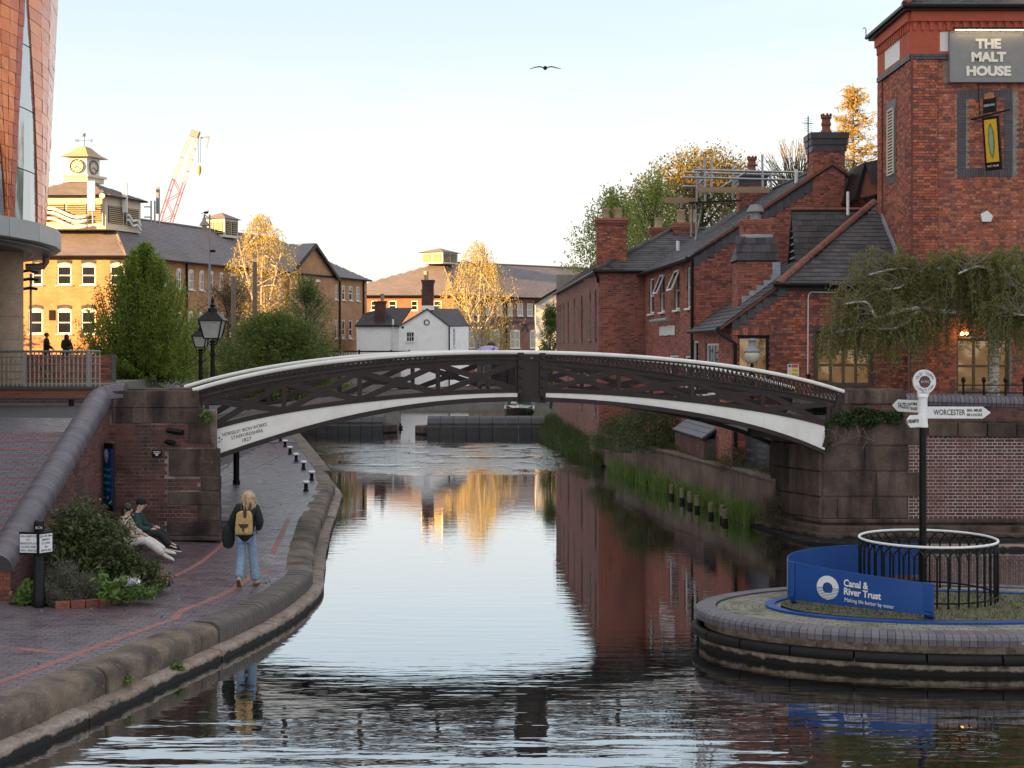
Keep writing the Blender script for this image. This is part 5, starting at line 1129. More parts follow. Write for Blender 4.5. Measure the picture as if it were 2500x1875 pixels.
# scaffold round the chimney
sf = thing('scaffold', P(1740,560,54), 'tubular scaffold with timber boards round the roof chimney', 'scaffold')
def pole(a, b_, Y, Y2=None): MB().tube([P(*a, Y), P(*b_, Y2 or Y)], .048, 6).build('scaffold_tube', M_steel, sf)
for a, b_, Y in (((1720,386),(1722,500),54),((1738,383),(1737,483),54),((1709,408),(1710,480),55.3),((1861,378),(1862,470),54),((1690,500),(1688,578),55),((1702,420),(1700,590),54.5),((1665,478),(1664,508),55)): pole(a, b_, Y)
for a, b_, Y in (((1695,415),(1960,421),54),((1665,433),(1960,440),54),((1668,455),(1720,456),54.6),((1697,408),(1730,430),54.2),((1705,450),(1730,425),54.5),((1718,490),(1698,585),54.5),((1670,421),(1900,427),55.2),((1880,420),(1885,470),54.4),((1790,400),(1790,490),54.4),((1830,415),(1740,470),54.8)): pole(a, b_, Y)
for (x0, x1, y0, y1, Y) in ((1701,1880,456,470,53.9),(1625,1702,482,495,54.6)): mb = MB(); px_poly(mb, [(x0,y1),(x1,y1+1),(x1,y0+1),(x0,y0)], Y, .05); mb.build('scaffold_board', mat('scaffold_timber', [(.28,.18,.11),(.36,.24,.15)], .8, 4, stretch=(.3,1,4)), sf)
for k in range(4): mb = MB(); px_poly(mb, [(1682,496),(1812,490),(1812,487),(1682,493)], 53.6+k*.35, .3); mb.build('platform_board', M_gutter, sf)
# ================================================================== UPPER TERRACE, BANDED WALL AND RAILING (left)
mb = MB(); mb.prism([(-60,42.2,.3),(-12.2,42.2,.3),(-13.5,60,.3),(-20,86,.3),(-60,86,.3)], (0,0,3.32)); tag(mb.build('upper_terrace', mat('terrace_slabs', [(.16,.145,.12),(.24,.22,.18)], .85, 2)), kind='structure')
mb = MB(); mb.poly([(-12.2,42,.6),(-9.0,34,.6),(-10.2,48,.62),(-13.5,70,.62),(-16,86,.62),(-20,86,2.6),(-13.5,60,2.9),(-12.2,42.2,2.8)]); tag(mb.build('garden_bank', M_soil), kind='structure')
YB = 42.0; bx0 = RX(-60, YB); bx1 = RX(242, YB); wz0 = RZ(1030, YB); wz1 = RZ(944, YB)
bw = thing('banded_brick_wall', ((bx0+bx1)/2, YB, wz0), 'low red and blue banded brick wall under the steel railing', 'wall')
MB().box((bx0,YB,wz0), (bx1,YB+.2,wz1)).build('wall_core', M_mortar, bw)
nr = int((wz1-wz0)/.08)
M_brick_band = mat('banding_red_brick', [(.24,.07,.045),(.33,.10,.06),(.28,.085,.055)], .8, 6, rnd=.6, bump=.1); M_brick_pale = mat('banding_pale_brick', [(.24,.14,.12),(.30,.18,.15)], .8, 6, rnd=.6)
for m_, rf in ((M_blue, lambda r: r % 6 in (1,2)), (M_brick_band, lambda r: r % 6 in (3,4,5)), (M_brick_pale, lambda r: r % 6 == 0)):
    pieces(bw, (bx0,YB,wz0), (1,0,0), (0,0,1), bx1-bx0, wz1-wz0-.1, m_, bl=.225, bh=.08, gap=.009, dep=.008, rows=rf, nind=100)
MB().box((bx0,YB-.06,wz1-.1), (bx1,YB+.3,wz1)).build('coping', M_blue, bw, bevel=.02)
MB().tube([P(174,975,YB-.1), P(174,1003,YB-.1)], .07, 10).build('bollard_light', M_black_iron, bw)
rl = thing('steel_railing', ((bx0+bx1)/2, YB+.1, wz1), 'galvanised steel railing of upright bars and five rails on the left terrace', 'railing')
zr1 = RZ(858, YB); yr = YB+.12
for i, z in enumerate((zr1, RZ(872,YB), RZ(889,YB), RZ(907,YB), RZ(925,YB))):
    MB().tube([(bx0,yr,z),(bx1,yr,z)], .035 if i == 0 else .013, 8).build('rail', M_steel, rl, smooth='auto')
x = bx0
M_bar = mat('pale_bar', [(.40,.35,.26),(.50,.44,.33)], .5, 5)
while x < bx1:
    MB().box((x,yr+.02,wz1), (x+.035,yr+.05,zr1-.02)).build('bar', M_bar, rl); x += .13
for px in (58, 215): MB().box((RX(px,YB)-.045,yr-.03,wz1), (RX(px,YB)+.045,yr+.03,zr1)).build('post', M_steel, rl)
pw_ = thing('planter_wall', (-15,44.6,3.62), 'dark brick planter wall standing behind the steel railing', 'wall')
MB().box((-24,44.4,3.6),(-12.6,44.9,RZ(866,44.4))).build('wall_core', M_mortar_dark, pw_)
pieces(pw_, (-24,44.4,3.62), (1,0,0), (0,0,1), 11.4, RZ(866,44.4)-3.64, M_brick_house, bl=.225, bh=.078, nind=60)
# ================================================================== ARENA (copper clad drum, hall added out of view to shade the foreground)
AX, AY = -25.85, 40.0
M_copper = mat('copper_cladding', [(.36,.075,.025),(.52,.13,.04),(.64,.19,.06),(.42,.095,.03)], .22, 2.2, rnd=.6, metal=.6, bump=.45, bscale=2.2, rvar=.1)
M_copper_red = mat('copper_red_edge', [(.40,.07,.04),(.50,.10,.06)], .35, 3, rnd=.5, metal=.4)
M_facade_glass = glass('arena_glass', (.45,.50,.54), .06, .9, .55)
M_fascia = mat('grey_fascia', [(.36,.355,.35),(.44,.435,.43)], .45, .8, metal=.2)
M_colstone = mat('column_stone', [(.34,.24,.17),(.42,.31,.22)], .85, 4, bump=.2)
ar = thing('arena', (AX, AY, 0), 'copper and glass clad round arena with grey overhanging rim at the left edge', 'arena')
def ar_R(z): return 12.0 + .0486*(z-8.3)
def ar_p(th, z, dr=0): r = ar_R(z)+dr; return Vector((AX + r*math.cos(th), AY + r*math.sin(th), z))
def ar_solve(px, py, dr=0):
    """angle and height on the drum for a photo point"""
    best = None
    for i in range(900):
        th = -math.pi*.62 + i*.0028
        k = (py-CY)/F; r = ar_R(10)+dr; x = AX+r*math.cos(th); y = AY+r*math.sin(th); z = H - k*y
        p = ar_p(th, z, dr); q = CX + F*p.x/p.y
        if p.x*math.cos(th)+(p.y)*math.sin(th) > 0 and False: continue
        if best is None or abs(q-px) < best[0]: best = (abs(q-px), th, z)
        if q > px and i > 5: break
    return best[1], best[2]
TH_S = math.atan2(.31, .95)                           # silhouette angle
def edge_fn(pts):
    a = [ar_solve(x, y) for x, y in pts]; a.sort(key=lambda t: t[1]); zs = [t[1] for t in a]; ts = [t[0] for t in a]
    return lambda z: float(np.interp(z, zs, ts))
e_c2 = edge_fn([(69,0),(79,155),(88,340),(91,486),(92,560)]); e_g0 = edge_fn([(61,0),(54,138),(47,287),(40,439),(35,527)]); e_c1 = edge_fn([(-25,0),(-15,200),(0,340),(10,440),(14,527)])
zrows = np.arange(8.2, 17.2, .34)
def strip(f0, f1, cols, m_, name):
    for k in range(len(zrows)-1):
        z0, z1 = zrows[k]+.006, zrows[k+1]-.006
        for c in range(cols):
            a0 = f0(z0)+(f1(z0)-f0(z0))*c/cols; b0 = f0(z0)+(f1(z0)-f0(z0))*(c+1)/cols; a1 = f0(z1)+(f1(z1)-f0(z1))*c/cols; b1 = f0(z1)+(f1(z1)-f0(z1))*(c+1)/cols
            g = .0008; j = [random.uniform(0,.02) for _ in range(4)]
            q = [ar_p(a0+g, z0, j[0]), ar_p(b0-g, z0, j[1]), ar_p(b1-g, z1, j[2]), ar_p(a1+g, z1, j[3])]
            MB().prism(q, -Vector((math.cos(a0), math.sin(a0), 0))*.05).build(name, m_, ar)
end = lambda z: TH_S + .35
strip(e_c2, lambda z: (e_c2(z)+TH_S)/2, 2, M_copper, 'copper_panel'); strip(lambda z: (e_c2(z)+TH_S)/2, end, 3, M_copper, 'copper_panel')
strip(e_c1, lambda z: e_g0(z)-.03, 3, M_copper, 'copper_panel'); strip(lambda z: e_g0(z)-.03, e_g0, 1, M_copper_red, 'red_edge_panel')
zg = [8.2, 9.75, 11.45, 13.2, 15.0, 17.2]
for (f0, f1, n) in ((e_g0, e_c2, 3), (lambda z: e_c1(z)-.35, e_c1, 3)):
    for k in range(len(zg)-1):
        for c in range(n):
            q = []
            for (z, cc_) in ((zg[k]+.015,c),(zg[k]+.015,c+1),(zg[k+1]-.015,c+1),(zg[k+1]-.015,c)):
                th = f0(z)+(f1(z)-f0(z))*cc_/n; q.append(ar_p(th, z, -.03))
            MB().prism(q, -Vector((math.cos(TH_S-.5), math.sin(TH_S-.5), 0))*.03).build('glass_panel', M_facade_glass, ar)
mb = MB(); n = 72                                     # dark body behind the cladding
mb.lathe((AX,AY,0), [(11.75,8.0),(11.85,17.0),(11.9,19.0),(.1,19.2)], n); mb.build('drum', M_gutter, ar, smooth='auto')
for k in range(40):                                   # rim segments
    t0 = -math.pi + 2*math.pi*k/40; t1 = t0 + 2*math.pi/40 - .002
    if not (-2.6 < t0 < 1.2): continue
    vs = [Vector((AX+r*math.cos(t), AY+r*math.sin(t), z)) for t in (t0, t1) for (r, z) in ((12.45,7.72),(12.45,8.25),(11.6,8.30),(11.6,7.6))]
    MB().add(vs, [(0,1,2,3),(7,6,5,4),(0,4,5,1),(1,5,6,2),(2,6,7,3),(3,7,4,0)]).build('rim_panel', M_fascia, ar)
MB().lathe((AX,AY,0), [(12.2,7.62),(12.2,7.66),(.1,7.66)], 60).build('soffit', mat('dark_soffit', [(.07,.06,.06),(.11,.095,.09)], .4, 2), ar)
ccx = RX(55, 43.0)-.62
for k in range(6):
    MB().lathe((ccx,43.0,3.62+k*.68), [(.62,.0),(.62,.66),(.60,.665),(.60,.68)], 28).build('column_drum', M_colstone, ar, smooth='auto')
MB().tube([P(112,620,45.2), P(112,640,45.2), P(106,650,45.2), P(62,652,45)], .11, 10).build('rainwater_pipe', mat('pink_pipe', [(.22,.14,.13),(.28,.18,.16)], .5), ar, smooth='auto')
MB().box((-84,-45,0),(-46,55,26)).build('shade_block', mat('shade_block_grey', [(.30,.29,.28),(.36,.35,.34)], .7, .2), ar)  # unseen box, added and sized to keep low sun off the foreground
MB().box((-46,20,0),(-30,52,7.6)).build('foyer', mat('foyer_wall', [(.10,.09,.085),(.15,.14,.13)], .6, .5), ar)
# ================================================================== FAR BUILDINGS
M_fb_gold = uvbrick('office_brick', (.52,.24,.10), (.42,.17,.075), (.46,.34,.22), .25, .085, .012)
M_fb_red = uvbrick('warehouse_brick', (.30,.11,.06), (.22,.075,.05), (.30,.23,.19), .25, .085, .012)
def sash(parent, O, U, w, h, arch=False, pm=None, nx=1):
    wd = window(parent, O, U, (0,0,1), w, h, M_white, pm or M_glass_far, nx, 2, .10, .06, M_white, .07, split=False)
    if arch:
        U = Vector(U).normalized(); N = U.cross(Vector((0,0,1))); O = Vector(O); mb = MB()
        mb.prism([O + U*(w/2) + U*(w/2)*math.cos(a) + Vector((0,0,h-.02+.22*math.sin(a))) + N*.01 for a in [math.pi*k/8 for k in range(9)]], -N*.06); mb.build('arch_head', M_white, wd)
    return wd
def head(parent, O, U, w, h, N, m_=None):
    for k in range(7):
        f = (k+.5)/7; MB().obox(Vector(O) + Vector(U)*(w*f) + Vector((0,0,h+.24+.10*math.sin(math.pi*f))) + Vector(N)*.012, U, (0,0,1), N, w/7-.015, .22, .04).build('arch_brick', m_ or M_blue, parent)
# ---- long office building with clock turret
C0 = Vector((-26.2,95,0)); ou = Vector((12.9,34,0)).normalized(); oL = 36.4; oz0 = .55; oez = 10.85
ob = thing('office_building', (-28, 108, oz0), 'long golden brick office building with slate roof, white windows and clock turret', 'office building')
side_n = Vector((ou.y,-ou.x,0))
def o_s(px):
    k = (px-CX)/F; s = (k*C0.y - C0.x)/(ou.x - k*ou.y); return s
fx0 = -46.0; fops = []
for (a, b_) in ((78,104),(139,175),(198,234),(268,304)): fops.append((RX(a,95)-fx0, RX(b_,95)-fx0, 8.95-oz0, 10.25-oz0))
for (a, b_) in ((69,105),(139,175),(198,234),(268,304)): fops.append((RX(a,95)-fx0, RX(b_,95)-fx0, 5.65-oz0, 7.2-oz0))
sops = []
for (a, b_) in ((340,352),(372,384),(402,413),(431,443),(460,473),(487,498),(511,521),(536,545),(561,570),(586,594),(610,618),(634,641),(657,664),(680,687),(703,710),(816,824),(835,843),(852,861),(870,878)):
    for (z0, z1) in ((8.95,10.25),(5.55,7.2)): sops.append((o_s(a), o_s(b_), z0-oz0, z1-oz0))
mb = MB(); wall(mb, (fx0,95,oz0), (1,0,0), (0,0,1), C0.x-fx0, oez-oz0, fops, .12); wall(mb, (C0.x,C0.y,oz0), ou, (0,0,1), oL, oez-oz0, sops, .12)
Ce = C0 + ou*oL; mb.poly([Ce+Vector((0,0,oz0)), Vector((Ce.x-22,Ce.y,oz0)), Vector((Ce.x-22,Ce.y,oez)), Ce+Vector((0,0,oez))])
mb.poly([(fx0,95,oz0),(fx0,95,oez),(Ce.x-22,Ce.y,oez),(Ce.x-22,Ce.y,oz0)]); mb.build('wall', M_fb_gold, ob, uv=True)
for i, o in enumerate(fops):
    O = Vector((fx0+o[0],95,oz0+o[2])); sash(ob, O, (1,0,0), o[1]-o[0], o[3]-o[2], True); head(ob, O, (1,0,0), o[1]-o[0], o[3]-o[2], (0,-1,0))
for o in sops:
    O = Vector((C0.x,C0.y,oz0+o[2])) + ou*o[0]; sash(ob, O, ou, o[1]-o[0], o[3]-o[2], o_s(800) > o[0]); 
MB().box((RX(120,95),94.95,RZ(782,95)),(RX(134,95),95.02,RZ(757,95))).build('vent_grille', M_gutter, ob)
for px in (454, 828, 886): p = C0 + ou*o_s(px) + side_n*.08; MB().tube([p+Vector((0,0,oz0)), p+Vector((0,0,oez))], .09, 6).build('downpipe', M_gutter, ob)
# roof
ez_ = oez+.02; apx = Vector((-28.8,101,14.2)); rend = apx + ou*23.5; bk = lambda p, d: Vector((p.x-d, p.y+d*.38, ez_))
eF0 = Vector((fx0,94.6,ez_)); eF1 = Vector((C0.x+.35,94.6,ez_)); eE = Ce + side_n*.35 + ou*.3; eE.z = ez_
Vlf = Vector((apx.x-14,101,14.2))
quad_roof(ob, [eF0, eF1, apx, Vlf], M_slate_base); quad_roof(ob, [eF1, eE, rend, apx], M_slate_base); quad_roof(ob, [eE, Vector((eE.x-18,eE.y+1,ez_)), rend], M_slate_base)
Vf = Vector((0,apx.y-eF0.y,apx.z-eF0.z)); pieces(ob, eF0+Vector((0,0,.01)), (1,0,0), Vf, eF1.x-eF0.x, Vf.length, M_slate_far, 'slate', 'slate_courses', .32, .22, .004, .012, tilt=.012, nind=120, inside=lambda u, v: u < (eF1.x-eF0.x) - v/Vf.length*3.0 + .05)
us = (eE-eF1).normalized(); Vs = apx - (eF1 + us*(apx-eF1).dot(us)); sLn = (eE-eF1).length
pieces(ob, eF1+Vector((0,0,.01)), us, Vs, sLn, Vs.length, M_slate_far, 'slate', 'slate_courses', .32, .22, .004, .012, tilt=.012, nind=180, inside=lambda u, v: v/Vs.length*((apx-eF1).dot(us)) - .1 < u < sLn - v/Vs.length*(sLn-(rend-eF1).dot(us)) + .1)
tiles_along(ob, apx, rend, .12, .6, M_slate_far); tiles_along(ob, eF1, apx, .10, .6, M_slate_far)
mb = MB(); mb.tube([eF0+Vector((0,-.06,-.02)), eF1+Vector((.05,-.06,-.02)), eE], .08, 6); mb.build('gutter', M_gutter, ob)
# cross gable on the side
gs0, gs1 = o_s(700), o_s(812); gm = (gs0+gs1)/2; a = C0+ou*gs0+side_n*.25; c = C0+ou*gs1+side_n*.25; ap = C0+ou*gm+side_n*.25+Vector((0,0,13.35)); a.z = c.z = oez
mb = MB(); mb.prism([Vector((a.x,a.y,oz0)), Vector((c.x,c.y,oz0)), c, ap, a], -side_n*.3); mb.build('gable_wall', M_fb_gold, ob, uv=True)
inn = -side_n*5.5
for (p, q) in ((a, ap), (ap, c)):
    e_ = (ap - p) if p is a else (c - ap); lowp = a if p is a else c; ext = (lowp-ap)*.1
    lo_ = lowp + ext + side_n*.3; hi_ = ap + side_n*.3 + Vector((0,0,.08)); 
    quad_roof(ob, [hi_, lo_, lo_+inn, hi_+inn] if p is a else [lo_, hi_, hi_+inn, lo_+inn], M_slate_far, .12, 'gable_roof')
    MB().bar(lo_+Vector((0,0,-.05)), hi_+Vector((0,0,-.05)), .14, .25).build('barge_board', M_gutter, ob)
for (sx_, z0) in ((-.9,8.95),(.9,8.95),(-.9,5.6),(.9,5.6)): sash(ob, C0+ou*(gm+sx_-.45)+side_n*.25+Vector((0,0,z0)), ou, .9, 1.4, True)
# louvred plant room, wave rails, antennas
bc0 = P(258,545,97.0); bz0 = 12.9; bz1 = RZ(478,97); bxl = -5.8
c4 = [Vector((bc0.x,97,0)), Vector((bc0.x,97,0))+ou*4.0, Vector((bc0.x+bxl,97,0))+ou*4.0, Vector((bc0.x+bxl,97,0))]
mb = MB(); mb.prism([p+Vector((0,0,bz0)) for p in c4], (0,0,bz1-bz0)); pr_ = mb.build('plant_room', M_cream, ob)
def louv(O, U, w, z0, z1, nn=9):
    U = Vector(U).normalized(); N = U.cross(Vector((0,0,1))); O = Vector(O)
    MB().obox(O+U*(w/2)+Vector((0,0,(z0+z1)/2))+N*.01, U,(0,0,1),N, w, z1-z0, .03).build('louvre_recess', M_gutter, pr_)
    for k in range(nn): MB().obox(O+U*(w/2)+Vector((0,0,z0+(z1-z0)*(k+.5)/nn))+N*.05, U, (Vector((0,0,-.8))+N*.6), (Vector((0,0,.6))+N*.8), w-.05, .12, .02).build('louvre_slat', M_buff, pr_)
wz = lambda py: RZ(py, 97)
for (a, b_) in ((RX(60,97),RX(112,97)),(RX(116,97),RX(158,97)),(RX(163,97),RX(212,97)),(RX(216,97),RX(252,97))): louv((a,97,0),(1,0,0),b_-a,wz(543),wz(497))
louv(c4[0]+ou*.25, ou, 1.65, wz(543), wz(500)); louv(c4[0]+ou*2.1, ou, 1.65, wz(543), wz(500))
rc4 = [p + (p-(c4[0]+c4[2])/2).normalized()*.5 + Vector((0,0,bz1)) for p in c4]; apz = Vector(((c4[0].x+c4[2].x)/2,(c4[0].y+c4[2].y)/2,RZ(438,99)))
for i in range(4):
    p, q = rc4[i], rc4[(i+1) % 4]; mb = MB(); mb.poly([p, q, apz]); mb.build('plant_roof', M_slate_base, ob)
    U_ = (q-p).normalized(); V_ = apz-p; V_ = V_ - U_*V_.dot(U_); w_ = (q-p).length; f_ = (apz-p).dot(U_)
    if i in (0, 3): pieces(ob, p+Vector((0,0,.01)), U_, V_, w_, V_.length, M_slate_far, 'slate', 'slate_courses', .3, .2, .004, .01, tilt=.02, nind=40, inside=lambda u, v: v/V_.length*f_ < u < w_ - v/V_.length*(w_-f_))
MB().tube([p+Vector((0,0,-.03)) for p in rc4+rc4[:1]], .06, 6).build('plant_gutter', M_gutter, ob)
for k, y0 in enumerate((516,527,541)):
    pth = [P(100+i*6, y0 - 9*math.sin((i+2)/18*2*math.pi*.8) + (i*.35), 96.75) for i in range(20)]; MB().tube(pth, .11, 8).build('wave_rail', M_white, ob, smooth=True)
for k in range(2):
    pth = [c4[0]+ou*(2.0+i*.14)+side_n*.25+Vector((0,0,wz(520+k*12)-.5*i/12+.12*math.sin(i*.9))) for i in range(13)]; MB().tube(pth, .09, 8).build('wave_rail', M_white, ob, smooth=True)
# clock turret
tc_ = Vector((RX(206,99.2),99.2,0)); th_ = .62; q2 = lambda s, z: [tc_ + (Vector((1,0,0))*a*s + ou*b_*s*1.15) + Vector((0,0,z)) for a, b_ in ((-1,-1),(1,-1),(1,1),(-1,1))]
def frus(s0, z0, s1, z1, m_, nm, par): MB().add(q2(s0,z0)+q2(s1,z1), [(3,2,1,0),(4,5,6,7),(0,1,5,4),(1,2,6,5),(2,3,7,6),(3,0,4,7)]).build(nm, m_, par)
zt_ = lambda py: RZ(py, 99)
ttx = MB(); ttx.add(q2(.62,zt_(428))+q2(.62,zt_(384)), [(3,2,1,0),(4,5,6,7),(0,1,5,4),(1,2,6,5),(2,3,7,6),(3,0,4,7)]); tur = ttx.build('clock_turret', M_white, ob)
frus(.80, zt_(446), .80, zt_(434), M_cream, 'turret_base', tur); frus(.92, zt_(434), .92, zt_(428), M_cream, 'turret_plinth', tur)
for (s0, p0, s1, p1) in ((.98,385,.95,383),(.95,383,.66,376),(.66,376,.46,368),(.46,368,.28,360),(.28,360,.06,356)): frus(s0, zt_(p0), s1, zt_(p1), M_buff, 'turret_dome', tur)
Mroman = M_letter
for (cpos, U_) in ((tc_ - ou*(.62*1.15) + Vector((-.05,-.02,zt_(408))), Vector((1,0,0))), (tc_ + Vector((.62,0,zt_(408))), ou)):
    N_u = U_.cross(Vector((0,0,1))).normalized(); r_ = .47
    f = MB(); f.prism([cpos + N_u*.05 + U_*(r_*math.cos(a)) + Vector((0,0,r_*math.sin(a))) for a in [2*math.pi*k/24 for k in range(24)]], -N_u*.06); fc = f.build('clock_face', M_cream, tur)
    MB().tube([cpos + N_u*.07 + U_*(r_*math.cos(a)) + Vector((0,0,r_*math.sin(a))) for a in [2*math.pi*k/24 for k in range(25)]], .03, 6, False).build('clock_rim', M_letter, tur)
    for k in range(12):
        a = math.pi*k/6; d_ = U_*math.sin(a)+Vector((0,0,math.cos(a))); MB().bar(cpos+N_u*.06+d_*.30, cpos+N_u*.06+d_*.42, .045, .02).build('hour_mark', Mroman, fc)
    for (a, l) in ((R(238),.22),(R(132),.34)): d_ = U_*math.sin(a)+Vector((0,0,math.cos(a))); MB().bar(cpos+N_u*.075, cpos+N_u*.075+d_*l, .04, .02).build('clock_hand', M_letter, fc)
vn = tc_ + Vector((0,0,zt_(356))); MB().tube([vn, vn+Vector((0,0,.95))], .02, 6).build('vane_pole', M_letter, tur)
MB().bar(vn+Vector((-.45,0,.38)), vn+Vector((.45,0,.38)), .022).build('vane_arm', M_letter, tur); MB().bar(vn+Vector((-.24,0,.68)), vn+Vector((.12,0,.68)), .02).build('vane_arrow', M_letter, tur)
for (tx_, dx) in (('W',-.52),('E',.52)): text_mesh('vane_letter', tx_, .32, vn+Vector((dx,0,.38)), (1,0,0), (0,0,1), M_letter, tur, .01, 'CENTER')
mb = MB(); mb.prism([vn+Vector((a,0,.72+b_)) for a, b_ in ((-.1,0),(.1,0),(.08,.1),(.12,.2),(.03,.15),(-.02,.22),(-.06,.12),(-.14,.14))], (0,.02,0)); mb.build('vane_bird', M_letter, tur)
# small roof cupola on the long ridge
def cupola(parent, c, s, z0, z1, z2, ux, uy, nm='cupola'):
    k = [c + ux*a*s + uy*b_*s for a, b_ in ((-1,-1),(1,-1),(1,1),(-1,1))]
    mb = MB(); mb.prism([p+Vector((0,0,z0)) for p in k], (0,0,z1-z0)); cb = mb.build(nm, M_cream, parent)
    e_ = [c + ux*a*s*1.25 + uy*b_*s*1.25 + Vector((0,0,z1)) for a, b_ in ((-1,-1),(1,-1),(1,1),(-1,1))]; ap = c + Vector((0,0,z2))
    MB().add(e_+[ap], [(3,2,1,0),(0,1,4),(1,2,4),(2,3,4),(3,0,4)]).build('cupola_roof', M_slate_far, cb)
    for (U_, N_u, o_) in ((ux, -uy, k[0]), (uy, ux, k[1])):
        w = 2*s
        for (f0, f1) in ((.08,.47),(.53,.92)):
            MB().obox(o_+U_*(w*(f0+f1)/2)+Vector((0,0,z0+(z1-z0)*.5))+N_u*.01, U_,(0,0,1),N_u, w*(f1-f0),(z1-z0)*.7,.03).build('louvre_recess', M_gutter, cb)
            for j in range(6): MB().obox(o_+U_*(w*(f0+f1)/2)+Vector((0,0,z0+(z1-z0)*(.18+.64*(j+.5)/6)))+N_u*.05, U_, Vector((0,0,-.8))+N_u*.6, Vector((0,0,.6))+N_u*.8, w*(f1-f0)-.04, .09, .02).build('louvre_slat', M_buff, cb)
    return cb
cpc = apx + ou*14.0; cpc = Vector((RX(541,cpc.y),cpc.y,0)); cupola(ob, cpc, .95, 13.6, RZ(536,cpc.y), RZ(519,cpc.y), Vector((.92,-.39,0)), Vector((.39,.92,0)))
# antennas on the plant room
def antenna(px, y0, y1, Y, w, lab, wmat=M_white):
    t = thing('phone_antenna', P(px, y1+18, Y), lab, 'antenna', 'mobile phone antennas on the office roof')
    c = P(px, (y0+y1)/2, Y); h = (y1-y0)/F*Y; MB().obox(c, (1,0,0),(0,0,1),(0,1,0), w, h, .16).build('antenna_panel', wmat, t, bevel=.03)
    MB().tube([P(px+4, y0+6, Y+.2), P(px+4, y1+30, Y+.2)], .05, 6).build('antenna_pole', M_steel, t); MB().bar(P(px,y1-8,Y), P(px+4,y1-8,Y+.5), .06).build('antenna_bracket', M_steel, t); return t
antenna(223,442,516,96.4,.52,'tall white rooftop phone antenna in front of the lit plant room'); antenna(305,446,519,98.5,.36,'pale phone antenna on the shaded side of the plant room'); antenna(385,456,522,101,.22,'thin grey phone antenna farthest right of the plant room', M_grey)
dish = thing('dish_antenna', P(248,500,96.6), 'small round white dish antenna on the roof corner', 'antenna')
MB().tube([P(249,478,96.5), P(249,478,96.8)], .2, 16).build('dish', M_white, dish); MB().tube([P(251,475,96.8), P(251,545,96.8)], .05, 6).build('pole', M_steel, dish)
fr = thing('antenna_frame', P(285,545,98), 'grey tubular antenna frame on the plant room side', 'antenna frame')
for px in (281,290,369,378): MB().tube([P(px,478 if px < 300 else 490,99.0 if px < 300 else 100.6), P(px,546,99.0 if px < 300 else 100.6)], .06, 6).build('frame_tube', M_steel, fr)
for (a, b_, Y) in (((265,500),(292,499),98.8),((265,528),(292,527),98.8),((352,505),(370,505),100.5),((352,530),(370,530),100.5)): MB().tube([P(*a,Y), P(*b_,Y)], .05, 6).build('frame_tube', M_steel, fr)
# ---- crane
cr = thing('crane', P(398,845,210), 'red and white lattice crane jib rising behind the office roof', 'crane')
ja, jb = P(395,560,210), P(470,330,210); jd = (jb-ja).normalized(); jn = Vector((jd.z,0,-jd.x)); hwj = .85
foot = ja - jd*14; M_cr_r = mat('crane_red', [(.38,.05,.05),(.45,.07,.07)], .5); M_cr_w = mat('crane_white', [(.34,.33,.34),(.42,.41,.42)], .5)
jL = (jb-ja).length
for seg, (f0, f1, m_) in enumerate(((-1.0,.52,M_cr_r),(.52,1.0,M_cr_w))):
    mb = MB(); a = ja + jd*jL*f0; b_ = ja + jd*jL*f1
    tap = lambda f: hwj*(1 if f < .85 else 1-(f-.85)*2.5)
    for (i, j) in ((-1,0),(1,0),(-1,1),(1,1)): mb.bar(a+jn*i*tap(f0)+Vector((0,j*1.5,0)), b_+jn*i*tap(f1)+Vector((0,j*1.5,0)), .13)
    n = int((f1-f0)*jL/1.7)
    for k in range(n):
        p = a+(b_-a)*k/n; q = a+(b_-a)*(k+1)/n; s = 1 if k % 2 else -1
        for j in (0,1): mb.bar(p-jn*hwj*s*.95+Vector((0,j*1.5,0)), q+jn*hwj*s*.95+Vector((0,j*1.5,0)), .09)
        mb.bar(p+jn*hwj*s*.95, p+jn*hwj*s*.95+Vector((0,1.5,0)), .08)
    mb.build('jib_lattice', m_, cr)
hd = MB(); hd.obox(jb+jd*.3+jn*.3, jd, (0,1,0), jn, 1.0, 1.0, 1.2); hd.bar(jb+jn*1.3, jb+jn*2.6+Vector((0,0,.6)), .2); hd.bar(jb+jn*2.6+Vector((0,0,.6)), jb+jn*2.2+Vector((0,0,-1.2)), .15); hd.build('jib_head', M_grey, cr)
hk = jb+jn*1.6; hb_ = P(484,398,210); mb = MB(); mb.bar((hb_.x,210,hk.z), hb_, .05); mb.bar((hb_.x+.3,210,hk.z), hb_+Vector((.3,0,0)), .05); mb.build('hoist_rope', M_gutter, cr)
MB().lathe(hb_+Vector((.15,0,-1.2)), [(.1,-.7),(.2,-.4),(.3,0),(.3,.5),(.2,.8)], 10).build('hook_block', mat('hook_yellow', [(.45,.25,.04),(.5,.3,.05)], .5), cr)
MB().box((foot.x-4,206,0.6),(foot.x+4,214,3.5)).build('crawler_base', M_cr_r, cr)
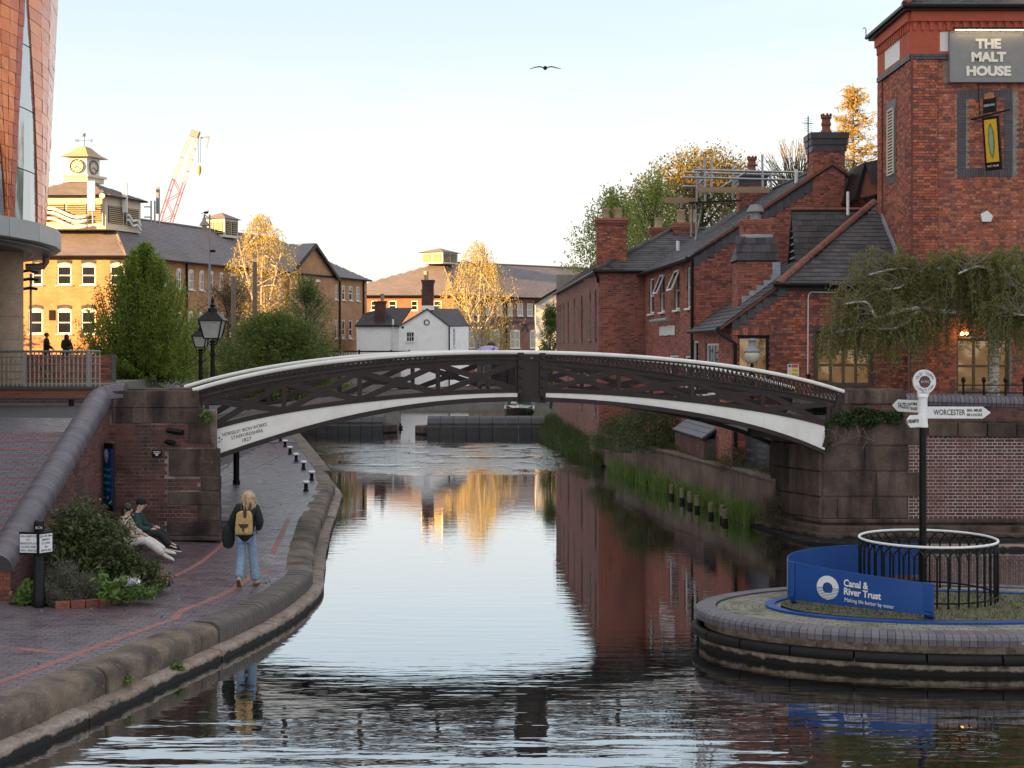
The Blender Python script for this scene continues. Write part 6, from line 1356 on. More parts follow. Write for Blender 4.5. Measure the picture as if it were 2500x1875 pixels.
# ---- warehouse with corner cupola at the end of the canal
wh = thing('warehouse_building', (-4, 155, .55), 'brick warehouse with hipped slate roof and louvred cupola at the canal end', 'building')
q0_ = Vector((-19.5,150,0)); q1_ = Vector((RX(1109,150),150,0)); q2_ = Vector((RX(1322,157.3),157.3,0)); q3_ = q1_ + (q2_-q1_)*2.0; hez_ = RZ(723,150); wu2 = (q2_-q1_).normalized()
def w_s(px): k = (px-CX)/F; return (k*q1_.y - q1_.x)/(wu2.x - k*wu2.y)
fo = [(RX(a,150)-q0_.x, RX(b_,150)-q0_.x, 8.7-.55, 9.75-.55) for a, b_ in ((905,922),(948,968),(1003,1020),(1058,1078))]
Z4 = lambda x: x/4.02+850
up_ = [(w_s(Z4(a)), w_s(Z4(b_)), 8.25-.55, 9.65-.55) for a, b_ in ((1050,1095),(1145,1192),(1252,1302),(1355,1405),(1460,1517),(1555,1615),(1660,1718),(1757,1813))]
lo2 = [(w_s(Z4(a)), w_s(Z4(b_)), 4.7-.55, 6.55-.55) for a, b_ in ((1190,1285),(1390,1487),(1590,1688),(1785,1880))]
mb = MB(); wall(mb, q0_+Vector((0,0,.55)), (1,0,0), (0,0,1), q1_.x-q0_.x, hez_-.55, fo, .12); wall(mb, q1_+Vector((0,0,.55)), wu2, (0,0,1), (q3_-q1_).length, hez_-.55, up_+lo2, .12); mb.build('wall', M_fb_red, wh, uv=True)
for o in fo: sash(wh, q0_+Vector((o[0],0,.55+o[2])), (1,0,0), o[1]-o[0], o[3]-o[2])
M_blind = mat('window_blind', [(.42,.38,.31),(.5,.46,.38)], .6, 2)
nw = wu2.cross(Vector((0,0,1)))
for o in up_: sash(wh, q1_+wu2*o[0]+Vector((0,0,.55+o[2])), wu2, o[1]-o[0], o[3]-o[2], False, M_blind); MB().obox(q1_+wu2*((o[0]+o[1])/2)+Vector((0,0,.4+o[2]))+nw*.03, wu2,(0,0,1),nw, o[1]-o[0]+.3,.14,.1).build('sill_course', M_blue, wh)
for o in lo2:
    sash(wh, q1_+wu2*o[0]+Vector((0,0,.55+o[2])), wu2, o[1]-o[0], o[3]-o[2], True, M_blind, 2)
    for k in range(13):
        a = math.pi*(k+.5)/13; c = q1_+wu2*((o[0]+o[1])/2)+Vector((0,0,.55+o[3]-.1)); MB().obox(c+wu2*(1.75*math.cos(a))+Vector((0,0,1.05*math.sin(a)+.1))+nw*.02, wu2*math.cos(a)+Vector((0,0,math.sin(a))), -wu2*math.sin(a)+Vector((0,0,math.cos(a))), nw, .24, .4, .08).build('arch_brick', M_blue, wh)
pk = Vector((RX(1080,158),158,RZ(640,158))); ue = wu2; rE = pk + ue*22; e0_ = q0_+Vector((-.3,-.4,hez_)); e1_ = q1_+Vector((.1,-.5,hez_)); e2_ = q3_+nw*.4+Vector((0,0,hez_)); lE = Vector((-30,150,hez_))
quad_roof(wh, [e0_, e1_, pk], M_slate_base); quad_roof(wh, [e1_, e2_, rE, pk], M_slate_base); quad_roof(wh, [e0_, pk, rE, Vector((-18,175,hez_))][:3], M_slate_base, .01)
Vw = pk-e0_; Uw_ = (e1_-e0_).normalized(); fw_ = Vw.dot(Uw_); Vw = Vw-Uw_*fw_; ww_ = (e1_-e0_).length
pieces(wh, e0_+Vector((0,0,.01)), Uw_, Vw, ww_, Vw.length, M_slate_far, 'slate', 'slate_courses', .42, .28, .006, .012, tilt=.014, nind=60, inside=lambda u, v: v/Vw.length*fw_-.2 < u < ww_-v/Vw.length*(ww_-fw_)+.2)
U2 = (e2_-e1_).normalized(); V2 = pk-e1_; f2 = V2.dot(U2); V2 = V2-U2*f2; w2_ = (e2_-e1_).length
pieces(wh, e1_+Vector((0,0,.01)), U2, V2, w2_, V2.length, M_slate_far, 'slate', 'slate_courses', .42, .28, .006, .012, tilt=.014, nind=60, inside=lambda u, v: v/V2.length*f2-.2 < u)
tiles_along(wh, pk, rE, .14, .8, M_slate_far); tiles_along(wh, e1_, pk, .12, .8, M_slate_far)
cupola(wh, Vector((RX(1073,157),157,0)), 1.45, RZ(645,157), RZ(618,157), RZ(606,157), Vector((.85,-.53,0)), Vector((.53,.85,0)))
for px in (1236,): p = q1_+wu2*w_s(px)+nw*.1; MB().tube([p+Vector((0,0,.55)),p+Vector((0,0,hez_))], .1, 6).build('downpipe', M_gutter, wh)
MB().tube([e0_+Vector((0,-.1,0)), e1_, e2_], .1, 6).build('gutter', M_gutter, wh)
# ---- white cottage by the water
YW = 122.0
wc = thing('white_cottage', (RX(1010,YW), YW, .55), 'whitewashed cottage with tall brick chimney at the end of the canal', 'house')
wx = lambda px: RX(px, YW); wzz = lambda py: RZ(py, YW)
w1 = (wx(992)-wx(973), wx(1011)-wx(973), wzz(834)-.55, wzz(811)-.55)
mb = MB(); wall(mb, (wx(973),YW,.55), (1,0,0), (0,0,1), wx(1096)-wx(973), wzz(795)-.55, [w1], .12)
mb.prism([(wx(973),YW,wzz(795)),(wx(1096),YW,wzz(795)),(wx(1040),YW,wzz(752))], (0,.25,0)); mb.build('gable_wall', M_whitewall, wc)
window(wc, (wx(992),YW,wzz(834)), (1,0,0), (0,0,1), wx(1011)-wx(992), wzz(811)-wzz(834), M_white, M_glass_far, 3, 2, .05, .10, M_white, .04, split=False)
rwu = Vector((wx(1160)*1.035-wx(1096), 4.3, 0)).normalized(); rL_ = 3.6; ow = (.75, 1.15, wzz(846)-.55, wzz(802)-.55)
mb = MB(); wall(mb, (wx(1096),YW,.55), rwu, (0,0,1), rL_, wzz(796)-.55, [ow], .12); mb.build('right_wall', M_whitewall, wc)
window(wc, Vector((wx(1096),YW,wzz(846)))+rwu*.75, rwu, (0,0,1), .4, wzz(802)-wzz(846), M_white, M_glass_far, 2, 4, .05, .08, M_white, .03, split=False)
MB().box((wx(870),YW+.3,.55),(wx(973),YW+4,wzz(795))).build('left_wing', M_whitewall, wc)
ewr = Vector((wx(1096),YW-.2,wzz(793)))+rwu*(rL_+.2)
quad_roof(wc, [(wx(1099),YW-.15,wzz(795)), ewr, (wx(1115),YW+4,wzz(750)), (wx(1043),YW-.15,wzz(752))], M_slate, .12, 'roof'); quad_roof(wc, [(wx(1043),YW-.15,wzz(752)),(wx(1043),YW+5,wzz(752)),(wx(970),YW+5,wzz(796)),(wx(970),YW-.15,wzz(796))], M_slate, .12, 'roof')
quad_roof(wc, [(wx(866),YW+.1,wzz(794)),(wx(975),YW+.1,wzz(794)),(wx(1000),YW+3,wzz(748)),(wx(930),YW+3,wzz(748)),(wx(880),YW+3,wzz(762))], M_slate, .12, 'roof')
MB().tube([(wx(868),YW,wzz(795)),(wx(972),YW,wzz(795))], .07, 6).build('gutter', M_gutter, wc); p = Vector((wx(1097),YW-.1,0)); MB().tube([p+Vector((0,0,.6)),p+Vector((0,0,wzz(798)))], .07, 6).build('downpipe', M_gutter, wc)
MB().tube([(wx(959),YW+.2,.6),(wx(959),YW+.2,wzz(779))], .09, 8).build('soil_pipe', M_white, wc)
stack(wc, wx(1031), wx(1058), YW-.05, YW+.9, wzz(747), wzz(683), M_brick_old, M_brick_old, .09, .35, 40); MB().box((wx(1029),YW-.07,wzz(757)),(wx(1059),YW+1,wzz(746))).build('chimney_foot', M_whitewall, wc)
pot(wc, (wx(1040),YW+.4,wzz(683)), .19, .75, M_buff)
stack(wc, wx(912), wx(938), YW+1, YW+1.9, wzz(792), wzz(734), M_brick_old, M_brick_old, .07, .2, 20); pot(wc, (wx(930),YW+1.4,wzz(734)), .16, .65, M_buff)
stack(wc, wx(1013), wx(1030), YW+9, YW+10, 6, wzz(696), M_brick_band, M_buff, .06, .5, 0)
MB().tube([(wx(1042)+.22*math.cos(a),YW-.03,wzz(787)+.22*math.sin(a)) for a in [k*math.pi/8 for k in range(17)]], .04, 6, False).build('wall_ring', M_gutter, wc)
MB().box((wx(981),YW-.05,wzz(802)),(wx(986),YW,wzz(797))).build('vent', M_gutter, wc)
# ---- cream building behind the ivy tree
cbd = thing('cream_building', (RX(1340,112), 112, .55), 'cream rendered gable partly hidden by the ivy covered tree', 'building')
mb = MB(); px_poly(mb, [(1308,862),(1308,738),(1318,733),(1372,700),(1420,735),(1420,862)], 112, 6); mb.build('wall', mat('cream_render', [(.62,.56,.48),(.70,.64,.56)], .8, 1), cbd)
mb = MB(); px_poly(mb, [(1306,742),(1372,702),(1372,696),(1304,737)], 111.7, 6.3); mb.build('roof_edge', M_gutter, cbd)
# ---- fence along the far quay wall: black rail, white palings
YF = 119.0
fn = thing('paling_fence', (RX(880,YF), YF, 3.3), 'black rail fence with white palings on the far quay wall', 'fence')
MB().bar(P(800,858,YF), P(1000,858,YF), .12).build('top_rail', M_black_iron, fn); MB().bar(P(800,880,YF), P(1000,880,YF), .09).build('bottom_rail', M_black_iron, fn)
x = 802
while x < 1000: MB().box((RX(x,YF)-.05,YF+.05,RZ(888,YF)),(RX(x,YF)+.05,YF+.1,RZ(861,YF))).build('paling', M_white, fn); x += 6.4
for px in (815,877,955,999): MB().box((RX(px,YF)-.07,YF-.05,3.2),(RX(px,YF)+.07,YF+.1,RZ(854,YF))).build('post', M_black_iron, fn)
qw = thing('far_quay_wall', (RX(1000,YF), YF, 0), 'plain grey quay wall closing the far end of the canal', 'wall')
for k in range(9): xa = RX(640,YF)+k*2.9; zq = 3.25 if xa < RX(935,YF) else .75; MB().box((xa,YF-.1,-.4),(xa+2.88,YF+1.6,zq)).build('wall_panel', mat('grey_quay', [(.16,.145,.13),(.24,.22,.20)], .85, 1.5, bump=.2), qw); MB().box((xa,YF-.2,zq),(xa+2.88,YF+.3,zq+.13)).build('coping', M_kerb_pale, qw)
# ================================================================== TREES AND PLANTS
def unit(n): 
    a = RNG.normal(size=(n,3)); return a/np.linalg.norm(a, axis=1)[:, None]
def leaf_mesh(name, pts, size, m_, parent, aspect=.55, flat=0.0, hang=0.0):
    pts = np.asarray(pts, dtype=float); n = len(pts); a = unit(n); b = unit(n)
    if hang: a[:, 2] -= hang; a /= np.linalg.norm(a, axis=1)[:, None]
    if flat: b[:, 2] *= (1-flat); a[:, 2] *= (1-flat*.5); a /= np.linalg.norm(a, axis=1)[:, None]
    b = b - a*(a*b).sum(1)[:, None]; b /= (np.linalg.norm(b, axis=1)[:, None] + 1e-9)
    s = size*RNG.uniform(.6, 1.35, n)[:, None]; v = np.empty((n,4,3)); v[:,0] = pts - a*s; v[:,1] = pts + b*s*aspect; v[:,2] = pts + a*s; v[:,3] = pts - b*s*aspect
    return npmesh(name, v.reshape(-1,3), np.arange(n*4).reshape(-1,4), m_, parent)
def bez(p0, p1, p2, n=7): return [p0*(1-t)**2 + p1*2*t*(1-t) + p2*t*t for t in [i/(n-1) for i in range(n)]]
def along(path, n, jit, lo=.3):
    P_ = np.array([tuple(p) for p in path]); t = RNG.uniform(lo, 1, n)*(len(P_)-1); i = np.minimum(t.astype(int), len(P_)-2); f = (t-i)[:, None]
    return P_[i]*(1-f) + P_[i+1]*f + RNG.normal(scale=jit, size=(n,3))
def tree(name, label, base, height, env, nstr, lps, lsize, lm, bm, tr, cb=.25, style='round', cat='tree', group=None, jit=.12, weep=0.0, trunks=None, hang=0.0, sx=1.0, twr=.008, limbs=14, fill=.35, lean=(0,0), twigs=.6):
    base = Vector(base); t = thing(name, base, label, cat, group); mb = MB(); tk = []
    for (dx, dy, hh, rr_) in (trunks or [(lean[0], lean[1], .82, 1.0)]):
        path = [base + Vector((dx*f*f + .03*height*math.sin(f*7+dx)*.3, dy*f*f, height*hh*f)) for f in [i/7 for i in range(8)]]
        mb.tube(path, [tr*rr_*(1-.8*i/7)+.01 for i in range(8)], 8); tk.append(path)
    pts = []; tw = MB()
    for k in range(nstr):
        h = cb + (1-cb)*(RNG.uniform(0,1)**.85); e = env((h-cb)/(1-cb)); ph = RNG.uniform(0, 2*math.pi); r = e*(fill + (1-fill)*math.sqrt(RNG.uniform(0,1)))
        tgt = base + Vector((r*math.cos(ph)*sx, r*math.sin(ph), h*height)); path0 = tk[k % len(tk)]
        sh = max(.12, min(.92, (h*height - r*(1.0 if style != 'fast' else 2.2))/(height*.82))); i = sh*7; a = path0[int(i)].lerp(path0[min(int(i)+1,7)], i-int(i))
        mid = a.lerp(tgt, .5) + Vector((0,0,(.16 if style != 'fast' else -.05)*r)) + Vector((RNG.normal(0,.06), RNG.normal(0,.06), 0))*height*.3
        if style == 'fast': mid = Vector((a.x + (tgt.x-a.x)*.75, a.y + (tgt.y-a.y)*.75, a.z + (tgt.z-a.z)*.4))
        pth = bez(a, mid, tgt)
        if weep:
            L = weep*RNG.uniform(.5, 1.3); d = (tgt-a); d.z = 0; d = d.normalized()*L*.25 if d.length > .01 else Vector((0,0,0)); pth = pth + [tgt + d*.6 + Vector((0,0,-L*.25)), tgt + d + Vector((0,0,-L*.6)), tgt + d + Vector((RNG.normal(0,.04),0,-L))]
        if k < limbs: mb.tube(pth, [max(.012, tr*.38*(1-i/len(pth))) for i in range(len(pth))], 6)
        elif RNG.uniform() < twigs: tw.tube(pth[1:], [twr*(2.2-1.6*i/(len(pth)-1)) for i in range(len(pth)-1)], 3, False)
        pts.append(along(pth, lps, jit, .45))
    mb.build('trunk', bm, t, smooth='auto')
    if tw.v: tw.build('branches', bm, t)
    if lps: leaf_mesh('crown', np.concatenate(pts), lsize, lm, t, hang=hang)
    return t
egg = lambda R_, p=.45: (lambda u: R_*max(.05, (math.sin(math.pi*min(1, u**p)) if u < 1 else 0))**.6)
dome = lambda R_: (lambda u: R_*math.sqrt(max(.02, 1-u*u)))
ball = lambda R_: (lambda u: R_*math.sqrt(max(.03, 1-(2*u-1)**2)))
cone = lambda R_: (lambda u: R_*(1-u*.93))
L_horn = leafmat('hornbeam_leaf', [(.06,.09,.014),(.15,.21,.03),(.22,.29,.05),(.30,.34,.09)], .62)
L_dark = leafmat('dark_shrub_leaf', [(.02,.032,.012),(.05,.07,.022),(.09,.11,.035),(.13,.14,.05)], .4)
L_gold = leafmat('young_birch_leaf', [(.22,.18,.025),(.34,.27,.03),(.42,.33,.04),(.30,.25,.035)], .5)
L_dome = leafmat('domed_tree_leaf', [(.03,.045,.010),(.08,.11,.022),(.13,.17,.035),(.20,.21,.055)], .5)
L_olive = leafmat('bare_bud_olive', [(.06,.05,.03),(.10,.085,.045),(.13,.11,.06)], .4)
L_mid = leafmat('mid_green_leaf', [(.04,.07,.015),(.08,.12,.03),(.13,.17,.05),(.17,.20,.07)], .5)
L_bright = leafmat('spring_leaf', [(.10,.13,.03),(.20,.23,.055),(.28,.31,.09),(.34,.34,.13)], .55)
L_oak = leafmat('oak_leaf', [(.05,.05,.02),(.11,.10,.035),(.18,.15,.05),(.24,.19,.07)], .45)
L_larch = leafmat('larch_tuft', [(.24,.19,.04),(.34,.25,.05),(.40,.28,.07)], .45)
L_weep = leafmat('weeping_birch_leaf', [(.075,.08,.02),(.14,.145,.04),(.20,.20,.06),(.16,.13,.06)], .5)
L_ever = leafmat('evergreen_leaf', [(.014,.022,.009),(.035,.05,.017),(.07,.085,.028),(.17,.17,.06)], .25, .4)
L_grey = leafmat('lavender_leaf', [(.06,.06,.045),(.11,.11,.08),(.16,.155,.11)], .3)
L_fresh = leafmat('fresh_leaf', [(.05,.09,.02),(.09,.15,.035),(.13,.20,.05)], .35)
L_ivy = leafmat('ivy_leaf', [(.014,.026,.010),(.03,.052,.016),(.05,.08,.025)], .2, .45)
L_reed = leafmat('reed_blade', [(.05,.085,.018),(.09,.15,.03),(.14,.20,.05),(.20,.18,.09)], .4)
L_grass = leafmat('bank_grass', [(.03,.05,.015),(.06,.085,.025),(.10,.10,.045)], .35)
# hornbeam by the ramp
tree('hornbeam_tree', 'dense egg-shaped bright green tree in front of the office building', (RX(352,50.5),50.5,3.0), 5.5, lambda u: float(np.interp(u,[0,.2,.45,.7,.88,1],[2.2,2.75,2.6,1.75,.85,.1])), 900, 60, .046, L_horn, M_bark, .09, .03, 'fast', jit=.07, limbs=20, fill=.25, twigs=.5)
tree('dark_round_tree', 'broad domed dark green tree behind the left half of the bridge', (RX(672,72),72,.9), 5.6, dome(4.4), 820, 60, .062, L_dome, M_bark, .12, .22, 'round', jit=.15, fill=.45)
tree('birch_tree', 'tall silver birch with golden top in front of the office building', (RX(640,99),99,.6), 13.6, lambda u: 2.7*math.sin(math.pi*min(1,.15+u*.85))**.7, 230, 28, .062, L_gold, M_bark_birch, .16, .42, 'round', jit=.14, weep=1.3, trunks=[(-1.6,0,.86,1),(1.3,.4,.84,.9),(.1,.5,.97,.8)], hang=1.0, fill=.15, limbs=26)
tree('brown_budding_tree', 'brownish twiggy tree just coming into bud behind the grey lamp', (RX(560,94),94,.6), 9.0, ball(3.0), 420, 34, .055, L_olive, M_bark, .14, .15, 'round', jit=.16, fill=.2, limbs=20)
tree('olive_budding_tree', 'olive twiggy bush low behind the black lanterns', (RX(500,88),88,.6), 6.2, ball(2.0), 260, 34, .05, L_olive, M_bark, .10, .12, 'round', jit=.14, fill=.2)
tree('feathery_green_tree', 'feathery green tree against the brick gable', (RX(748,86),86,.6), 8.6, egg(2.7,.7), 420, 34, .052, L_mid, M_bark, .12, .18, 'round', jit=.13, fill=.2, limbs=24)
tree('golden_birch_tree', 'golden silver birch in front of the far warehouse', (RX(1168,143),143,.6), 15.0, lambda u: 4.2*math.sin(math.pi*min(1,.12+u*.86))**.8, 270, 26, .09, L_gold, M_bark_birch, .22, .2, 'round', jit=.2, weep=2.6, trunks=[(-1.8,0,.72,1),(.5,.3,.95,.9),(2.2,.4,.68,.8)], hang=1.0, fill=.12, limbs=30, twr=.012)
tree('ivy_clad_tree', 'narrow green leafy tree beside the cream gable', (RX(1345,96),96,.6), 7.3, lambda u: 1.15*(1-u)**.5+.1, 200, 50, .06, L_mid, M_bark, .1, .05, 'round', jit=.14, fill=.4)
tree('spring_leaf_tree', 'pale spring green tree rising behind the tall chimney', (RX(1500,84),84,.6), 13.8, lambda u: 3.4*math.sin(math.pi*min(1,.12+u*.86))**.8+.1, 420, 44, .085, L_bright, M_bark, .16, .3, 'round', jit=.15, fill=.15, limbs=24)
tree('spring_leaf_tree', 'loose spring green tree left of the scaffold', (RX(1592,80),80,.6), 14.6, lambda u: 2.6*math.sin(math.pi*min(1,.1+u*.88))**.8+.1, 300, 40, .08, L_bright, M_bark, .14, .35, 'fast', jit=.15, fill=.2)
tree('evergreen_oak_tree', 'dark evergreen tree with sunlit golden crown behind the scaffold', (RX(1715,92),92,.6), 17.2, ball(5.2), 760, 55, .10, L_oak, M_bark, .3, .3, 'round', jit=.28, fill=.45, sx=1.15)
tree('bare_twig_tree', 'bare branching tree behind the house ridge', (RX(1940,74),74,.6), 15.2, ball(3.6), 420, 12, .05, L_larch, M_bark, .16, .45, 'round', jit=.1, fill=.1, limbs=40, twr=.014, twigs=1.0)
# larch
lt = thing('larch_tree', (RX(2082,72),72,.6), 'golden conical larch between the gable chimney and the tower', 'tree')
b0 = Vector((RX(2082,72),72,.6)); Hh = RZ(203,72)-.6; mb = MB(); mb.tube([b0, b0+Vector((.1,0,Hh*.5)), b0+Vector((0,0,Hh))], [.2,.12,.015], 8); mb.build('trunk', M_bark, lt); tw = MB(); pts = []
for k in range(250):
    h = .45+.54*RNG.uniform(0,1)**.9; r = (1-h)*9.0*RNG.uniform(.35,1.2)+.3; ph = RNG.uniform(0,6.283); a = b0+Vector((0,0,Hh*h)); e = a+Vector((r*math.cos(ph), r*math.sin(ph), r*RNG.uniform(-.1,.35))); pth = bez(a, a.lerp(e,.5)+Vector((0,0,-.12*r)), e)
    tw.tube(pth, [.022*(1-.12*i) for i in range(7)], 3, False)
    for q in range(5): f = RNG.uniform(.3,1); c = pth[int(f*6)]; d = c+Vector((RNG.normal(0,.25),RNG.normal(0,.25),RNG.normal(-.08,.12))); tw.bar(c, d, .01); pts.append(along([c,d],14,.05,0))
tw.build('branches', M_bark, lt); leaf_mesh('crown', np.concatenate(pts), .055, L_larch, lt, aspect=.4)
tree('roadside_tree', 'leafy tree standing off to the left of the office front', (-44.5,89.8,.6), 8.6, ball(2.6), 220, 40, .10, L_mid, M_bark, .15, .3, 'round', jit=.2)
# ---- weeping birch on the pub terrace
wt = thing('weeping_birch_tree', (RX(2425,37.2),37.2,3.4), 'weeping birch with pale crooked limbs in front of the pub windows', 'tree')
mb = MB(); tb = Vector((RX(2425,37.2),37.2,3.35)); ttop = P(2436,705,37.2); mb.tube([tb, tb+Vector((.02,0,.9)), P(2424,800,37.2), ttop], [.16,.135,.12,.10], 12)
LIMB = [([(2436,712,37.2),(2380,668,37.0),(2310,655,36.9),(2240,662,36.8),(2190,655,36.7),(2120,672,36.6)], .075), ([(2430,745,37.2),(2330,762,36.8),(2250,752,36.6),(2180,762,36.5),(2140,775,36.4),(2115,738,36.4),(2060,742,36.3)], .07),
        ([(2436,712,37.2),(2452,690,36.8),(2490,705,36.6),(2540,735,36.5)], .07), ([(2436,712,37.2),(2420,660,36.6),(2380,652,36.3),(2340,668,36.1)], .06), ([(2440,700,37.3),(2470,655,37.6),(2530,650,37.8),(2590,680,38)], .07),
        ([(2436,712,37.2),(2390,690,38.0),(2320,700,38.5),(2260,705,38.8)], .06), ([(2430,740,37.2),(2460,760,36.2),(2500,770,35.9)], .05), ([(2250,752,36.6),(2190,800,36.4),(2100,800,36.4),(2040,812,36.3)], .04), ([(2240,662,36.8),(2200,700,36.6),(2150,706,36.5)], .035)]
strands = []; tw = MB()
for pl_, r0_ in LIMB:
    path = catmull([P(*q) for q in pl_], 5); n = len(path); mb.tube(path, [max(.018, r0_*1.15*(1-.72*i/n)) for i in range(n)], 7)
    Lp = n
    for k in range(int(38 + 12*len(pl_))):
        i = RNG.uniform(.12, 1)*(n-1); a = path[int(i)]; ang = RNG.uniform(0,6.283); d = Vector((math.cos(ang), abs(math.sin(ang))*.9-.25, RNG.uniform(-.15,.7))); o = RNG.uniform(.15,.85)
        b1 = a + d*o + Vector((0,0,.06)); L = RNG.uniform(.2, 1.0) if k % 3 else RNG.uniform(.9, 1.8); bot = b1 + Vector((d.x*.12, d.y*.12, -L)); bot.z = max(bot.z, 3.85 + RNG.uniform(0,.8)); pth = bez(a, a.lerp(b1,.6)+Vector((0,0,.2)), b1, 5) + [b1.lerp(bot,.35)+d*.05, b1.lerp(bot,.7)+d*.06, bot]
        tw.tube(pth, [.008*(1.5-.15*j) for j in range(8)], 3, False); strands.append(along(pth, 80, .05, .45))
        if k % 2 == 0:
            b2 = b1.lerp(bot,.3); e2 = b2 + Vector((RNG.normal(0,.22), RNG.normal(0,.22), -RNG.uniform(.4,1.1))); e2.z = max(e2.z, 3.8); tw.tube([b2, b2.lerp(e2,.4)+Vector((0,0,.05)), e2], .006, 3, False); strands.append(along([b2, b2.lerp(e2,.4)+Vector((0,0,.05)), e2], 34, .04, .1))
mb.build('trunk', M_bark_birch, wt, smooth='auto'); tw.build('branches', mat('twig_bark', [(.10,.08,.06),(.20,.17,.14)], .9, 5), wt); leaf_mesh('crown', np.concatenate(strands), .030, L_weep, wt, aspect=.7, hang=.5)
# ---- shrubs
def bush(name, label, c, rx, ry, rz, n, ls, lm, cat='shrub', clumps=70, jit=.09, group=None, flat=0, aspect=.5, stems=24, bm=None):
    c = Vector(c); t = thing(name, c, label, cat, group); u = unit(clumps); u[:,2] = np.abs(u[:,2]); r = RNG.uniform(.45,1,clumps)**.6; cen = u*r[:,None]*np.array([rx,ry,rz]) + np.array(c)
    k = RNG.integers(0, clumps, n); pts = cen[k] + RNG.normal(scale=jit, size=(n,3))*np.array([1,1,.9]); pts[:,2] = np.maximum(pts[:,2], c.z+.01)
    leaf_mesh('foliage', pts, ls, lm, t, aspect=aspect, flat=flat); mb = MB()
    for i in range(stems): e = Vector(cen[i % clumps]); mb.tube([c, c.lerp(e,.5)+Vector((0,0,.1*rz)), e], [.014,.01,.004], 4, False)
    mb.build('stems', bm or M_bark, t); return t
PB = G(235, 1470, PZ)
bush('evergreen_shrub', 'big glossy dark evergreen shrub in the planted bed beside the ramp wall', (RX(205,24.0),24.2,PZ), .82, .8, 1.42, 11000, .05, L_ever, clumps=150, jit=.10, aspect=.32, stems=40)
bush('evergreen_shrub', 'smaller dark evergreen shrub at the planted bed\'s towpath tip', (RX(345,23.9),23.9,PZ), .45, .45, .50, 3200, .042, L_ever, clumps=60, jit=.07, aspect=.35)
bush('grey_lavender', 'larger grey green lavender bush beside the fingerpost', (RX(160,22.7),22.6,PZ), .36, .34, .62, 6000, .022, L_grey, clumps=80, jit=.06, aspect=.18)
bush('grey_lavender', 'smaller grey green lavender bush right of the larger one', (RX(213,22.8),22.8,PZ), .26, .26, .45, 3600, .02, L_grey, clumps=60, jit=.05, aspect=.18)
bush('low_green_plant', 'low bright green leafy plant at the foot of the wing wall', (RX(82,22.6),22.55,PZ), .22, .2, .36, 900, .04, L_fresh, clumps=40, jit=.05, aspect=.75)
bush('low_green_plant', 'sprawling green weeds along the bed edging', (RX(300,22.9),22.9,PZ), .5, .22, .26, 1800, .035, L_fresh, clumps=60, jit=.06, aspect=.5)
# broad-leaved plant: each leaf its own piece
bp_ = thing('broad_leaf_plant', (RX(268,22.5),22.5,PZ), 'tall plant with large scalloped green leaves at the front of the bed', 'plant')
mbs = MB(); b0 = Vector((RX(268,22.5),22.5,PZ))
for s_ in range(5):
    top = b0 + Vector((RNG.uniform(-.3,.3), RNG.uniform(-.15,.15), RNG.uniform(.35,.75))); mbs.tube([b0+Vector((RNG.uniform(-.08,.08),0,0)), top], .008, 5, False)
    for q in range(9):
        c = b0.lerp(top, .25+.75*q/9); an = RNG.uniform(0,6.283); d = Vector((math.cos(an), math.sin(an), RNG.uniform(-.35,.25))).normalized(); sd = d.cross(Vector((0,0,1))).normalized(); up = sd.cross(d); ln = RNG.uniform(.09,.15); wd_ = ln*.42
        rim = [c + d*ln*f + sd*wd_*w - up*(f*f*.06) for f, w in ((0,0),(.15,.7),(.4,1),(.7,.75),(1,0),(.7,-.75),(.4,-1),(.15,-.7))]; ctr = c + d*ln*.5 + up*.012
        MB().add(rim+[ctr], [(i, (i+1) % 8, 8) for i in range(8)]).build('leaf', L_fresh, bp_)
mbs.build('stem', L_fresh, bp_)
# bed edging bricks
bedc = thing('bed_edging', (RX(250,22.4),22.4,PZ), 'row of red edging bricks round the planted bed', 'edging'); Mred = M_brick_pier
ec = Curve2(catmull([tuple(G(x, y, PZ).xy) for x, y in ((135,1480),(210,1474),(290,1460),(350,1436),(392,1408))], 6)); d = 0
while d < ec.L-.1:
    p, t_, n_ = ec.at(d+.11); MB().obox((p.x,p.y,pz(p.x)+.05+random.uniform(-.01,.01)), (t_.x,t_.y,0),(n_.x,n_.y,0),(0,0,1), .215,.10,.12).build('brick', Mred, bedc, bevel=.008); d += .225
soil = MB(); soil.poly([(RX(60,22.9)-.1,22.4,PZ+.03)] + [(ec.at(ec.L*k/10)[0].x, ec.at(ec.L*k/10)[0].y+.05, PZ+.03) for k in range(11)] + [(-7.3,26.2,PZ+.03),(-8.2,26.6,PZ+.03),(-8.05,22.6,PZ+.03)]); tag(soil.build('planting_bed', M_soil), kind='structure')
bag = MB(); 
for k in range(40): c = P(325,1418,22.9)+Vector((RNG.normal(0,.07),RNG.normal(0,.05),RNG.normal(0,.035))); a = Vector(unit(1)[0])*.06; b_ = Vector(unit(1)[0])*.05; bag.poly([c-a, c+b_, c+a])
tag(bag.build('plastic_litter', mat('litter_plastic', [(.55,.56,.58),(.7,.7,.7)], .2)), 'crumpled pale plastic litter at the bed edge', 'litter')
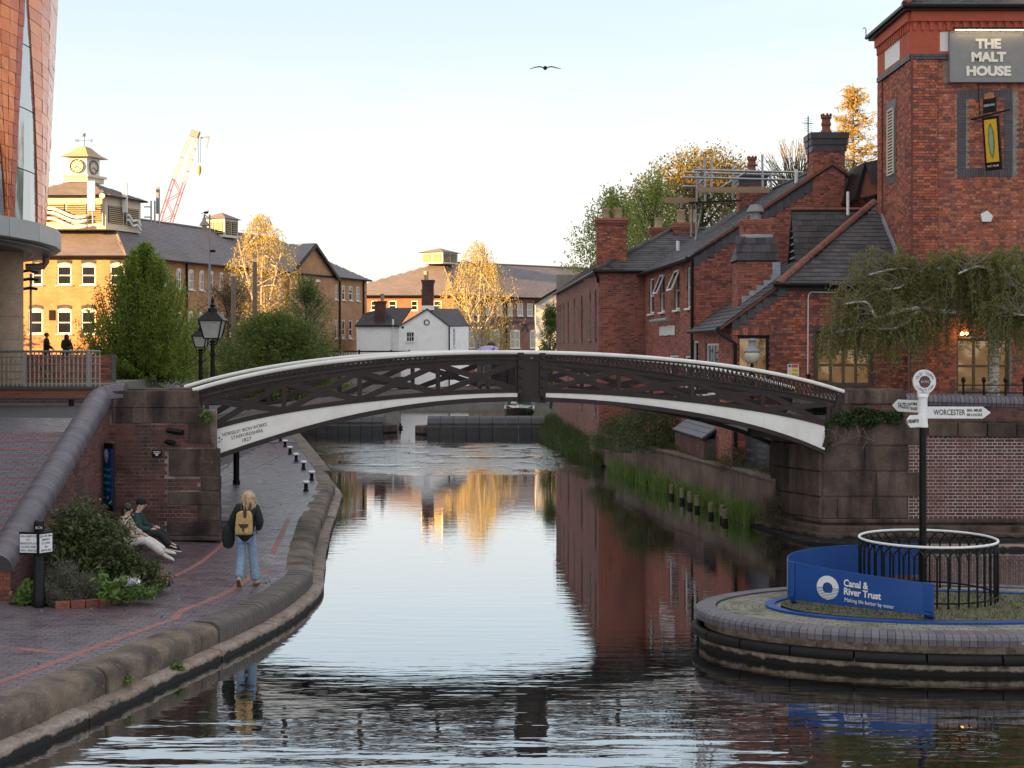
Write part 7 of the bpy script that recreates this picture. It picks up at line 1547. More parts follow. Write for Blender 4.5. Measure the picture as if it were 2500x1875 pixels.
# bank shrubs on the pub side
bush('bank_shrub', 'large dark green shrub on the retaining wall under the bridge', (RX(1588,49.5),49.6,1.1), 1.45, 1.6, 1.55, 13000, .034, L_ever, clumps=190, jit=.16, aspect=.5, stems=50)
bush('bank_shrub', 'mid green shrub against the chapel foot under the bridge', (RX(1500,56),55.6,.8), 1.0, 1.2, 1.2, 6000, .036, L_dark, clumps=110, jit=.15, aspect=.5)
bush('bank_shrub', 'tangled brown green shrub beside the welcome board', (RX(1795,40.6),40.6,1.15), .5, .5, .75, 2600, .026, L_olive, clumps=60, jit=.09)
bush('bank_shrub', 'small olive shrub at the corner of the right abutment waterline', (RX(1880,36.2),36.3,.2), .42, .3, .75, 2200, .024, L_olive, clumps=50, jit=.08)
bush('blossom_shrub', 'white blossomed shrub behind the left end of the bridge rail', (RX(430,47.5),47.4,2.8), .85, .6, .75, 2600, .03, leafmat('blossom', [(.10,.14,.05),(.5,.5,.46),(.12,.15,.05),(.62,.62,.58)], .3), clumps=60, jit=.16)
# blades: reeds and grasses
def blades(name, label, spots, hmin, hmax, w, m_, cat, lean=.25, kind='stuff'):
    S = np.array(spots); n = len(S); hgt = RNG.uniform(hmin, hmax, n); ang = RNG.uniform(0, 6.283, n); ln = RNG.normal(0, lean, (n,2))*hgt[:,None]; wv = np.stack([np.cos(ang), np.sin(ang), np.zeros(n)], 1)*w
    v = np.empty((n,6,3)); mid = S + np.concatenate([ln*.35, (hgt*.55)[:,None]], 1); tip = S + np.concatenate([ln, (hgt*(1-.15*np.abs(RNG.normal(0,1,n))))[:,None]], 1)
    v[:,0] = S-wv; v[:,1] = S+wv; v[:,2] = mid+wv*.8; v[:,3] = mid-wv*.8; v[:,4] = tip+wv*.1; v[:,5] = tip-wv*.1
    q = np.array([(0,1,2,3),(3,2,4,5)]); qs = (q[None]+(np.arange(n)*6)[:,None,None]).reshape(-1,4)
    o = npmesh(name, v.reshape(-1,3), qs, m_); tag(o, label, cat, kind=kind); return o
rwc = Curve2([Vector(p) for p in RW]); sp = []
def rspots(d0, d1, n, o0, o1, z=-.05):
    out = []
    for k in range(n):
        p, t_, n_ = rwc.at(RNG.uniform(d0, d1)); q = p + n_*RNG.uniform(o0, o1); out.append((q.x, q.y, z))
    return out
for (d0, d1, n) in ((.6,2.9,560),(3.6,4.5,140),(5.0,6.2,260),(6.9,8.1,240),(9.0,10.6,300),(11.4,12.9,230),(13.6,14.9,160),(15.6,17.6,220)): sp += rspots(d0, d1, n, .12, .5)
blades('reeds', 'green reeds standing in the water along the retaining wall', sp, .35, .85, .011, L_reed, 'reeds', .22)
gp = []
for k in range(5200):
    f = RNG.uniform(0,1)*(len(BK)-2); i = int(f); t_ = f-i; x = BK[i][0]*(1-t_)+BK[i+1][0]*t_; y = BK[i][1]*(1-t_)+BK[i+1][1]*t_; o = RNG.uniform(-.05,1.25); gp.append((x+o, y, .0+.45*min(1,max(0,o))))
blades('bank_grass', 'rough grass on the bank below the slot window building', gp, .25, .75, .016, L_grass, 'grass', .4)
blades('bank_grass', 'rough grass along the top of the retaining wall', [(x, y, 1.2) for x, y, z in rspots(.5, 20, 1500, -.6, -.15)], .12, .4, .012, L_grass, 'grass', .4)
gb_ = []
for k in range(2600): y = RNG.uniform(33.9, 47); x = -8.95-(y-33)*.06 + RNG.uniform(-1.6, .05); gb_.append((x, y, .62+max(0,(-9.0-x))*.1))
blades('bed_grass', 'lush grass and bulbs in the bed left of the path beyond the bridge', gb_, .2, .55, .015, L_fresh, 'grass', .3)
MB().prism([(-8.82,33.9,.6),(-9.66,48,.6),(-9.72,48,.6),(-8.88,33.9,.6)], (0,0,.16)).build('bed_kerb', mat('pale_bed_kerb', [(.26,.23,.20),(.34,.30,.27)], .8), towpath)
for k in range(13):
    y = RNG.uniform(34.3, 42); x = -9.05-(y-33)*.06-RNG.uniform(.05,.9); z = .62+RNG.uniform(.4,.6)
    t = thing('daffodil', (x,y,.62), 'yellow daffodil in the grass bed beside the abutment', 'flower', 'daffodils in the grass bed'); MB().tube([(x,y,.62),(x,y,z)], .006, 4).build('stem', L_fresh, t)
    mb = MB(); c = Vector((x,y-.02,z))
    for q in range(6): a = q*math.pi/3; mb.poly([c, c+Vector((.05*math.cos(a-.35),0,.05*math.sin(a-.35))), c+Vector((.07*math.cos(a),-.015,.07*math.sin(a))), c+Vector((.05*math.cos(a+.35),0,.05*math.sin(a+.35)))])
    mb.build('petals', mat('daffodil_yellow', [(.75,.50,.02),(.85,.6,.04)], .5), t); MB().tube([c, c+Vector((0,-.05,0))], [.018,.026], 8).build('trumpet', mat('daffodil_trumpet', [(.8,.38,.01),(.85,.42,.02)], .5), t)
tree('garden_shrub_tree', 'small twiggy shrub with yellow green buds beside the abutment under the bridge', (-9.3,36.5,.6), 2.0, ball(.6), 60, 16, .03, L_bright, M_bark, .04, .3, 'round', jit=.06, limbs=10, cat='shrub')
fl_ = []
while len(fl_) < 420:
    y = RNG.uniform(14.5, 40); x = RNG.uniform(-8, -3.6)
    if inland(x, y, .35) and not (y > 22 and x < -7.0) and not (y > 29.5 and x < -6.3): fl_.append((x, y, pz(x)+.012))
tag(leaf_mesh('fallen_leaves', fl_, .022, leafmat('dead_leaf', [(.10,.06,.03),(.20,.13,.06),(.30,.24,.14)], .2), None, flat=.95), 'scattered dead leaves and specks on the towpath paving', 'leaves', kind='stuff')
# ivy over the right abutment
iv = thing('ivy', (RX(2105,YR-.1),YR-.1,RZ(1040,YR)), 'dark ivy hanging over the end of the right abutment', 'ivy')
pts = []
for k in range(7000):
    x = RNG.uniform(2006, 2205); top = 1000 + 6*math.sin(x*.05) if x > 2060 else 1000+(2060-x)*.75; bot = 1040 + 6*math.sin(x*.11) - (0 if x < 2120 else (x-2120)*.12); y = top + (bot-top)*RNG.uniform(0,1)**.9
    p = P(x, y, YR - .06 - .13*RNG.uniform(0,1)); pts.append(tuple(p))
for k in range(500): p = P(RNG.normal(2012,7), RNG.normal(1075,14), YR-.1-.1*RNG.uniform()); pts.append(tuple(p))
for k in range(900): p = P(RNG.normal(1995,16), RNG.uniform(985,1010)+ (2010-1995)*.2, YR+.3); pts.append(tuple(p))
leaf_mesh('leaves', pts, .03, L_ivy, iv, aspect=.85); mb = MB()
for k in range(9):
    x = RNG.uniform(2010,2110); y = RNG.uniform(1035,1045); l = RNG.uniform(30,75); mb.tube([P(x,y,YR-.14), P(x+RNG.normal(0,10),y+l*.5,YR-.16), P(x+RNG.normal(0,18),y+l,YR-.07)], .005, 4, False)
mb.build('stems', mat('dry_stem', [(.20,.15,.12),(.28,.22,.18)], .9), iv)
bush('wall_fern', 'small green fern growing at the left end of the bridge girder', (RX(505,30.2),30.15,RZ(1030,30.2)), .09, .08, .24, 420, .04, L_fresh, cat='plant', clumps=20, jit=.04, aspect=.4)
for i, (x, y) in enumerate(((435,1637),(307,1668))):
    g = P(x, y, 20.0 if i == 0 else 18.9); bush('kerb_weed', 'small green weed in the kerb joint nearest the camera' if i else 'larger green weed sprouting from the kerb stones', g, .10, .08, .10, 160, .022, L_fresh, cat='weed', clumps=14, jit=.03, group='weeds growing in the kerb joints', aspect=.6)
# ================================================================== ISLAND with signpost, ring railing and blue board
IX, IY, IA, IB, IZ = 6.98, 22.4, 4.02, 2.25, .58
isl = thing('round_island', (IX, IY, 0), 'low round brick island with grassy middle and blue brick kerb in the canal', 'island')
def ell(a, b_, z, n=120): return [Vector((IX + a*math.cos(2*math.pi*k/n), IY + b_*math.sin(2*math.pi*k/n), z)) for k in range(n)]
def ring(prof_, m_, name, n=120, smooth='auto'):
    mb = MB(); vs = []; m2 = len(prof_)
    for (o, z) in prof_: vs += ell(IA+o, IB+o, z, n)
    fs = []
    for i in range(m2-1):
        for k in range(n): fs.append((i*n+k, i*n+(k+1) % n, (i+1)*n+(k+1) % n, (i+1)*n+k))
    mb.add(vs, fs); return mb.build(name, m_, isl, smooth=smooth)
M_isl = mat('weathered_island_concrete', [(.085,.065,.045),(.20,.15,.11),(.33,.26,.20),(.15,.115,.08)], .9, 7, bump=.9, bscale=22, stains=[((.14,.115,.045), 2.2, .52, .75, .5, (1,1,2)), ((.03,.027,.022), 3, .58, .72, .8, (1,1,3))])
M_rubber = mat('black_timber_fender', [(.006,.005,.005),(.014,.012,.011)], .6, 4, bump=.4, spec=.25, stains=[((.2,.18,.17), 12, .7, .74, .5, None)])
ring([(-.02,-.6),(-.02,.20),(-.10,.20)], M_isl, 'waterline_ring')
ring([(-.10,.30),(-.10,.46),(-.3,.47)], M_isl, 'concrete_ring')
nf = 24                                               # fender in timber lengths
for k in range(nf):
    t0 = 2*math.pi*k/nf; pts_ = [Vector((IX+(IA+.03)*math.cos(t0+2*math.pi/nf*f), IY+(IB+.03)*math.sin(t0+2*math.pi/nf*f), .245)) for f in (0.012,.25,.5,.75,.988)]
    MB().tube(pts_, .085, 10).build('fender', M_rubber, isl, smooth='auto')
top = MB(); top.poly(ell(IA-.25, IB-.25, IZ-.03)); top.build('island_bed', M_joint, isl)
# kerb bricks round the edge
circ = 0; pe_ = ell(IA-.06, IB-.06, 0, 400); cel = Curve2([p.xy for p in pe_+pe_[:1]]); nk_ = int(cel.L/.112); M_ikerb = mat('island_kerb_brick', [(.05,.043,.05),(.08,.07,.08),(.11,.097,.105)], .5, 5, rnd=.6, bump=.15, rvar=.1, stains=[((.42,.38,.33), 7, .68, .74, .7, None)])
for k in range(nk_):
    p, t_, n_ = cel.at(cel.L*(k+.5)/nk_); q = [(-.10,.44),(-.12,.53),(-.09,.575),(-.04,.60),(.22,.605),(.22,.44)]
    MB().prism([Vector((p.x+n_.x*o - t_.x*.053, p.y+n_.y*o - t_.y*.053, z)) for o, z in q], Vector((t_.x,t_.y,0))*.106).build('kerb_brick', M_ikerb, isl)
# concentric pavers
M_ipav = mat('mossy_paver', [(.10,.09,.065),(.16,.145,.11),(.20,.175,.14),(.11,.115,.06)], .8, 2.5, rnd=.6, bump=.2, stains=[((.07,.085,.025), 1.6, .45, .65, .6, None), ((.6,.58,.55), 18, .72, .74, .8, None)])
cand = []
o = -.36
while o > -1.3:
    e_ = ell(IA+o, IB+o, 0, 300); c_ = Curve2([p.xy for p in e_+e_[:1]]); n_b = int(c_.L/.215)
    for k in range(n_b):
        p, t_, n_ = c_.at(c_.L*(k+.5*(int(o*100) % 2)+.25)/n_b); cand.append((p, t_, n_))
    o -= .112
cand.sort(key=lambda c: c[0].y if inframe(Vector((c[0].x,c[0].y,IZ))) else 99)
me_p = bpy.data.meshes.new('paver'); w_, h_, d_ = .205, .102, .03
me_p.from_pydata([(-w_/2,-h_/2,-d_),(w_/2,-h_/2,-d_),(w_/2,h_/2,-d_),(-w_/2,h_/2,-d_),(-w_/2,-h_/2,0),(w_/2,-h_/2,0),(w_/2,h_/2,0),(-w_/2,h_/2,0)], [], [tuple(int(x) for x in f) for f in BOXQ]); me_p.materials.append(M_ipav)
st = MB()
for i, (p, t_, n_) in enumerate(cand):
    z = IZ + random.uniform(-.003,.003)
    if i < 300:
        ob_ = bpy.data.objects.new('paver', me_p); col.objects.link(ob_); ob_.parent = isl; m4 = Matrix(((t_.x,n_.x,0,0),(t_.y,n_.y,0,0),(0,0,1,0),(0,0,0,1))); m4.translation = Vector((p.x,p.y,z))-OFF[isl.name]; ob_.matrix_basis = m4
    else: st.obox((p.x,p.y,z-.015), (t_.x,t_.y,0), (n_.x,n_.y,0), (0,0,1), w_, h_, .03)
st.build('paver_courses', M_ipav, isl, kind='stuff')
mid = MB(); mid.poly([Vector((IX + (IA-1.35)*math.cos(a), IY+.15 + (IB-.95)*math.sin(a), IZ+.015)) for a in [2*math.pi*k/60 for k in range(60)]]); mid.build('turf', mat('island_turf', [(.06,.055,.03),(.10,.09,.045),(.13,.10,.065)], .95, 5, bump=.5), isl)
gsp = []
for k in range(2600):
    a = RNG.uniform(0,6.283); r = math.sqrt(RNG.uniform(0,1)); gsp.append((IX+(IA-1.35)*r*math.cos(a), IY+.15+(IB-.95)*r*math.sin(a), IZ+.01))
blades('island_grass', 'short scruffy grass in the middle of the round island', gsp, .02, .075, .007, L_grass, 'grass', .5)
# ring railing
RCX, RCY, RRr = 6.86, 23.28, 1.10
rg = thing('ring_railing', (RCX, RCY, IZ), 'black iron ring railing with pointed arches and white top rail on the island', 'railing')
zt2 = 1.56; nb_ = 40
MB().tube([(RCX+RRr*math.cos(a), RCY+RRr*math.sin(a), zt2) for a in [2*math.pi*k/72 for k in range(73)]], .021, 8, False).build('top_rail', M_white, rg, smooth=True)
MB().tube([(RCX+RRr*math.cos(a), RCY+RRr*math.sin(a), IZ+.10) for a in [2*math.pi*k/72 for k in range(73)]], .016, 6, False).build('bottom_rail', M_black_iron, rg, smooth=True)
for k in range(nb_):
    a = 2*math.pi*k/nb_; p = Vector((RCX+RRr*math.cos(a), RCY+RRr*math.sin(a), 0)); MB().tube([p+Vector((0,0,IZ)), p+Vector((0,0,zt2-.17))], .016, 6).build('bar', M_black_iron, rg)
    for s_ in (1, -1):                                # intersecting arches
        pth = []
        for i in range(7): f = i/6; an = a + s_*2*math.pi/nb_*f*1.0; pth.append((RCX+RRr*math.cos(an), RCY+RRr*math.sin(an), zt2-.17+.15*math.sin(f*math.pi/2)))
        MB().tube(pth, .012, 5, False).build('arch', M_black_iron, rg)
    MB().lathe(p+Vector((0,0,zt2-.20)), [(.016,0),(.028,.01),(.028,.03),(.016,.04)], 8).build('collar', M_black_iron, rg)
# blue ribbon board
bb = thing('blue_board', (5.3, 22.2, IZ), 'curved blue ribbon sign board with white wave emblem on the island', 'sign')
M_blueb = mat('royal_blue_metal', [(.008,.055,.24),(.012,.075,.30)], .38, 1.5, spec=.5)
tip = Vector((4.45,22.7)); fe = Vector((6.37,21.3)); re_ = Vector((7.05,24.5))
fcv = [tip.lerp(fe, f) + Vector((-.21,-.29)).normalized()*.10*math.sin(math.pi*f) for f in [i/24 for i in range(25)]]
rcv = [((tip*(1-f)**2) + Vector((4.6,24.6))*2*f*(1-f) + re_*f*f) for f in [i/24 for i in range(25)]]
def ribbon(cv, ztop, zbot, name):
    vs = []; n = len(cv)
    for i, p in enumerate(cv):
        f = i/(n-1); t_ = (cv[min(i+1,n-1)]-cv[max(i-1,0)]).normalized(); nn = Vector((-t_.y,t_.x))*.008
        for (q, z) in ((p+nn,zbot(f)),(p-nn,zbot(f)),(p-nn,ztop(f)),(p+nn,ztop(f))): vs.append((q.x,q.y,z))
    fs = []
    for i in range(n-1):
        for j in range(4): fs.append((i*4+j,(i+1)*4+j,(i+1)*4+(j+1) % 4,i*4+(j+1) % 4))
    fs += [(0,1,2,3), tuple(range((n-1)*4,n*4))[::-1]]
    return MB().add(vs, fs).build(name, M_blueb, bb, smooth='auto')
fzt = lambda f: 1.27 - .13*f; fzb = lambda f: .66 + .06*f*(1-f)
ribbon(fcv, fzt, fzb, 'front_panel'); ribbon(rcv, lambda f: 1.27+.04*f, lambda f: .66+.1*f, 'rear_panel')
for (p, w) in ((tip+Vector((.05,-.06)), .09), (fe-Vector((.07,-.05)), .15)):
    t_ = (fe-tip).normalized(); nn = Vector((t_.y,-t_.x)); q = [(p+nn*a, z) for a, z in ((.0,1.28 if w < .1 else 1.15),(.0,.72),(-.04,.63),(-.12,.585))]
    vs = []
    for (c, z) in q: vs += [(c.x-t_.x*w/2+nn.x*.03, c.y-t_.y*w/2+nn.y*.03, z), (c.x+t_.x*w/2+nn.x*.03, c.y+t_.y*w/2+nn.y*.03, z), (c.x+t_.x*w/2, c.y+t_.y*w/2, z), (c.x-t_.x*w/2, c.y-t_.y*w/2, z)]
    fs = []
    for i in range(3):
        for j in range(4): fs.append((i*4+j,(i+1)*4+j,(i+1)*4+(j+1) % 4,i*4+(j+1) % 4))
    fs += [(0,1,2,3),(15,14,13,12)]; MB().add(vs, fs).build('support', M_blueb, bb, bevel=.006)
gr = []
for k in range(70): a = 2*math.pi*k/69; gr.append(Vector((IX-.1 + 2.75*math.cos(a), IY+.05 + 1.38*math.sin(a), 0)))
vs = []
for p in gr:
    d_ = (p-Vector((IX,IY,0))).normalized()
    for (o_, z) in ((.09,IZ),(.09,IZ+.035),(-.06,IZ+.035),(-.06,IZ)): vs.append(p+d_*o_+Vector((0,0,z)))
fs = [(i*4+j,(i+1)*4+j,(i+1)*4+(j+1) % 4,i*4+(j+1) % 4) for i in range(69) for j in range(4)]
MB().add(vs, fs).build('base_ring', M_blueb, bb)
def fpos(f, z, lift=.012):
    i = f*24; p = fcv[int(min(i,23))].lerp(fcv[int(min(i,23))+1], i-int(min(i,23))); t_ = (fe-tip).normalized(); nn = Vector((t_.y,-t_.x)); q = p + nn*lift; return Vector((q.x,q.y,z)), Vector((t_.x,t_.y,0)), Vector((nn.x,nn.y,0))
# wave emblem: half ring over striped half disc
ec_, eU, eN = fpos(.30, .93, .020); er = .185
mb = MB(); arc_o = [R(a) for a in range(0,181,10)]
mb.prism([ec_+eU*er*math.cos(a)+Vector((0,0,er*1.02*math.sin(a))) for a in arc_o] + [ec_+eU*.085*math.cos(a)+Vector((0,0,.085*math.sin(a))) for a in arc_o[::-1]], -eN*.004); mb.build('emblem', M_white, bb)
for k in range(8):
    z0 = -.012-k*.0235; z1 = z0-.014; w0 = math.sqrt(max(0, er**2-z0**2)); w1_ = math.sqrt(max(0, er**2-z1**2))
    inn_ = .085 if k < 4 else 0
    for s_ in (1,-1):
        i0 = math.sqrt(max(0,.085**2-z0**2)) if k < 3 else 0
        MB().prism([ec_+eU*s_*i0+Vector((0,0,z0)), ec_+eU*s_*w0+Vector((0,0,z0)), ec_+eU*s_*w1_+Vector((0,0,z1)), ec_+eU*s_*i0+Vector((0,0,z1))], -eN*.004).build('emblem_wave', M_white, bb)
for (tx_, f, z, sz, w) in (('Canal &',.415,1.035,.15,.40),('River Trust',.415,.905,.15,.60),('Making life better by water',.42,.775,.085,.80)):
    p_, u_, n_ = fpos(f, z, .024); text_mesh('lettering', tx_, sz, p_+Vector((0,0,0)), u_-Vector((0,0,.04)), (0,0,1), M_white, bb, .002, 'LEFT', 1, .004 if sz > .1 else 0, w)
# ---- cast iron fingerpost on the island
fp = thing('junction_signpost', (RCX-.03, RCY, IZ), 'tall black canal signpost with white round OLD TURN JUNCTION head and arms', 'signpost')
sxp = RX(2253, RCY); S = lambda py: RZ(py, RCY)
MB().lathe((sxp,RCY,0), [(.10,IZ),(.10,IZ+.08),(.062,IZ+.12),(.058,S(1042))], 16).build('post', M_black_iron, fp, smooth='auto')
MB().lathe((sxp,RCY,0), [(.085,S(1043)),(.085,S(1036)),(.078,S(1034)),(.072,S(972)),(.085,S(970)),(.085,S(966)),(.065,S(962))], 16).build('collar', M_white, fp, smooth='auto')
hc = Vector((RX(2256,RCY),RCY-.02,S(932))); n_o = [hc+Vector((.185*math.cos(a),0,.20*math.sin(a))) for a in [2*math.pi*k/40 for k in range(40)]]
MB().prism([p+Vector((0,.04,0)) for p in n_o][::-1], (0,-.06,0)).build('round_head', M_white, fp); MB().prism([(sxp-.06,RCY-.04,S(975)),(sxp+.06,RCY-.04,S(975)),(sxp+.10,RCY-.04,S(957)),(sxp-.10,RCY-.04,S(957))], (0,.05,0)).build('neck', M_white, fp)
Mbrown = mat('sign_dark_red', [(.10,.03,.03),(.14,.04,.035)], .6)
hf = hc+Vector((0,-.022,0))
for sg in (1,-1): MB().prism([hf+Vector((.085*math.cos(a),0,sg*(.028+.07*math.sin(a)))) for a in [math.pi*k/10 for k in range(11)]], (0,-.004,0)).build('emblem', Mbrown, fp)
MB().prism([hf+Vector((a,0,b_)) for a, b_ in ((-.10,0),(-.085,.026),(.085,.026),(.10,0),(.085,-.026),(-.085,-.026))], (0,-.006,0)).build('name_bar', M_letter, fp)
text_mesh('lettering', 'BCNS', .05, hf+Vector((0,-.008,0)), (1,0,0), (0,0,1), M_white, fp, .001, 'CENTER', 1.1, 0, .13)
def arc_text(s_, r, a0, a1, flip, size):
    n = len(s_)
    for i, chh in enumerate(s_):
        if chh == ' ': continue
        a = a0+(a1-a0)*i/(n-1); d_ = Vector((math.cos(a),0,math.sin(a))); U_ = Vector((math.sin(a),0,-math.cos(a))) if not flip else Vector((-math.sin(a),0,math.cos(a)))
        text_mesh('lettering', chh, size, hf+d_*r+Vector((0,-.004,0)), U_, d_ if not flip else -d_, M_letter, fp, .001, 'CENTER')
arc_text('OLD TURN', .143, R(152), R(28), False, .062); arc_text('JUNCTION', .146, R(210), R(330), True, .058)
def arm(O, U, L, h, z, lines, name='arm', tipl=.13):
    U = Vector(U).normalized(); N = U.cross(Vector((0,0,1))); O = Vector(O)
    if N.y > 0: N = -N
    pts_ = [O+U*.05+Vector((0,0,z-h/2)), O+U*(L-tipl)+Vector((0,0,z-h/2)), O+U*L+Vector((0,0,z)), O+U*(L-tipl)+Vector((0,0,z+h/2)), O+U*.05+Vector((0,0,z+h/2))]
    ar_ = MB().prism([p-N*.012 for p in pts_], N*.024).build(name, M_white, fp, bevel=.004)
    Ut = U if U.x > 0 else -U
    for (tx_, u, dz, sz, w) in lines: text_mesh('lettering', tx_, sz, O+U*u+Vector((0,0,z+dz))+N*.014, Ut, (0,0,1), M_letter, ar_, .001, 'CENTER', 1, .002, w)
arm((sxp,RCY-.03,0), (1,-.03,0), 1.10, .195, S(1007), [('WORCESTER',.42,0,.13,.52),('30½ MILES',.83,.037,.06,.25),('58 LOCKS',.83,-.037,.06,.25)])
arm((sxp,RCY-.03,0), (-.45,.85,0), .72, .20, S(993), [('FAZELEY',.42,.0,.13,.30),('15 MILES',.20,.04,.06,.14),('38 LOCKS',.20,-.04,.06,.14)])
arm((sxp,RCY-.03,0), (-.66,-.55,0), .50, .20, S(1027), [('WOLVERHAMPTON',.34,.0,.085,.38)])
# ---- small black fingerpost by the wing wall
bpz = thing('bollard_signpost', (RX(95,22.55),22.3,PZ), 'short black cast post with white distance plates in the planted bed', 'signpost'); bx = RX(95,22.3); SB = lambda py: RZ(py, 22.3)
mb = MB(); mb.lathe((bx,22.3,0), [(.10,PZ),(.10,PZ+.2),(.085,PZ+.22),(.085,SB(1302)),(.075,SB(1300)),(.08,SB(1290)),(.08,SB(1282)),(.065,SB(1272)),(.02,SB(1269))], 14); mb.build('post', M_black_iron, bpz, smooth='auto')
text_mesh('lettering', 'BCN', .055, (bx+.03,22.21,SB(1287)), (1,0,0), (0,0,1), M_white, bpz, .001, 'CENTER')
for (U_, o_, w_, lines) in ((Vector((1,-.12,0)).normalized(), -.13, .29, ['153m SHEEPCOTE','ST.','BRINDLEYPLACE','ACCESS OVER','340m  BRIDGE']), (Vector((.55,.83,0)).normalized(), .10, .24, ['SEA LIFE 200m','BRINDLEY','ST. CANAL','50m','BRIDGE 40m'])):
    c = Vector((bx+o_,22.24 if o_ < 0 else 22.28,SB(1325))); N_u = U_.cross(Vector((0,0,1))); MB().obox(c, U_,(0,0,1),N_u, w_+.03,.36,.05).build('sign_box', M_black_iron, bpz); MB().obox(c+N_u*.027, U_,(0,0,1),N_u, w_,.29,.006).build('white_plate', M_white, bpz)
    for i, l in enumerate(lines): text_mesh('lettering', l, .046, c+N_u*.032+Vector((0,0,.112-.056*i)), U_, (0,0,1), M_letter, bpz, .001, 'CENTER', 1, 0, min(w_*.92, .02*len(l)*w_/.26))
# ---- blue interpretation panel at the corner of wing wall and abutment
ip = thing('blue_notice_board', (-8.45,29.2,PZ), 'tall narrow blue notice board in a black frame beside the abutment', 'notice board')
pA = P(247,1095,29.75); pB_ = P(274,1085,29.3); U_ = Vector((pB_.x-pA.x, pB_.y-pA.y, 0)); wI = U_.length; U_.normalize(); N_u = U_.cross(Vector((0,0,1))); zI0, zI1 = RZ(1240,29.5), RZ(1088,29.5); cI = Vector(((pA.x+pB_.x)/2,(pA.y+pB_.y)/2,(zI0+zI1)/2))
MB().obox(cI-N_u*.03, U_,(0,0,1),N_u, wI+.05, zI1-zI0+.1,.05).build('frame', M_black_iron, ip); MB().obox(cI, U_,(0,0,1),N_u, wI,zI1-zI0-.12,.02).build('panel', M_blueb, ip)
mbi = MB(); mbi.prism([cI+N_u*.012+U_*(.10*math.cos(a))+Vector((0,0,.42+.16*math.sin(a))) for a in [math.pi*k/10 for k in range(11)]], N_u*.003); mbi.build('emblem', M_white, ip)
for k in range(4): MB().obox(cI+N_u*.012+Vector((0,0,.40-.03*k)), U_,(0,0,1),N_u, .18-.035*k,.016,.003).build('emblem_wave', M_white, ip)
for k, l in enumerate(('Brindley canal','Stroll through','Birmingham','from within')): text_mesh('lettering', l, .10, cI+N_u*.012+Vector((0,0,.16-.14*k)), U_, (0,0,1), mat('cyan_text', [(.05,.42,.55),(.06,.46,.6)], .5), ip, .001, 'CENTER', 1, 0, wI*.75)
MB().box((pA.x-.14,29.75,zI0-.1),(pA.x+.02,29.95,RZ(1086,29.8))).build('recess_dark', M_gutter, ip); MB().box((pA.x-.18,29.7,RZ(1086,29.8)),(pA.x+.22,30.0,RZ(1078,29.8))).build('lintel', M_stone, ip)  # solid black box stands in for the dark of a recess
# ================================================================== LAMPS AND POLES
M_lglass = mat('lantern_glass', [(.38,.375,.35),(.5,.49,.46)], .3, 6)
def lantern(px, ytop, ybase, Y, zground, label, s=1.0):
    t = thing('lantern_post', (RX(px,Y),Y,zground), label, 'lamp post', 'black lantern posts behind the bridge'); x = RX(px,Y); k = F/Y; z = lambda py: RZ(py, Y); zb = z(ybase); zt__ = z(ytop); h = zt__-zb
    MB().lathe((x,Y,0), [(.11,zground),(.11,zground+.5),(.08,zground+.6),(.065,zb-.5),(.09,zb-.48),(.09,zb-.42),(.065,zb-.40),(.06,zb-.12),(.10,zb-.10),(.10,zb-.06),(.05,zb-.03)], 14).build('post', M_black_iron, t, smooth='auto')
    w0, w1_ = .17*h/1.0, .27*h/1.0; g0, g1 = zb+.02, zb+h*.44
    q = lambda w, zz_: [(x-w,Y-w,zz_),(x+w,Y-w,zz_),(x+w,Y+w,zz_),(x-w,Y+w,zz_)]
    MB().add(q(w0*.93,g0)+q(w1_*.93,g1), [(3,2,1,0),(4,5,6,7),(0,1,5,4),(1,2,6,5),(2,3,7,6),(3,0,4,7)]).build('glass', M_lglass, t)
    mb = MB()
    for a, b_ in zip(q(w0,g0), q(w1_,g1)): mb.bar(a, b_, .03)
    for qq in (q(w0,g0), q(w1_,g1)):
        for i in range(4): mb.bar(qq[i], qq[(i+1) % 4], .035)
    mb.build('frame', M_black_iron, t)
    mb = MB(); mb.add(q(w1_*1.18,g1)+q(w1_*.42,g1+h*.20), [(3,2,1,0),(4,5,6,7),(0,1,5,4),(1,2,6,5),(2,3,7,6),(3,0,4,7)]); mb.lathe((x,Y,0), [(w1_*.45,g1+h*.20),(w1_*.40,g1+h*.28),(w1_*.2,g1+h*.32),(w1_*.25,g1+h*.36),(w1_*.1,g1+h*.40),(w1_*.16,g1+h*.46),(.01,g1+h*.56)], 12); mb.build('roof', M_black_iron, t, smooth='auto')
    mb = MB()
    for s_ in (-1,1): mb.tube([(x,Y,zb-.2),(x+s_*.12,Y,zb-.14),(x+s_*.16,Y,zb)], .018, 6)
    mb.build('scroll', M_black_iron, t); return t
lantern(519, 724, 828, 42.5, .62, 'larger black lantern post rising just behind the bridge\'s left end'); lantern(490, 784, 849, 46, .62, 'smaller farther black lantern post left of the larger one')
# plain grey street lamp with bell shade
gl_ = thing('street_lamp', (RX(512,84),84,.6), 'tall grey street lamp with bell-shaped shade', 'street lamp'); Y = 84; x = RX(512,Y)
MB().tube([(x,Y,.6),(x,Y,RZ(524,Y))], [.10,.05], 10).build('pole', M_grey, gl_, smooth='auto'); MB().bar((x+.15,Y,RZ(538,Y)),(x-.32,Y,RZ(524,Y)), .05).build('arm', M_grey, gl_)
xl = RX(499,Y); MB().lathe((xl,Y,0), [(.30,RZ(551,Y)),(.28,RZ(548,Y)),(.12,RZ(538,Y)),(.06,RZ(530,Y)),(.05,RZ(523,Y))], 16).build('shade', M_grey, gl_, smooth='auto'); MB().lathe((xl,Y,0), [(.02,RZ(562,Y)),(.13,RZ(558,Y)),(.17,RZ(551,Y)),(.1,RZ(549,Y))], 14).build('globe', M_lglass, gl_, smooth='auto')
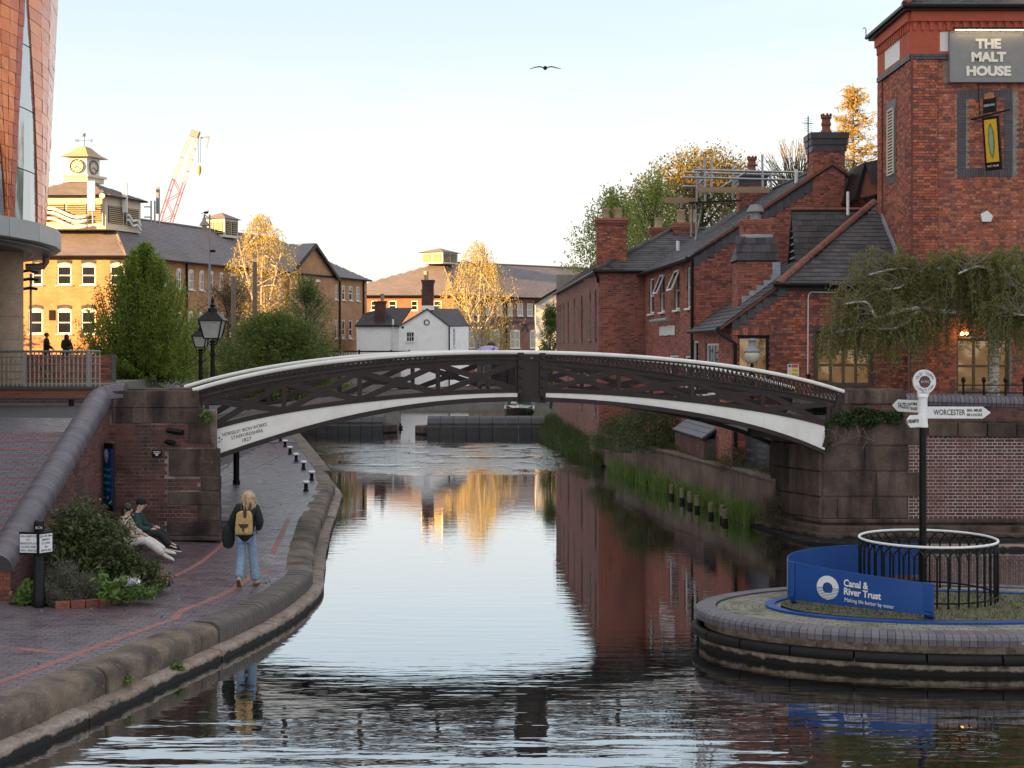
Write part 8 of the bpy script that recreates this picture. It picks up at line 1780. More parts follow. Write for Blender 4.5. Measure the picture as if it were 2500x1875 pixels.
MB().box((x+.05,Y-.1,RZ(616,Y)),(x+.35,Y+.1,RZ(610,Y))).build('camera_box', M_gutter, gl_)
pg_ = thing('pigeon', (RX(503,84),84,RZ(522,84)), 'dark pigeon perched on the grey street lamp', 'bird'); mb = MB(); c = Vector((RX(503,84),84,RZ(519,84))); mb.sphere(c, .1, 10, 7, 1.5, .8, .8); mb.sphere(c+Vector((.12,0,.09)), .045, 8, 6); mb.bar(c+Vector((-.1,0,0)), c+Vector((-.28,0,-.06)), .06, .03); mb.build('body', M_gutter, pg_, smooth=True)
for (px, y0, y1, Y, lb) in ((570,675,850,88,'left bare timber pole behind the round dark tree'),(622,640,850,90,'right bare timber pole among the birch stems')):
    t = thing('timber_pole', (RX(px,Y),Y,.6), lb, 'pole', 'bare timber poles among the trees'); MB().tube([(RX(px,Y),Y,.6),(RX(px,Y),Y,RZ(y0,Y))], [.17,.14], 10).build('shaft', mat('pole_timber', [(.16,.12,.09),(.24,.18,.14)], .9, 5), t, smooth='auto'); MB().lathe((RX(px,Y),Y,RZ(y0,Y)), [(.15,0),(.15,.03),(.02,.06)], 10).build('cap', M_lead, t)
cp_ = thing('camera_pole', (RX(75,55),55,3.6), 'slim grey pole carrying three security cameras on the terrace', 'camera pole'); MB().tube([(RX(75,55),55,3.6),(RX(75,55),55,RZ(668,55))], .05, 8).build('pole', M_grey, cp_)
for (dx, py, d) in ((-.12,660,-1),(.14,662,1),(-.14,681,-1),(.16,681,1),(-.12,703,-1),(.13,703,1)): c = Vector((RX(75,55)+dx,55-.05,RZ(py,55))); MB().tube([c-Vector((d*.12,0,0)), c+Vector((d*.16,-.1,-.05))], .06, 8).build('camera', M_gutter, cp_)
# globe lamp at the bridge's right approach
gp_ = thing('globe_lamp', (RX(1836,37.6),37.6,3.0), 'grey hooded lamp with cream globe in front of the dark pub window', 'lamp'); x, Y = RX(1836,37.6), 37.6; z = lambda py: RZ(py, 37.6)
MB().lathe((x,Y,0), [(.05,2.6),(.045,z(884))], 10).build('post', M_black_iron, gp_); MB().lathe((x,Y,0), [(.03,z(888)),(.13,z(883)),(.20,z(872)),(.205,z(864)),(.19,z(858))], 20).build('globe', mat('cream_globe', [(.60,.56,.46),(.66,.62,.52)], .25, 3), gp_, smooth='auto')
MB().lathe((x,Y,0), [(.20,z(861)),(.225,z(858)),(.20,z(854)),(.13,z(848)),(.10,z(842)),(.10,z(834)),(.13,z(832)),(.12,z(828)),(.03,z(826))], 20).build('hood', M_grey, gp_, smooth='auto')
MB().bar((x+.21,Y,z(861)),(x+.10,Y,z(893)), .015).bar((x-.21,Y,z(861)),(x-.10,Y,z(893)), .015).build('cage', M_black_iron, gp_)
bpst = thing('black_post', tuple(GP(577,1182)), 'thick black post beside the path just under the bridge', 'post'); g = GP(577,1182); MB().lathe(g, [(.11,0),(.11,.12),(.09,.14),(.09,2.1),(.11,2.14),(.06,2.2)], 14).build('shaft', M_black_iron, bpst, smooth='auto')
# terrace railing in front of the tower window
tr_ = thing('terrace_railing', (RX(2440,36.2),36.2,3.4), 'black railing with ball finials behind the blue coping', 'railing')
for px in (2352,2402,2455,2500): MB().lathe((RX(px,36.2),36.2,3.4), [(.03,0),(.03,.42),(.05,.44),(.06,.50),(.03,.56)], 10).build('post', M_black_iron, tr_, smooth='auto')
for z_ in (3.55,3.75): MB().bar((RX(2340,36.2),36.2,z_),(RX(2520,36.2),36.2,z_), .03).build('rail', M_black_iron, tr_)
# timber stakes along the waterline
ORD = 'first second third fourth fifth sixth seventh eighth ninth tenth eleventh twelfth thirteenth'.split()
for i, (px, py, h) in enumerate(((1530,1162,.3),(1545,1165,.32),(1560,1172,.35),(1580,1182,.3),(1598,1186,.34),(1612,1193,.28),(1640,1215,.4),(1665,1226,.42),(1684,1238,.45),(1702,1246,.42),(1736,1262,.38),(1764,1272,.42),(1770,1278,.36))):
    g = G(px, py, 0); t = thing('timber_stake', (g.x,g.y,0), ORD[i] + ' weathered timber stake in the waterline row, counted from the chapel end', 'stake', 'timber stakes along the waterline'); MB().lathe((g.x,g.y,0), [(.075,-.3),(.075,h),(.06,h+.015)], 9).build('shaft', mat('stake_timber', [(.10,.085,.05),(.20,.17,.10),(.14,.13,.06)], .9, 6, bump=.4), t)
    MB().lathe((g.x,g.y,0), [(.078,-.3),(.08,.12),(.076,.14)], 9).build('wet_band', M_rubber, t)
M_narrow = mat('dark_engineering_stone', [(.02,.019,.02),(.045,.042,.044),(.03,.028,.03)], .6, 2, bump=.3, stains=[((.06,.06,.03), 2, .55, .7, .5, None)])
# narrows: two dark rounded islands beyond the bridge
for (x0, x1, yf, lab, d_) in ((1042,1330,1062,'dark rounded stone pier of the canal narrows on the right',1),(690,935,1058,'dark rounded stone pier of the canal narrows on the left',-1)):
    g0, g1 = G(x0, yf, 0), G(x1, yf, 0); t = thing('canal_narrows_pier', ((g0.x+g1.x)/2, g0.y, 0), lab, 'pier', 'stone piers of the canal narrows')
    za = [(0,-.3),(0,.42),(.1,.5),(.1,.62),(.35,.86),(.9,1.0),(1.5,.95),(2.0,.7),(2.3,.4),(2.3,-.3)]
    n_seg = 9
    for k in range(n_seg):
        xa = g0.x+(g1.x-g0.x)*k/n_seg+.01; xb = g0.x+(g1.x-g0.x)*(k+1)/n_seg-.01; MB().prism([(xa, g0.y+o_, z_) for o_, z_ in za], (xb-xa,0,0)).build('coping_stone', M_narrow, t, smooth='auto')
    xe = g0.x if d_ > 0 else g1.x; MB().prism([(xe-d_*.0,g0.y+.1,-.3),(xe-d_*.7,g0.y+.9,-.3),(xe-d_*.7,g0.y+1.4,-.3),(xe,g0.y+2.2,-.3)][::d_], (0,0,.75)).build('cutwater', M_stone, t, bevel=.05)
# narrowboat
nbt = thing('narrowboat', (RX(1265,104),104,0), 'green narrowboat with cream bow bands moored beyond the narrows', 'boat'); x = RX(1268,100.5); Y = 100.5
hullp = [(-1.05,0),(-.9,-1.8),(-.45,-3.2),(0,-3.8),(.45,-3.2),(.9,-1.8),(1.05,0),(1.05,14),(-1.05,14)]
MB().prism([(x+a,Y+b_,.0) for a, b_ in hullp], (0,0,.62)).build('hull', M_gutter, nbt, bevel=.04)
for s_ in (-1,1): MB().prism([(x+s_*1.07,Y,.40),(x+s_*.92,Y-1.8,.48),(x+s_*.47,Y-3.22,.58),(x+s_*.02,Y-3.83,.62),(x+s_*.02,Y-3.83,.84),(x+s_*.47,Y-3.22,.80),(x+s_*.92,Y-1.8,.70),(x+s_*1.07,Y,.62)], (0,.03,0)).build('bow_band', M_bridge_white, nbt)
MB().prism([(x-.9,Y,.6),(x+.9,Y,.6),(x+.75,Y,1.55),(x-.75,Y,1.55)], (0,12,0)).build('cabin', mat('boat_green', [(.02,.10,.07),(.03,.13,.09)], .4), nbt, bevel=.03)
MB().prism([(x-.6,Y-.02,.75),(x-.1,Y-.02,.75),(x-.1,Y-.02,1.4),(x-.6,Y-.02,1.4)], (0,.03,0)).build('cabin_door', M_white, nbt)
# duck with its wake, gull in the sky
dk = thing('duck', tuple(G(978,1046,0)), 'small dark duck swimming between the narrows piers', 'duck'); g = G(978,1046,0); MB().sphere(g+Vector((0,0,.09)), .15, 10, 7, 1.0, 1.6, .7).sphere(g+Vector((0,-.22,.26)), .07, 8, 6).tube([g+Vector((0,-.16,.12)), g+Vector((0,-.22,.26))], [.06,.045], 8).build('body', M_gutter, dk, smooth=True)
gu = thing('gull', tuple(P(1330,166,60)), 'dark gull gliding with wings spread against the sky', 'bird'); c = P(1331,166,60)
mb = MB(); mb.sphere(c, .09, 10, 8, 1, 2.6, .9); mb.build('body', M_gutter, gu, smooth=True)
for s_ in (-1,1):
    pr = [(0,.0,.08,-.10),(.25,.07,.10,-.09),(.45,.03,.09,-.06),(.66,-.03,.02,-.03)]
    vs = []
    for (a, z_, yb_, yf_) in pr: vs += [c+Vector((s_*a,yf_,z_)), c+Vector((s_*a,yb_,z_)), c+Vector((s_*a,yb_,z_-.015)), c+Vector((s_*a,yf_,z_-.02))]
    fs = [(i*4+j,(i+1)*4+j,(i+1)*4+(j+1) % 4,i*4+(j+1) % 4) for i in range(3) for j in range(4)] + [(0,1,2,3),(15,14,13,12)]
    MB().add(vs, fs).build('wing', M_gutter, gu)
# ================================================================== PEOPLE
_ps = bpy.data.scenes.new('people_tmp')
def skinned(name, J, E, m_, parent, root, loc, rz, sub=2, scale=1.0, smooth=True):
    """grow one continuous surface over a skeleton of joints"""
    keys = list(J); idx = {k: i for i, k in enumerate(keys)}
    me = bpy.data.meshes.new(name); me.from_pydata([Vector(J[k][0])*scale for k in keys], [(idx[a], idx[b]) for a, b in E], [])
    o = bpy.data.objects.new(name, me); _ps.collection.objects.link(o); o.modifiers.new('skin', 'SKIN')
    sv = me.skin_vertices[0].data if me.skin_vertices else None
    if sv is None:
        me.attributes.new('skin', 'FLOAT', 'POINT'); sv = me.skin_vertices[0].data
    for k in keys:
        r = J[k][1]; r = (r, r) if not hasattr(r, '__len__') else r; sv[idx[k]].radius = (r[0]*scale, r[1]*scale); sv[idx[k]].use_root = (k == root)
    s = o.modifiers.new('sub', 'SUBSURF'); s.levels = sub; s.render_levels = sub
    with bpy.context.temp_override(scene=_ps, view_layer=_ps.view_layers[0]):
        dg = bpy.context.evaluated_depsgraph_get(); dg.update(); ev = o.evaluated_get(dg); out = bpy.data.meshes.new_from_object(ev)
    bpy.data.objects.remove(o); M4 = Matrix.Translation(Vector(loc)-OFF[parent.name]) @ Matrix.Rotation(rz, 4, 'Z'); out.transform(M4); out.materials.clear(); out.materials.append(m_)
    out.polygons.foreach_set('use_smooth', [True]*len(out.polygons)); return link(name, out, parent)
def xf(loc, rz): 
    m4 = Matrix.Translation(Vector(loc)) @ Matrix.Rotation(rz, 4, 'Z'); return lambda p: m4 @ Vector(p)
BODY_E = [('pelvis','waist'),('waist','chest'),('chest','neck'),('neck','head'),('head','crown'),('chest','shL'),('shL','elL'),('elL','wrL'),('chest','shR'),('shR','elR'),('elR','wrR'),('pelvis','hipL'),('hipL','knL'),('knL','anL'),('anL','toL'),('pelvis','hipR'),('hipR','knR'),('knR','anR'),('anR','toR')]
BR = dict(pelvis=(.13,.10), waist=(.115,.085), chest=(.14,.095), neck=.05, head=(.072,.085), crown=(.062,.07), shL=.058, elL=.042, wrL=.028, shR=.058, elR=.042, wrR=.028, hipL=.085, knL=.058, anL=.038, toL=.034, hipR=.085, knR=.058, anR=.038, toR=.034)
def cloth(J, keys, grow, names, E=None):
    return {k: (J[k][0], tuple(x+grow for x in (J[k][1] if hasattr(J[k][1], '__len__') else (J[k][1],)*2))) for k in keys}
def hand(parent, T, wr, d, up, m_, s=1.0, curl=.5):
    """palm, four unequal fingers and a thumb leaving the side of the palm"""
    wr = Vector(wr); d = Vector(d).normalized(); up = Vector(up); up = (up - d*up.dot(d)).normalized(); sd = d.cross(up); mb = MB()
    mb.tube([T(wr), T(wr+d*.045*s), T(wr+d*.085*s)], [.024*s,.034*s,.030*s], 8)
    for i, ln in enumerate((.068,.078,.072,.056)):
        o = wr + d*.08*s + sd*(-.028+.019*i)*s; a = o + d*ln*.45*s; b_ = a + (d*(1-curl)-up*curl)*ln*.35*s; c = b_ + (d*(.6-curl)-up)*ln*.25*s; mb.tube([T(o),T(a),T(b_),T(c)], [.0095*s,.009*s,.008*s,.006*s], 6)
    o = wr + d*.03*s - sd*.03*s; mb.tube([T(o),T(o+(d*.6-sd*.8)*.035*s),T(o+(d*1.1-sd*.7-up*.3)*.06*s)], [.012*s,.011*s,.008*s], 6)
    return mb.build('hand', m_, parent, smooth=True)
def face(parent, T, c, fwd, m_hair, hair=True):
    """nose, eyes, mouth, ears on the head"""
    c = Vector(c); f = Vector(fwd).normalized(); sd = f.cross(Vector((0,0,1))).normalized()
    mb = MB(); mb.tube([T(c+f*.082+Vector((0,0,.02))), T(c+f*.104-Vector((0,0,.018))), T(c+f*.085-Vector((0,0,.026)))], [.008,.014,.010], 6)
    for s in (-1,1): mb.sphere(T(c+sd*s*.078-f*.005), .022, 8, 6, .5, 1, 1.3)
    mb.build('face', M_skin, parent, smooth=True)
    mb = MB()
    for s in (-1,1): mb.sphere(T(c+f*.080+sd*s*.030+Vector((0,0,.022))), .009, 8, 6); mb.bar(T(c+f*.084+sd*(s*.018)+Vector((0,0,.042))), T(c+f*.080+sd*(s*.045)+Vector((0,0,.040))), .008)
    mb.build('eyes', M_letter, parent, smooth=True)
    MB().bar(T(c+f*.084-sd*.02-Vector((0,0,.05))), T(c+f*.084+sd*.02-Vector((0,0,.05))), .010).build('mouth', mat('lip', [(.35,.10,.09),(.4,.12,.1)], .5), parent)
def shoe(parent, T, an, toe, m_, sole):
    an = Vector(an); toe = Vector(toe); d = (toe-an); d.z *= .9; d.normalize(); h = an - d*.05
    MB().tube([T(h+Vector((0,0,.0))), T(an+Vector((0,0,.005))), T(an+d*.09-Vector((0,0,.012))), T(an+d*.18-Vector((0,0,.022))), T(an+d*.215-Vector((0,0,.025)))], [.030,.042,.040,.034,.016], 10).build('shoe', m_, parent, smooth=True)
    up = Vector((0,0,1)); up = (up-d*up.dot(d)).normalized(); sd = d.cross(up)
    pr = [(-.075,-.026),(-.06,-.034),(.02,-.032),(.1,-.042),(.19,-.036),(.235,0),(.19,.036),(.1,.042),(.02,.032),(-.06,.034),(-.075,.026)]
    MB().prism([T(an+d*a+sd*b_-up*.050) for a, b_ in pr], T(up*.022)-T(Vector((0,0,0)))).build('sole', sole, parent)
M_coat_blk = mat('dark_green_black_coat', [(.006,.010,.010),(.012,.018,.018)], .9, 12, bump=.4, bscale=90); M_jeans = mat('pale_denim', [(.14,.21,.30),(.22,.31,.42),(.17,.24,.33)], .9, 14, bump=.3, bscale=120)
M_blonde = mat('blonde_hair', [(.36,.22,.12),(.52,.36,.22),(.60,.45,.31)], .5, 20, rnd=.5); M_tan = mat('tan_canvas', [(.42,.27,.10),(.52,.34,.14)], .8, 14, bump=.3); M_brownl = mat('dark_brown_leather', [(.03,.015,.012),(.05,.026,.02)], .5, 10)
M_tansho = mat('tan_shoe', [(.45,.28,.15),(.52,.34,.2)], .6); M_soleb = mat('brown_sole', [(.14,.06,.03),(.2,.09,.05)], .7)
# ---- woman walking away along the towpath
loc = GP(600, 1430); wk = thing('person', loc, 'woman with long blonde hair, black coat and flared jeans walking away', 'person'); T = xf(loc, 0)
J = dict(pelvis=((.01,0,.93)), waist=((.015,.0,1.08)), chest=((.025,.0,1.28)), neck=((.03,.015,1.45)), head=((.045,.035,1.545)), crown=((.05,.03,1.63)), shL=((-.145,0,1.38)), elL=((-.235,.0,1.13)), wrL=((-.235,.07,.92)), shR=((.19,0,1.38)), elR=((.265,-.05,1.13)), wrR=((.20,.10,.98)),
         hipL=((-.075,0,.88)), knL=((-.085,-.02,.50)), anL=((-.085,-.20,.15)), toL=((-.085,-.12,.03)), hipR=((.095,0,.88)), knR=((.12,.06,.50)), anR=((.155,.10,.09)), toR=((.17,.24,.05)))
J = {k: (v, BR[k]) for k, v in J.items()}
skinned('body', J, BODY_E, M_skin, wk, 'pelvis', loc, 0)
C = cloth(J, ['chest','shL','elL','shR','elR'], .035, None); C['waist'] = (J['waist'][0], (.175,.14)); C['pelvis'] = (J['pelvis'][0], (.20,.155)); C['hem'] = ((.01,-.005,.76), (.205,.16)); C['collar'] = ((.03,.01,1.455), (.085,.085)); C['wrL'] = (J['wrL'][0], .055); C['wrR'] = (J['wrR'][0], .055); C['shL'] = (J['shL'][0], .085); C['shR'] = (J['shR'][0], .085); C['chest'] = (J['chest'][0], (.18,.13))
coat = skinned('coat', C, [('hem','pelvis'),('pelvis','waist'),('waist','chest'),('chest','collar'),('chest','shL'),('shL','elL'),('elL','wrL'),('chest','shR'),('shR','elR'),('elR','wrR')], M_coat_blk, wk, 'waist', loc, 0)
JL = {'p': ((.01,0,.90),(.16,.12)), 'hL': (J['hipL'][0],.105), 'kL': (J['knL'][0],.074), 'sL': ((-.085,-.12,.30),.085), 'aL': ((-.085,-.175,.13),(.10,.095)), 'hR': (J['hipR'][0],.105), 'kR': (J['knR'][0],.074), 'sR': ((.14,.085,.27),.085), 'aR': ((.155,.10,.07),(.10,.095))}
skinned('jeans', JL, [('p','hL'),('hL','kL'),('kL','sL'),('sL','aL'),('p','hR'),('hR','kR'),('kR','sR'),('sR','aR')], M_jeans, wk, 'p', loc, 0)
shoe(wk, T, (-.085,-.19,.11), (-.085,-.10,-.02), M_tansho, M_soleb); shoe(wk, T, (.155,.11,.055), (.17,.28,.04), M_tansho, M_soleb)
hand(wk, T, (-.235,.075,.90), (-.02,.03,-1), (0,1,0), M_skin); hand(wk, T, (.20,.12,.965), (-.3,.8,-.4), (0,0,1), M_skin)
face(wk, T, (.045,.035,1.56), (0,1,0), M_blonde)
mb = MB(); mb.sphere(T((.047,.03,1.585)), .094, 16, 10, 1, 1, 1.12)
for k in range(120):
    a = math.pi*(.92+1.16*RNG.uniform()); r0_ = .08+.02*RNG.uniform(); x0 = .047+r0_*math.cos(a); y0 = .02+r0_*math.sin(a); l = RNG.uniform(.20,.43) if k % 4 else RNG.uniform(.08,.2); ph = RNG.uniform(0,6.28); am = RNG.uniform(.008,.028); sw = RNG.normal(.03,.03)
    mb.tube([T((.047+.04*math.cos(a), .03+.04*math.sin(a), 1.685-.01*RNG.uniform()))] + [T((x0+.015*f*math.cos(a)+am*math.sin(f*10+ph)+sw*f, y0-.035*math.sin(math.pi*f)+.01*math.sin(f*8+ph), 1.63-l*f)) for f in (.05,.25,.45,.65,.85,1)], [.006,.009,.010,.010,.009,.007,.002], 4)
mb.build('hair', M_blonde, wk, smooth=True)
bk_ = thing('backpack', T((.02,-.20,1.10)), 'tan canvas backpack with dark brown flap on the walking woman', 'backpack'); MB().prism([T((a,-.13,z)) for a, z in ((-.135,.93),(.14,.93),(.155,1.02),(.145,1.30),(.10,1.35),(-.07,1.35),(-.125,1.30),(-.15,1.02))], (0,-.13,0)).build('bag_body', M_tan, bk_, bevel=.03)
MB().obox(T((.01,-.265,1.04)), (1,0,0),(0,0,1),(0,1,0), .17,.15,.05).build('pocket', M_tan, bk_, bevel=.015); MB().prism([T((.01+a,-.295,z)) for a, z in ((-.09,1.13),(.09,1.13),(.075,1.07),(.0,1.045),(-.055,1.07))], (0,.01,0)).build('pocket_flap', M_brownl, bk_)
MB().prism([T((.03+a,-.268,z)) for a, z in ((-.025,1.36),(.035,1.36),(.03,1.24),(-.02,1.24))], (0,.02,0)).build('strap_tab', M_brownl, bk_)
MB().obox(T((.01,-.30,1.03)), (1,0,0),(0,0,1),(0,1,0), .03,.06,.012).build('buckle', M_brownl, bk_)
for s in (-1,1): MB().tube([T((.02+s*.07,-.15,1.34)), T((.02+s*.09,-.12,1.46)), T((.02+s*.10,.0,1.45)), T((.02+s*.11,.12,1.35)), T((.02+s*.13,.08,1.05))], .016, 6).build('shoulder_strap', M_brownl, bk_)
sb = thing('shoulder_bag', T((-.31,.0,.62)), 'bulky black bag hanging at the walking woman\'s left side', 'bag'); MB().lathe(T((-.315,.02,0)), [(.03,.66),(.10,.69),(.135,.80),(.13,.95),(.09,1.06),(.03,1.10)], 14, .85, .75).build('bag_body', M_coat_blk, sb, smooth='auto'); MB().tube([T((-.33,.03,1.08)), T((-.26,.02,1.25)), T((-.15,.0,1.45))], .014, 6).build('strap', M_coat_blk, sb)
# ---- ledge and seated couple
ld = thing('stone_ledge', (-7.95,27.9,PZ), 'low dark stone ledge seat at the foot of the wing wall', 'ledge'); MB().box((-8.35,27.0,PZ-.02),(-7.35,28.9,PZ+.30)).build('slab', M_stone, ld, bevel=.03)
def seated(loc, label, Jp, coatm, trm, hairm, shoem, solem, coat_g=.03, cap=None, long_hair=False, face_dir=(1,-.25,0)):
    t = thing('person', loc, label, 'person'); T = xf(loc, 0); J = {k: (v, BR[k]) for k, v in Jp.items()}; skinned('body', J, BODY_E, M_skin, t, 'pelvis', loc, 0)
    C = cloth(J, ['pelvis','waist','chest','shL','elL','wrL','shR','elR','wrR'], coat_g, None); C['collar'] = (tuple(Vector(Jp['neck'])-Vector((0,0,.02))), .072); C['chest'] = (Jp['chest'], (.17,.13)); C['waist'] = (Jp['waist'], (.16,.135)); C['pelvis'] = (Jp['pelvis'], (.165,.135)); C['skirt'] = (tuple(Vector(Jp['pelvis'])*.55+Vector(Jp['hipR'])*.2+Vector(Jp['hipL'])*.2+Vector(Jp['knR'])*.05), (.15,.12))
    skinned('coat', C, [('skirt','pelvis'),('pelvis','waist'),('waist','chest'),('chest','collar'),('chest','shL'),('shL','elL'),('elL','wrL'),('chest','shR'),('shR','elR'),('elR','wrR')], coatm, t, 'waist', loc, 0)
    L = {'p': (Jp['pelvis'],(.14,.115)), 'hL': (Jp['hipL'],.11), 'kL': (Jp['knL'],.085), 'aL': (Jp['anL'],.075), 'hR': (Jp['hipR'],.11), 'kR': (Jp['knR'],.085), 'aR': (Jp['anR'],.075)}
    skinned('trousers', L, [('p','hL'),('hL','kL'),('kL','aL'),('p','hR'),('hR','kR'),('kR','aR')], trm, t, 'p', loc, 0)
    for s in 'LR': shoe(t, T, Vector(Jp['an'+s])+Vector((0,0,-.01)), Jp['to'+s], shoem, solem); e = Vector(Jp['wr'+s])-Vector(Jp['el'+s]); hand(t, T, Jp['wr'+s], e, (0,0,1), M_skin)
    fd = Vector(face_dir).normalized(); hc_ = Vector(Jp['head'])+Vector((0,0,.01)); face(t, T, hc_, fd, hairm); mb = MB()
    if cap is None:
        mb.sphere(T(hc_-fd*.02+Vector((0,0,.04))), .098, 14, 9, 1, 1, .98)
        for k in range(26): a = math.atan2(-fd.y,-fd.x)+(k/25-.5)*2.6; l = RNG.uniform(.22,.34) if long_hair else .08; mb.tube([T(hc_+Vector((.03*math.cos(a),.03*math.sin(a),.12)))]+[T(hc_+Vector((.088*math.cos(a)-.03*f,.088*math.sin(a),.07-l*f))) for f in (.1,.4,.7,1)], [.012,.022,.022,.018,.006], 5)
        mb.build('hair', hairm, t, smooth=True)
    else:
        mb.sphere(T(hc_-fd*.012+Vector((0,0,.05))), .094, 14, 9, 1, 1, .85); mb.build('hair', hairm, t, smooth=True)
        mb = MB(); mb.lathe(T(hc_+Vector((0,0,.055))), [(.098,0),(.10,.03),(.085,.075),(.04,.10),(.005,.105)], 16); sd = fd.cross(Vector((0,0,1))); c_ = hc_+fd*.07+Vector((0,0,.06)); mb.prism([T(c_+sd*a+fd*b_) for a, b_ in ((-.075,0),(-.06,.08),(0,.105),(.06,.08),(.075,0))], (0,0,.012)); mb.build('cap', cap, t, smooth='auto')
    return t
lz_ = P(297, 1330, 27.3); l1_ = Vector((-7.5,27.2,PZ-.02))
Jw = dict(pelvis=(.0,0,.36), waist=(.01,0,.50), chest=(.045,0,.70), neck=(.07,0,.865), head=(.10,-.01,.965), crown=(.095,-.01,1.05), shL=(.05,.15,.79), elL=(.16,.20,.56), wrL=(.34,.12,.50), shR=(.05,-.15,.79), elR=(.14,-.20,.55), wrR=(.34,-.12,.48), hipL=(.06,.09,.36), knL=(.44,.12,.40), anL=(.78,.12,.17), toL=(.92,.12,.14), hipR=(.06,-.09,.36), knR=(.46,-.10,.40), anR=(.80,-.05,.12), toR=(.93,-.05,.05))
M_beige = mat('beige_wool', [(.42,.32,.26),(.52,.41,.34)], .9, 12, bump=.3, bscale=90); M_creamt = mat('cream_cotton', [(.55,.50,.46),(.66,.60,.56)], .9, 10, bump=.2, bscale=60); M_blackhair = mat('black_hair', [(.010,.008,.008),(.022,.016,.014)], .4, 20); M_whitesh = mat('white_trainer', [(.55,.53,.51),(.65,.63,.61)], .6)
seated(l1_, 'woman in beige coat and cream trousers sitting with legs stretched out', Jw, M_beige, M_creamt, M_blackhair, M_whitesh, M_soleb, .03, None, True, (1,-.5,0))
Jm = dict(Jw); Jm.update(head=(.13,.02,.985), crown=(.125,.02,1.07), knL=(.48,.12,.50), anL=(.66,.12,.22), toL=(.80,.12,.16), knR=(.50,-.10,.46), anR=(.72,-.08,.18), toR=(.86,-.08,.14), wrL=(.36,.10,.55), wrR=(.34,-.06,.52))
l2_ = Vector((-7.45,27.85,PZ-.02))
M_navy = mat('black_tracksuit', [(.008,.008,.010),(.016,.016,.02)], .85, 8); M_teal = mat('dark_teal_jacket', [(.010,.035,.035),(.02,.055,.05)], .8, 8, bump=.2)
seated(l2_, 'person in black cap and dark jacket sitting close behind the woman in beige', Jm, M_teal, M_navy, M_blackhair, M_navy, M_white, .035, M_navy, False, (1,-.2,0))
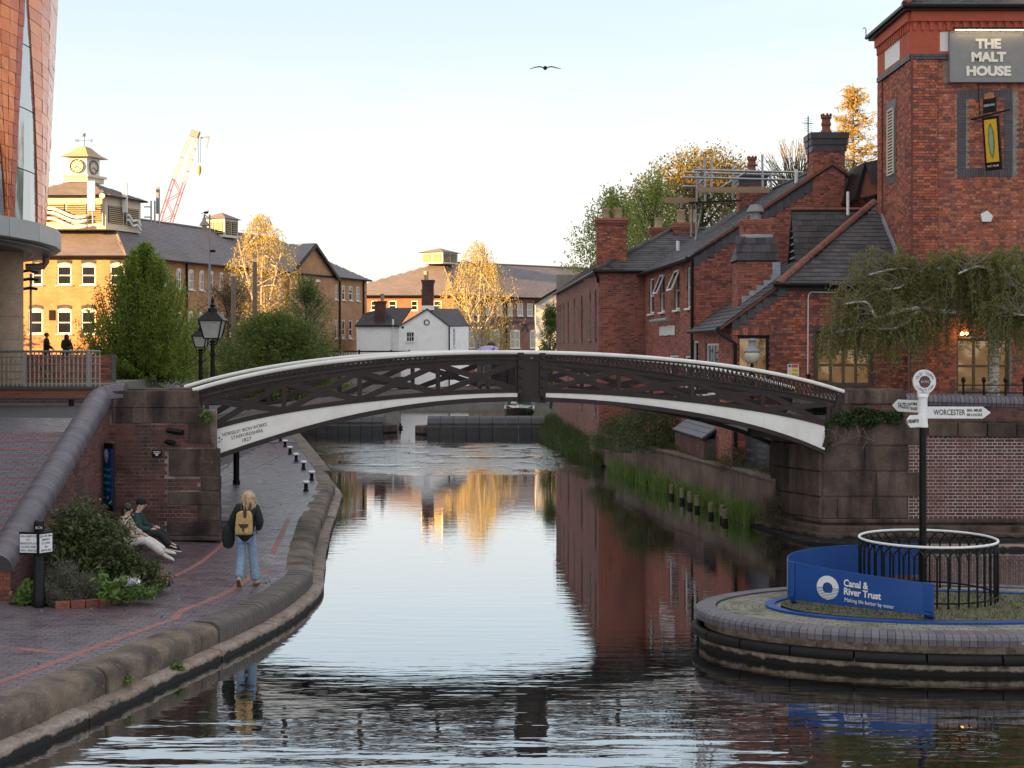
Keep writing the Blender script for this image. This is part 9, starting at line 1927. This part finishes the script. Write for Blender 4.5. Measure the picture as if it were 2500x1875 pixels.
# ---- standing figures seen over the terrace railing, and one leaning on the far rail of the bridge
def standing(loc, rz, label, coatm, trm, hairm, s=1.0, bend=0.0, long_hair=False, stripes=None):
    t = thing('person', loc, label, 'person'); T = xf(loc, rz); b_ = bend
    def bd(p):
        x, y, z = p
        if z > .9: d = z-.9; return (x, y + d*math.sin(b_), .9 + d*math.cos(b_))
        return p
    Jp = dict(pelvis=(0,0,.95), waist=(0,0,1.1), chest=(0,0,1.32), neck=(0,.01,1.49), head=(0,.03,1.59), crown=(0,.03,1.68), shL=(-.16,0,1.42), elL=(-.24,.03,1.16), wrL=(-.15,.20,1.08), shR=(.16,0,1.42), elR=(.24,.03,1.16), wrR=(.15,.20,1.08))
    Jp = {k: tuple(c*s for c in bd(v)) for k, v in Jp.items()}; Jp.update({k: tuple(c*s for c in v) for k, v in dict(hipL=(-.09,0,.90), knL=(-.1,.02,.50), anL=(-.1,-.02,.09), toL=(-.11,.12,.04), hipR=(.09,0,.90), knR=(.1,.02,.50), anR=(.1,-.02,.09), toR=(.11,.12,.04)).items()})
    J = {k: (v, tuple(q*s for q in BR[k]) if hasattr(BR[k], '__len__') else BR[k]*s) for k, v in Jp.items()}; skinned('body', J, BODY_E, M_skin, t, 'pelvis', loc, rz)
    C = cloth(J, ['pelvis','waist','chest','shL','elL','wrL','shR','elR','wrR'], .035, None); C['collar'] = (tuple(Vector(Jp['neck'])*.97+Vector(Jp['chest'])*.03), .07*s); C['waist'] = (Jp['waist'], (.16*s,.13*s)); C['chest'] = (Jp['chest'], (.175*s,.13*s))
    skinned('jacket', C, [('pelvis','waist'),('waist','chest'),('chest','collar'),('chest','shL'),('shL','elL'),('elL','wrL'),('chest','shR'),('shR','elR'),('elR','wrR')], coatm, t, 'waist', loc, rz)
    L = {'p': (Jp['pelvis'],(.145*s,.12*s)), 'hL': (Jp['hipL'],.105*s), 'kL': (Jp['knL'],.08*s), 'aL': (Jp['anL'],.07*s), 'hR': (Jp['hipR'],.105*s), 'kR': (Jp['knR'],.08*s), 'aR': (Jp['anR'],.07*s)}
    skinned('trousers', L, [('p','hL'),('hL','kL'),('kL','aL'),('p','hR'),('hR','kR'),('kR','aR')], trm, t, 'p', loc, rz)
    for q in 'LR': shoe(t, T, Vector(Jp['an'+q]), Jp['to'+q], M_navy, M_soleb); hand(t, T, Jp['wr'+q], Vector(Jp['wr'+q])-Vector(Jp['el'+q]), (0,0,1), M_skin)
    hc_ = Vector(Jp['head'])+Vector((0,0,.01)); face(t, T, hc_, (0,1,0), hairm); mb = MB(); mb.sphere(T(hc_+Vector((0,-.018,.035))), .098, 14, 9, 1, 1, 1.0)
    if long_hair:
        for k in range(20): a = math.pi*(1+k/19); mb.tube([T(hc_+Vector((.03*math.cos(a),.03*math.sin(a),.11)))]+[T(hc_+Vector((.09*math.cos(a),.09*math.sin(a),.06-.28*f))) for f in (.1,.5,1)], [.012,.022,.022,.008], 5)
    mb.build('hair', hairm, t, smooth=True)
    if stripes:
        for k in range(4): zz = 1.02+k*.10; c = Vector(bd((0,0,zz)))*s; MB().lathe(T(c), [(.172*s,-.012),(.176*s,0),(.172*s,.012)], 18, 1, .78).build('stripe', stripes, t)
    return t
standing(Vector((RX(113,58),58,3.62)), R(-60), 'man in black jacket and glasses seen above the terrace railing', M_navy, M_navy, M_blackhair); standing(Vector((RX(162,58.5),58.5,3.62)), R(-20), 'dark haired person in black coat right of the man on the terrace', M_navy, M_navy, M_blackhair, .96, 0, True)
sP = onb(1232, 900)[0]; pP = W3(sP, f_wt(sP)-.03, 1.75); M_lilac = mat('lilac_jacket', [(.30,.24,.42),(.40,.34,.52)], .8, 6); M_darkgrey = mat('dark_grey_trouser', [(.06,.06,.07),(.10,.10,.11)], .9, 8)
standing(Vector((pP.x,pP.y,f_wt(sP)-.03)), R(-15), 'person in lilac striped top leaning on the bridge\'s far rail left of the centre joint', M_lilac, M_darkgrey, M_blackhair, .98, R(72), True, M_navy)
bpy.data.scenes.remove(_ps)
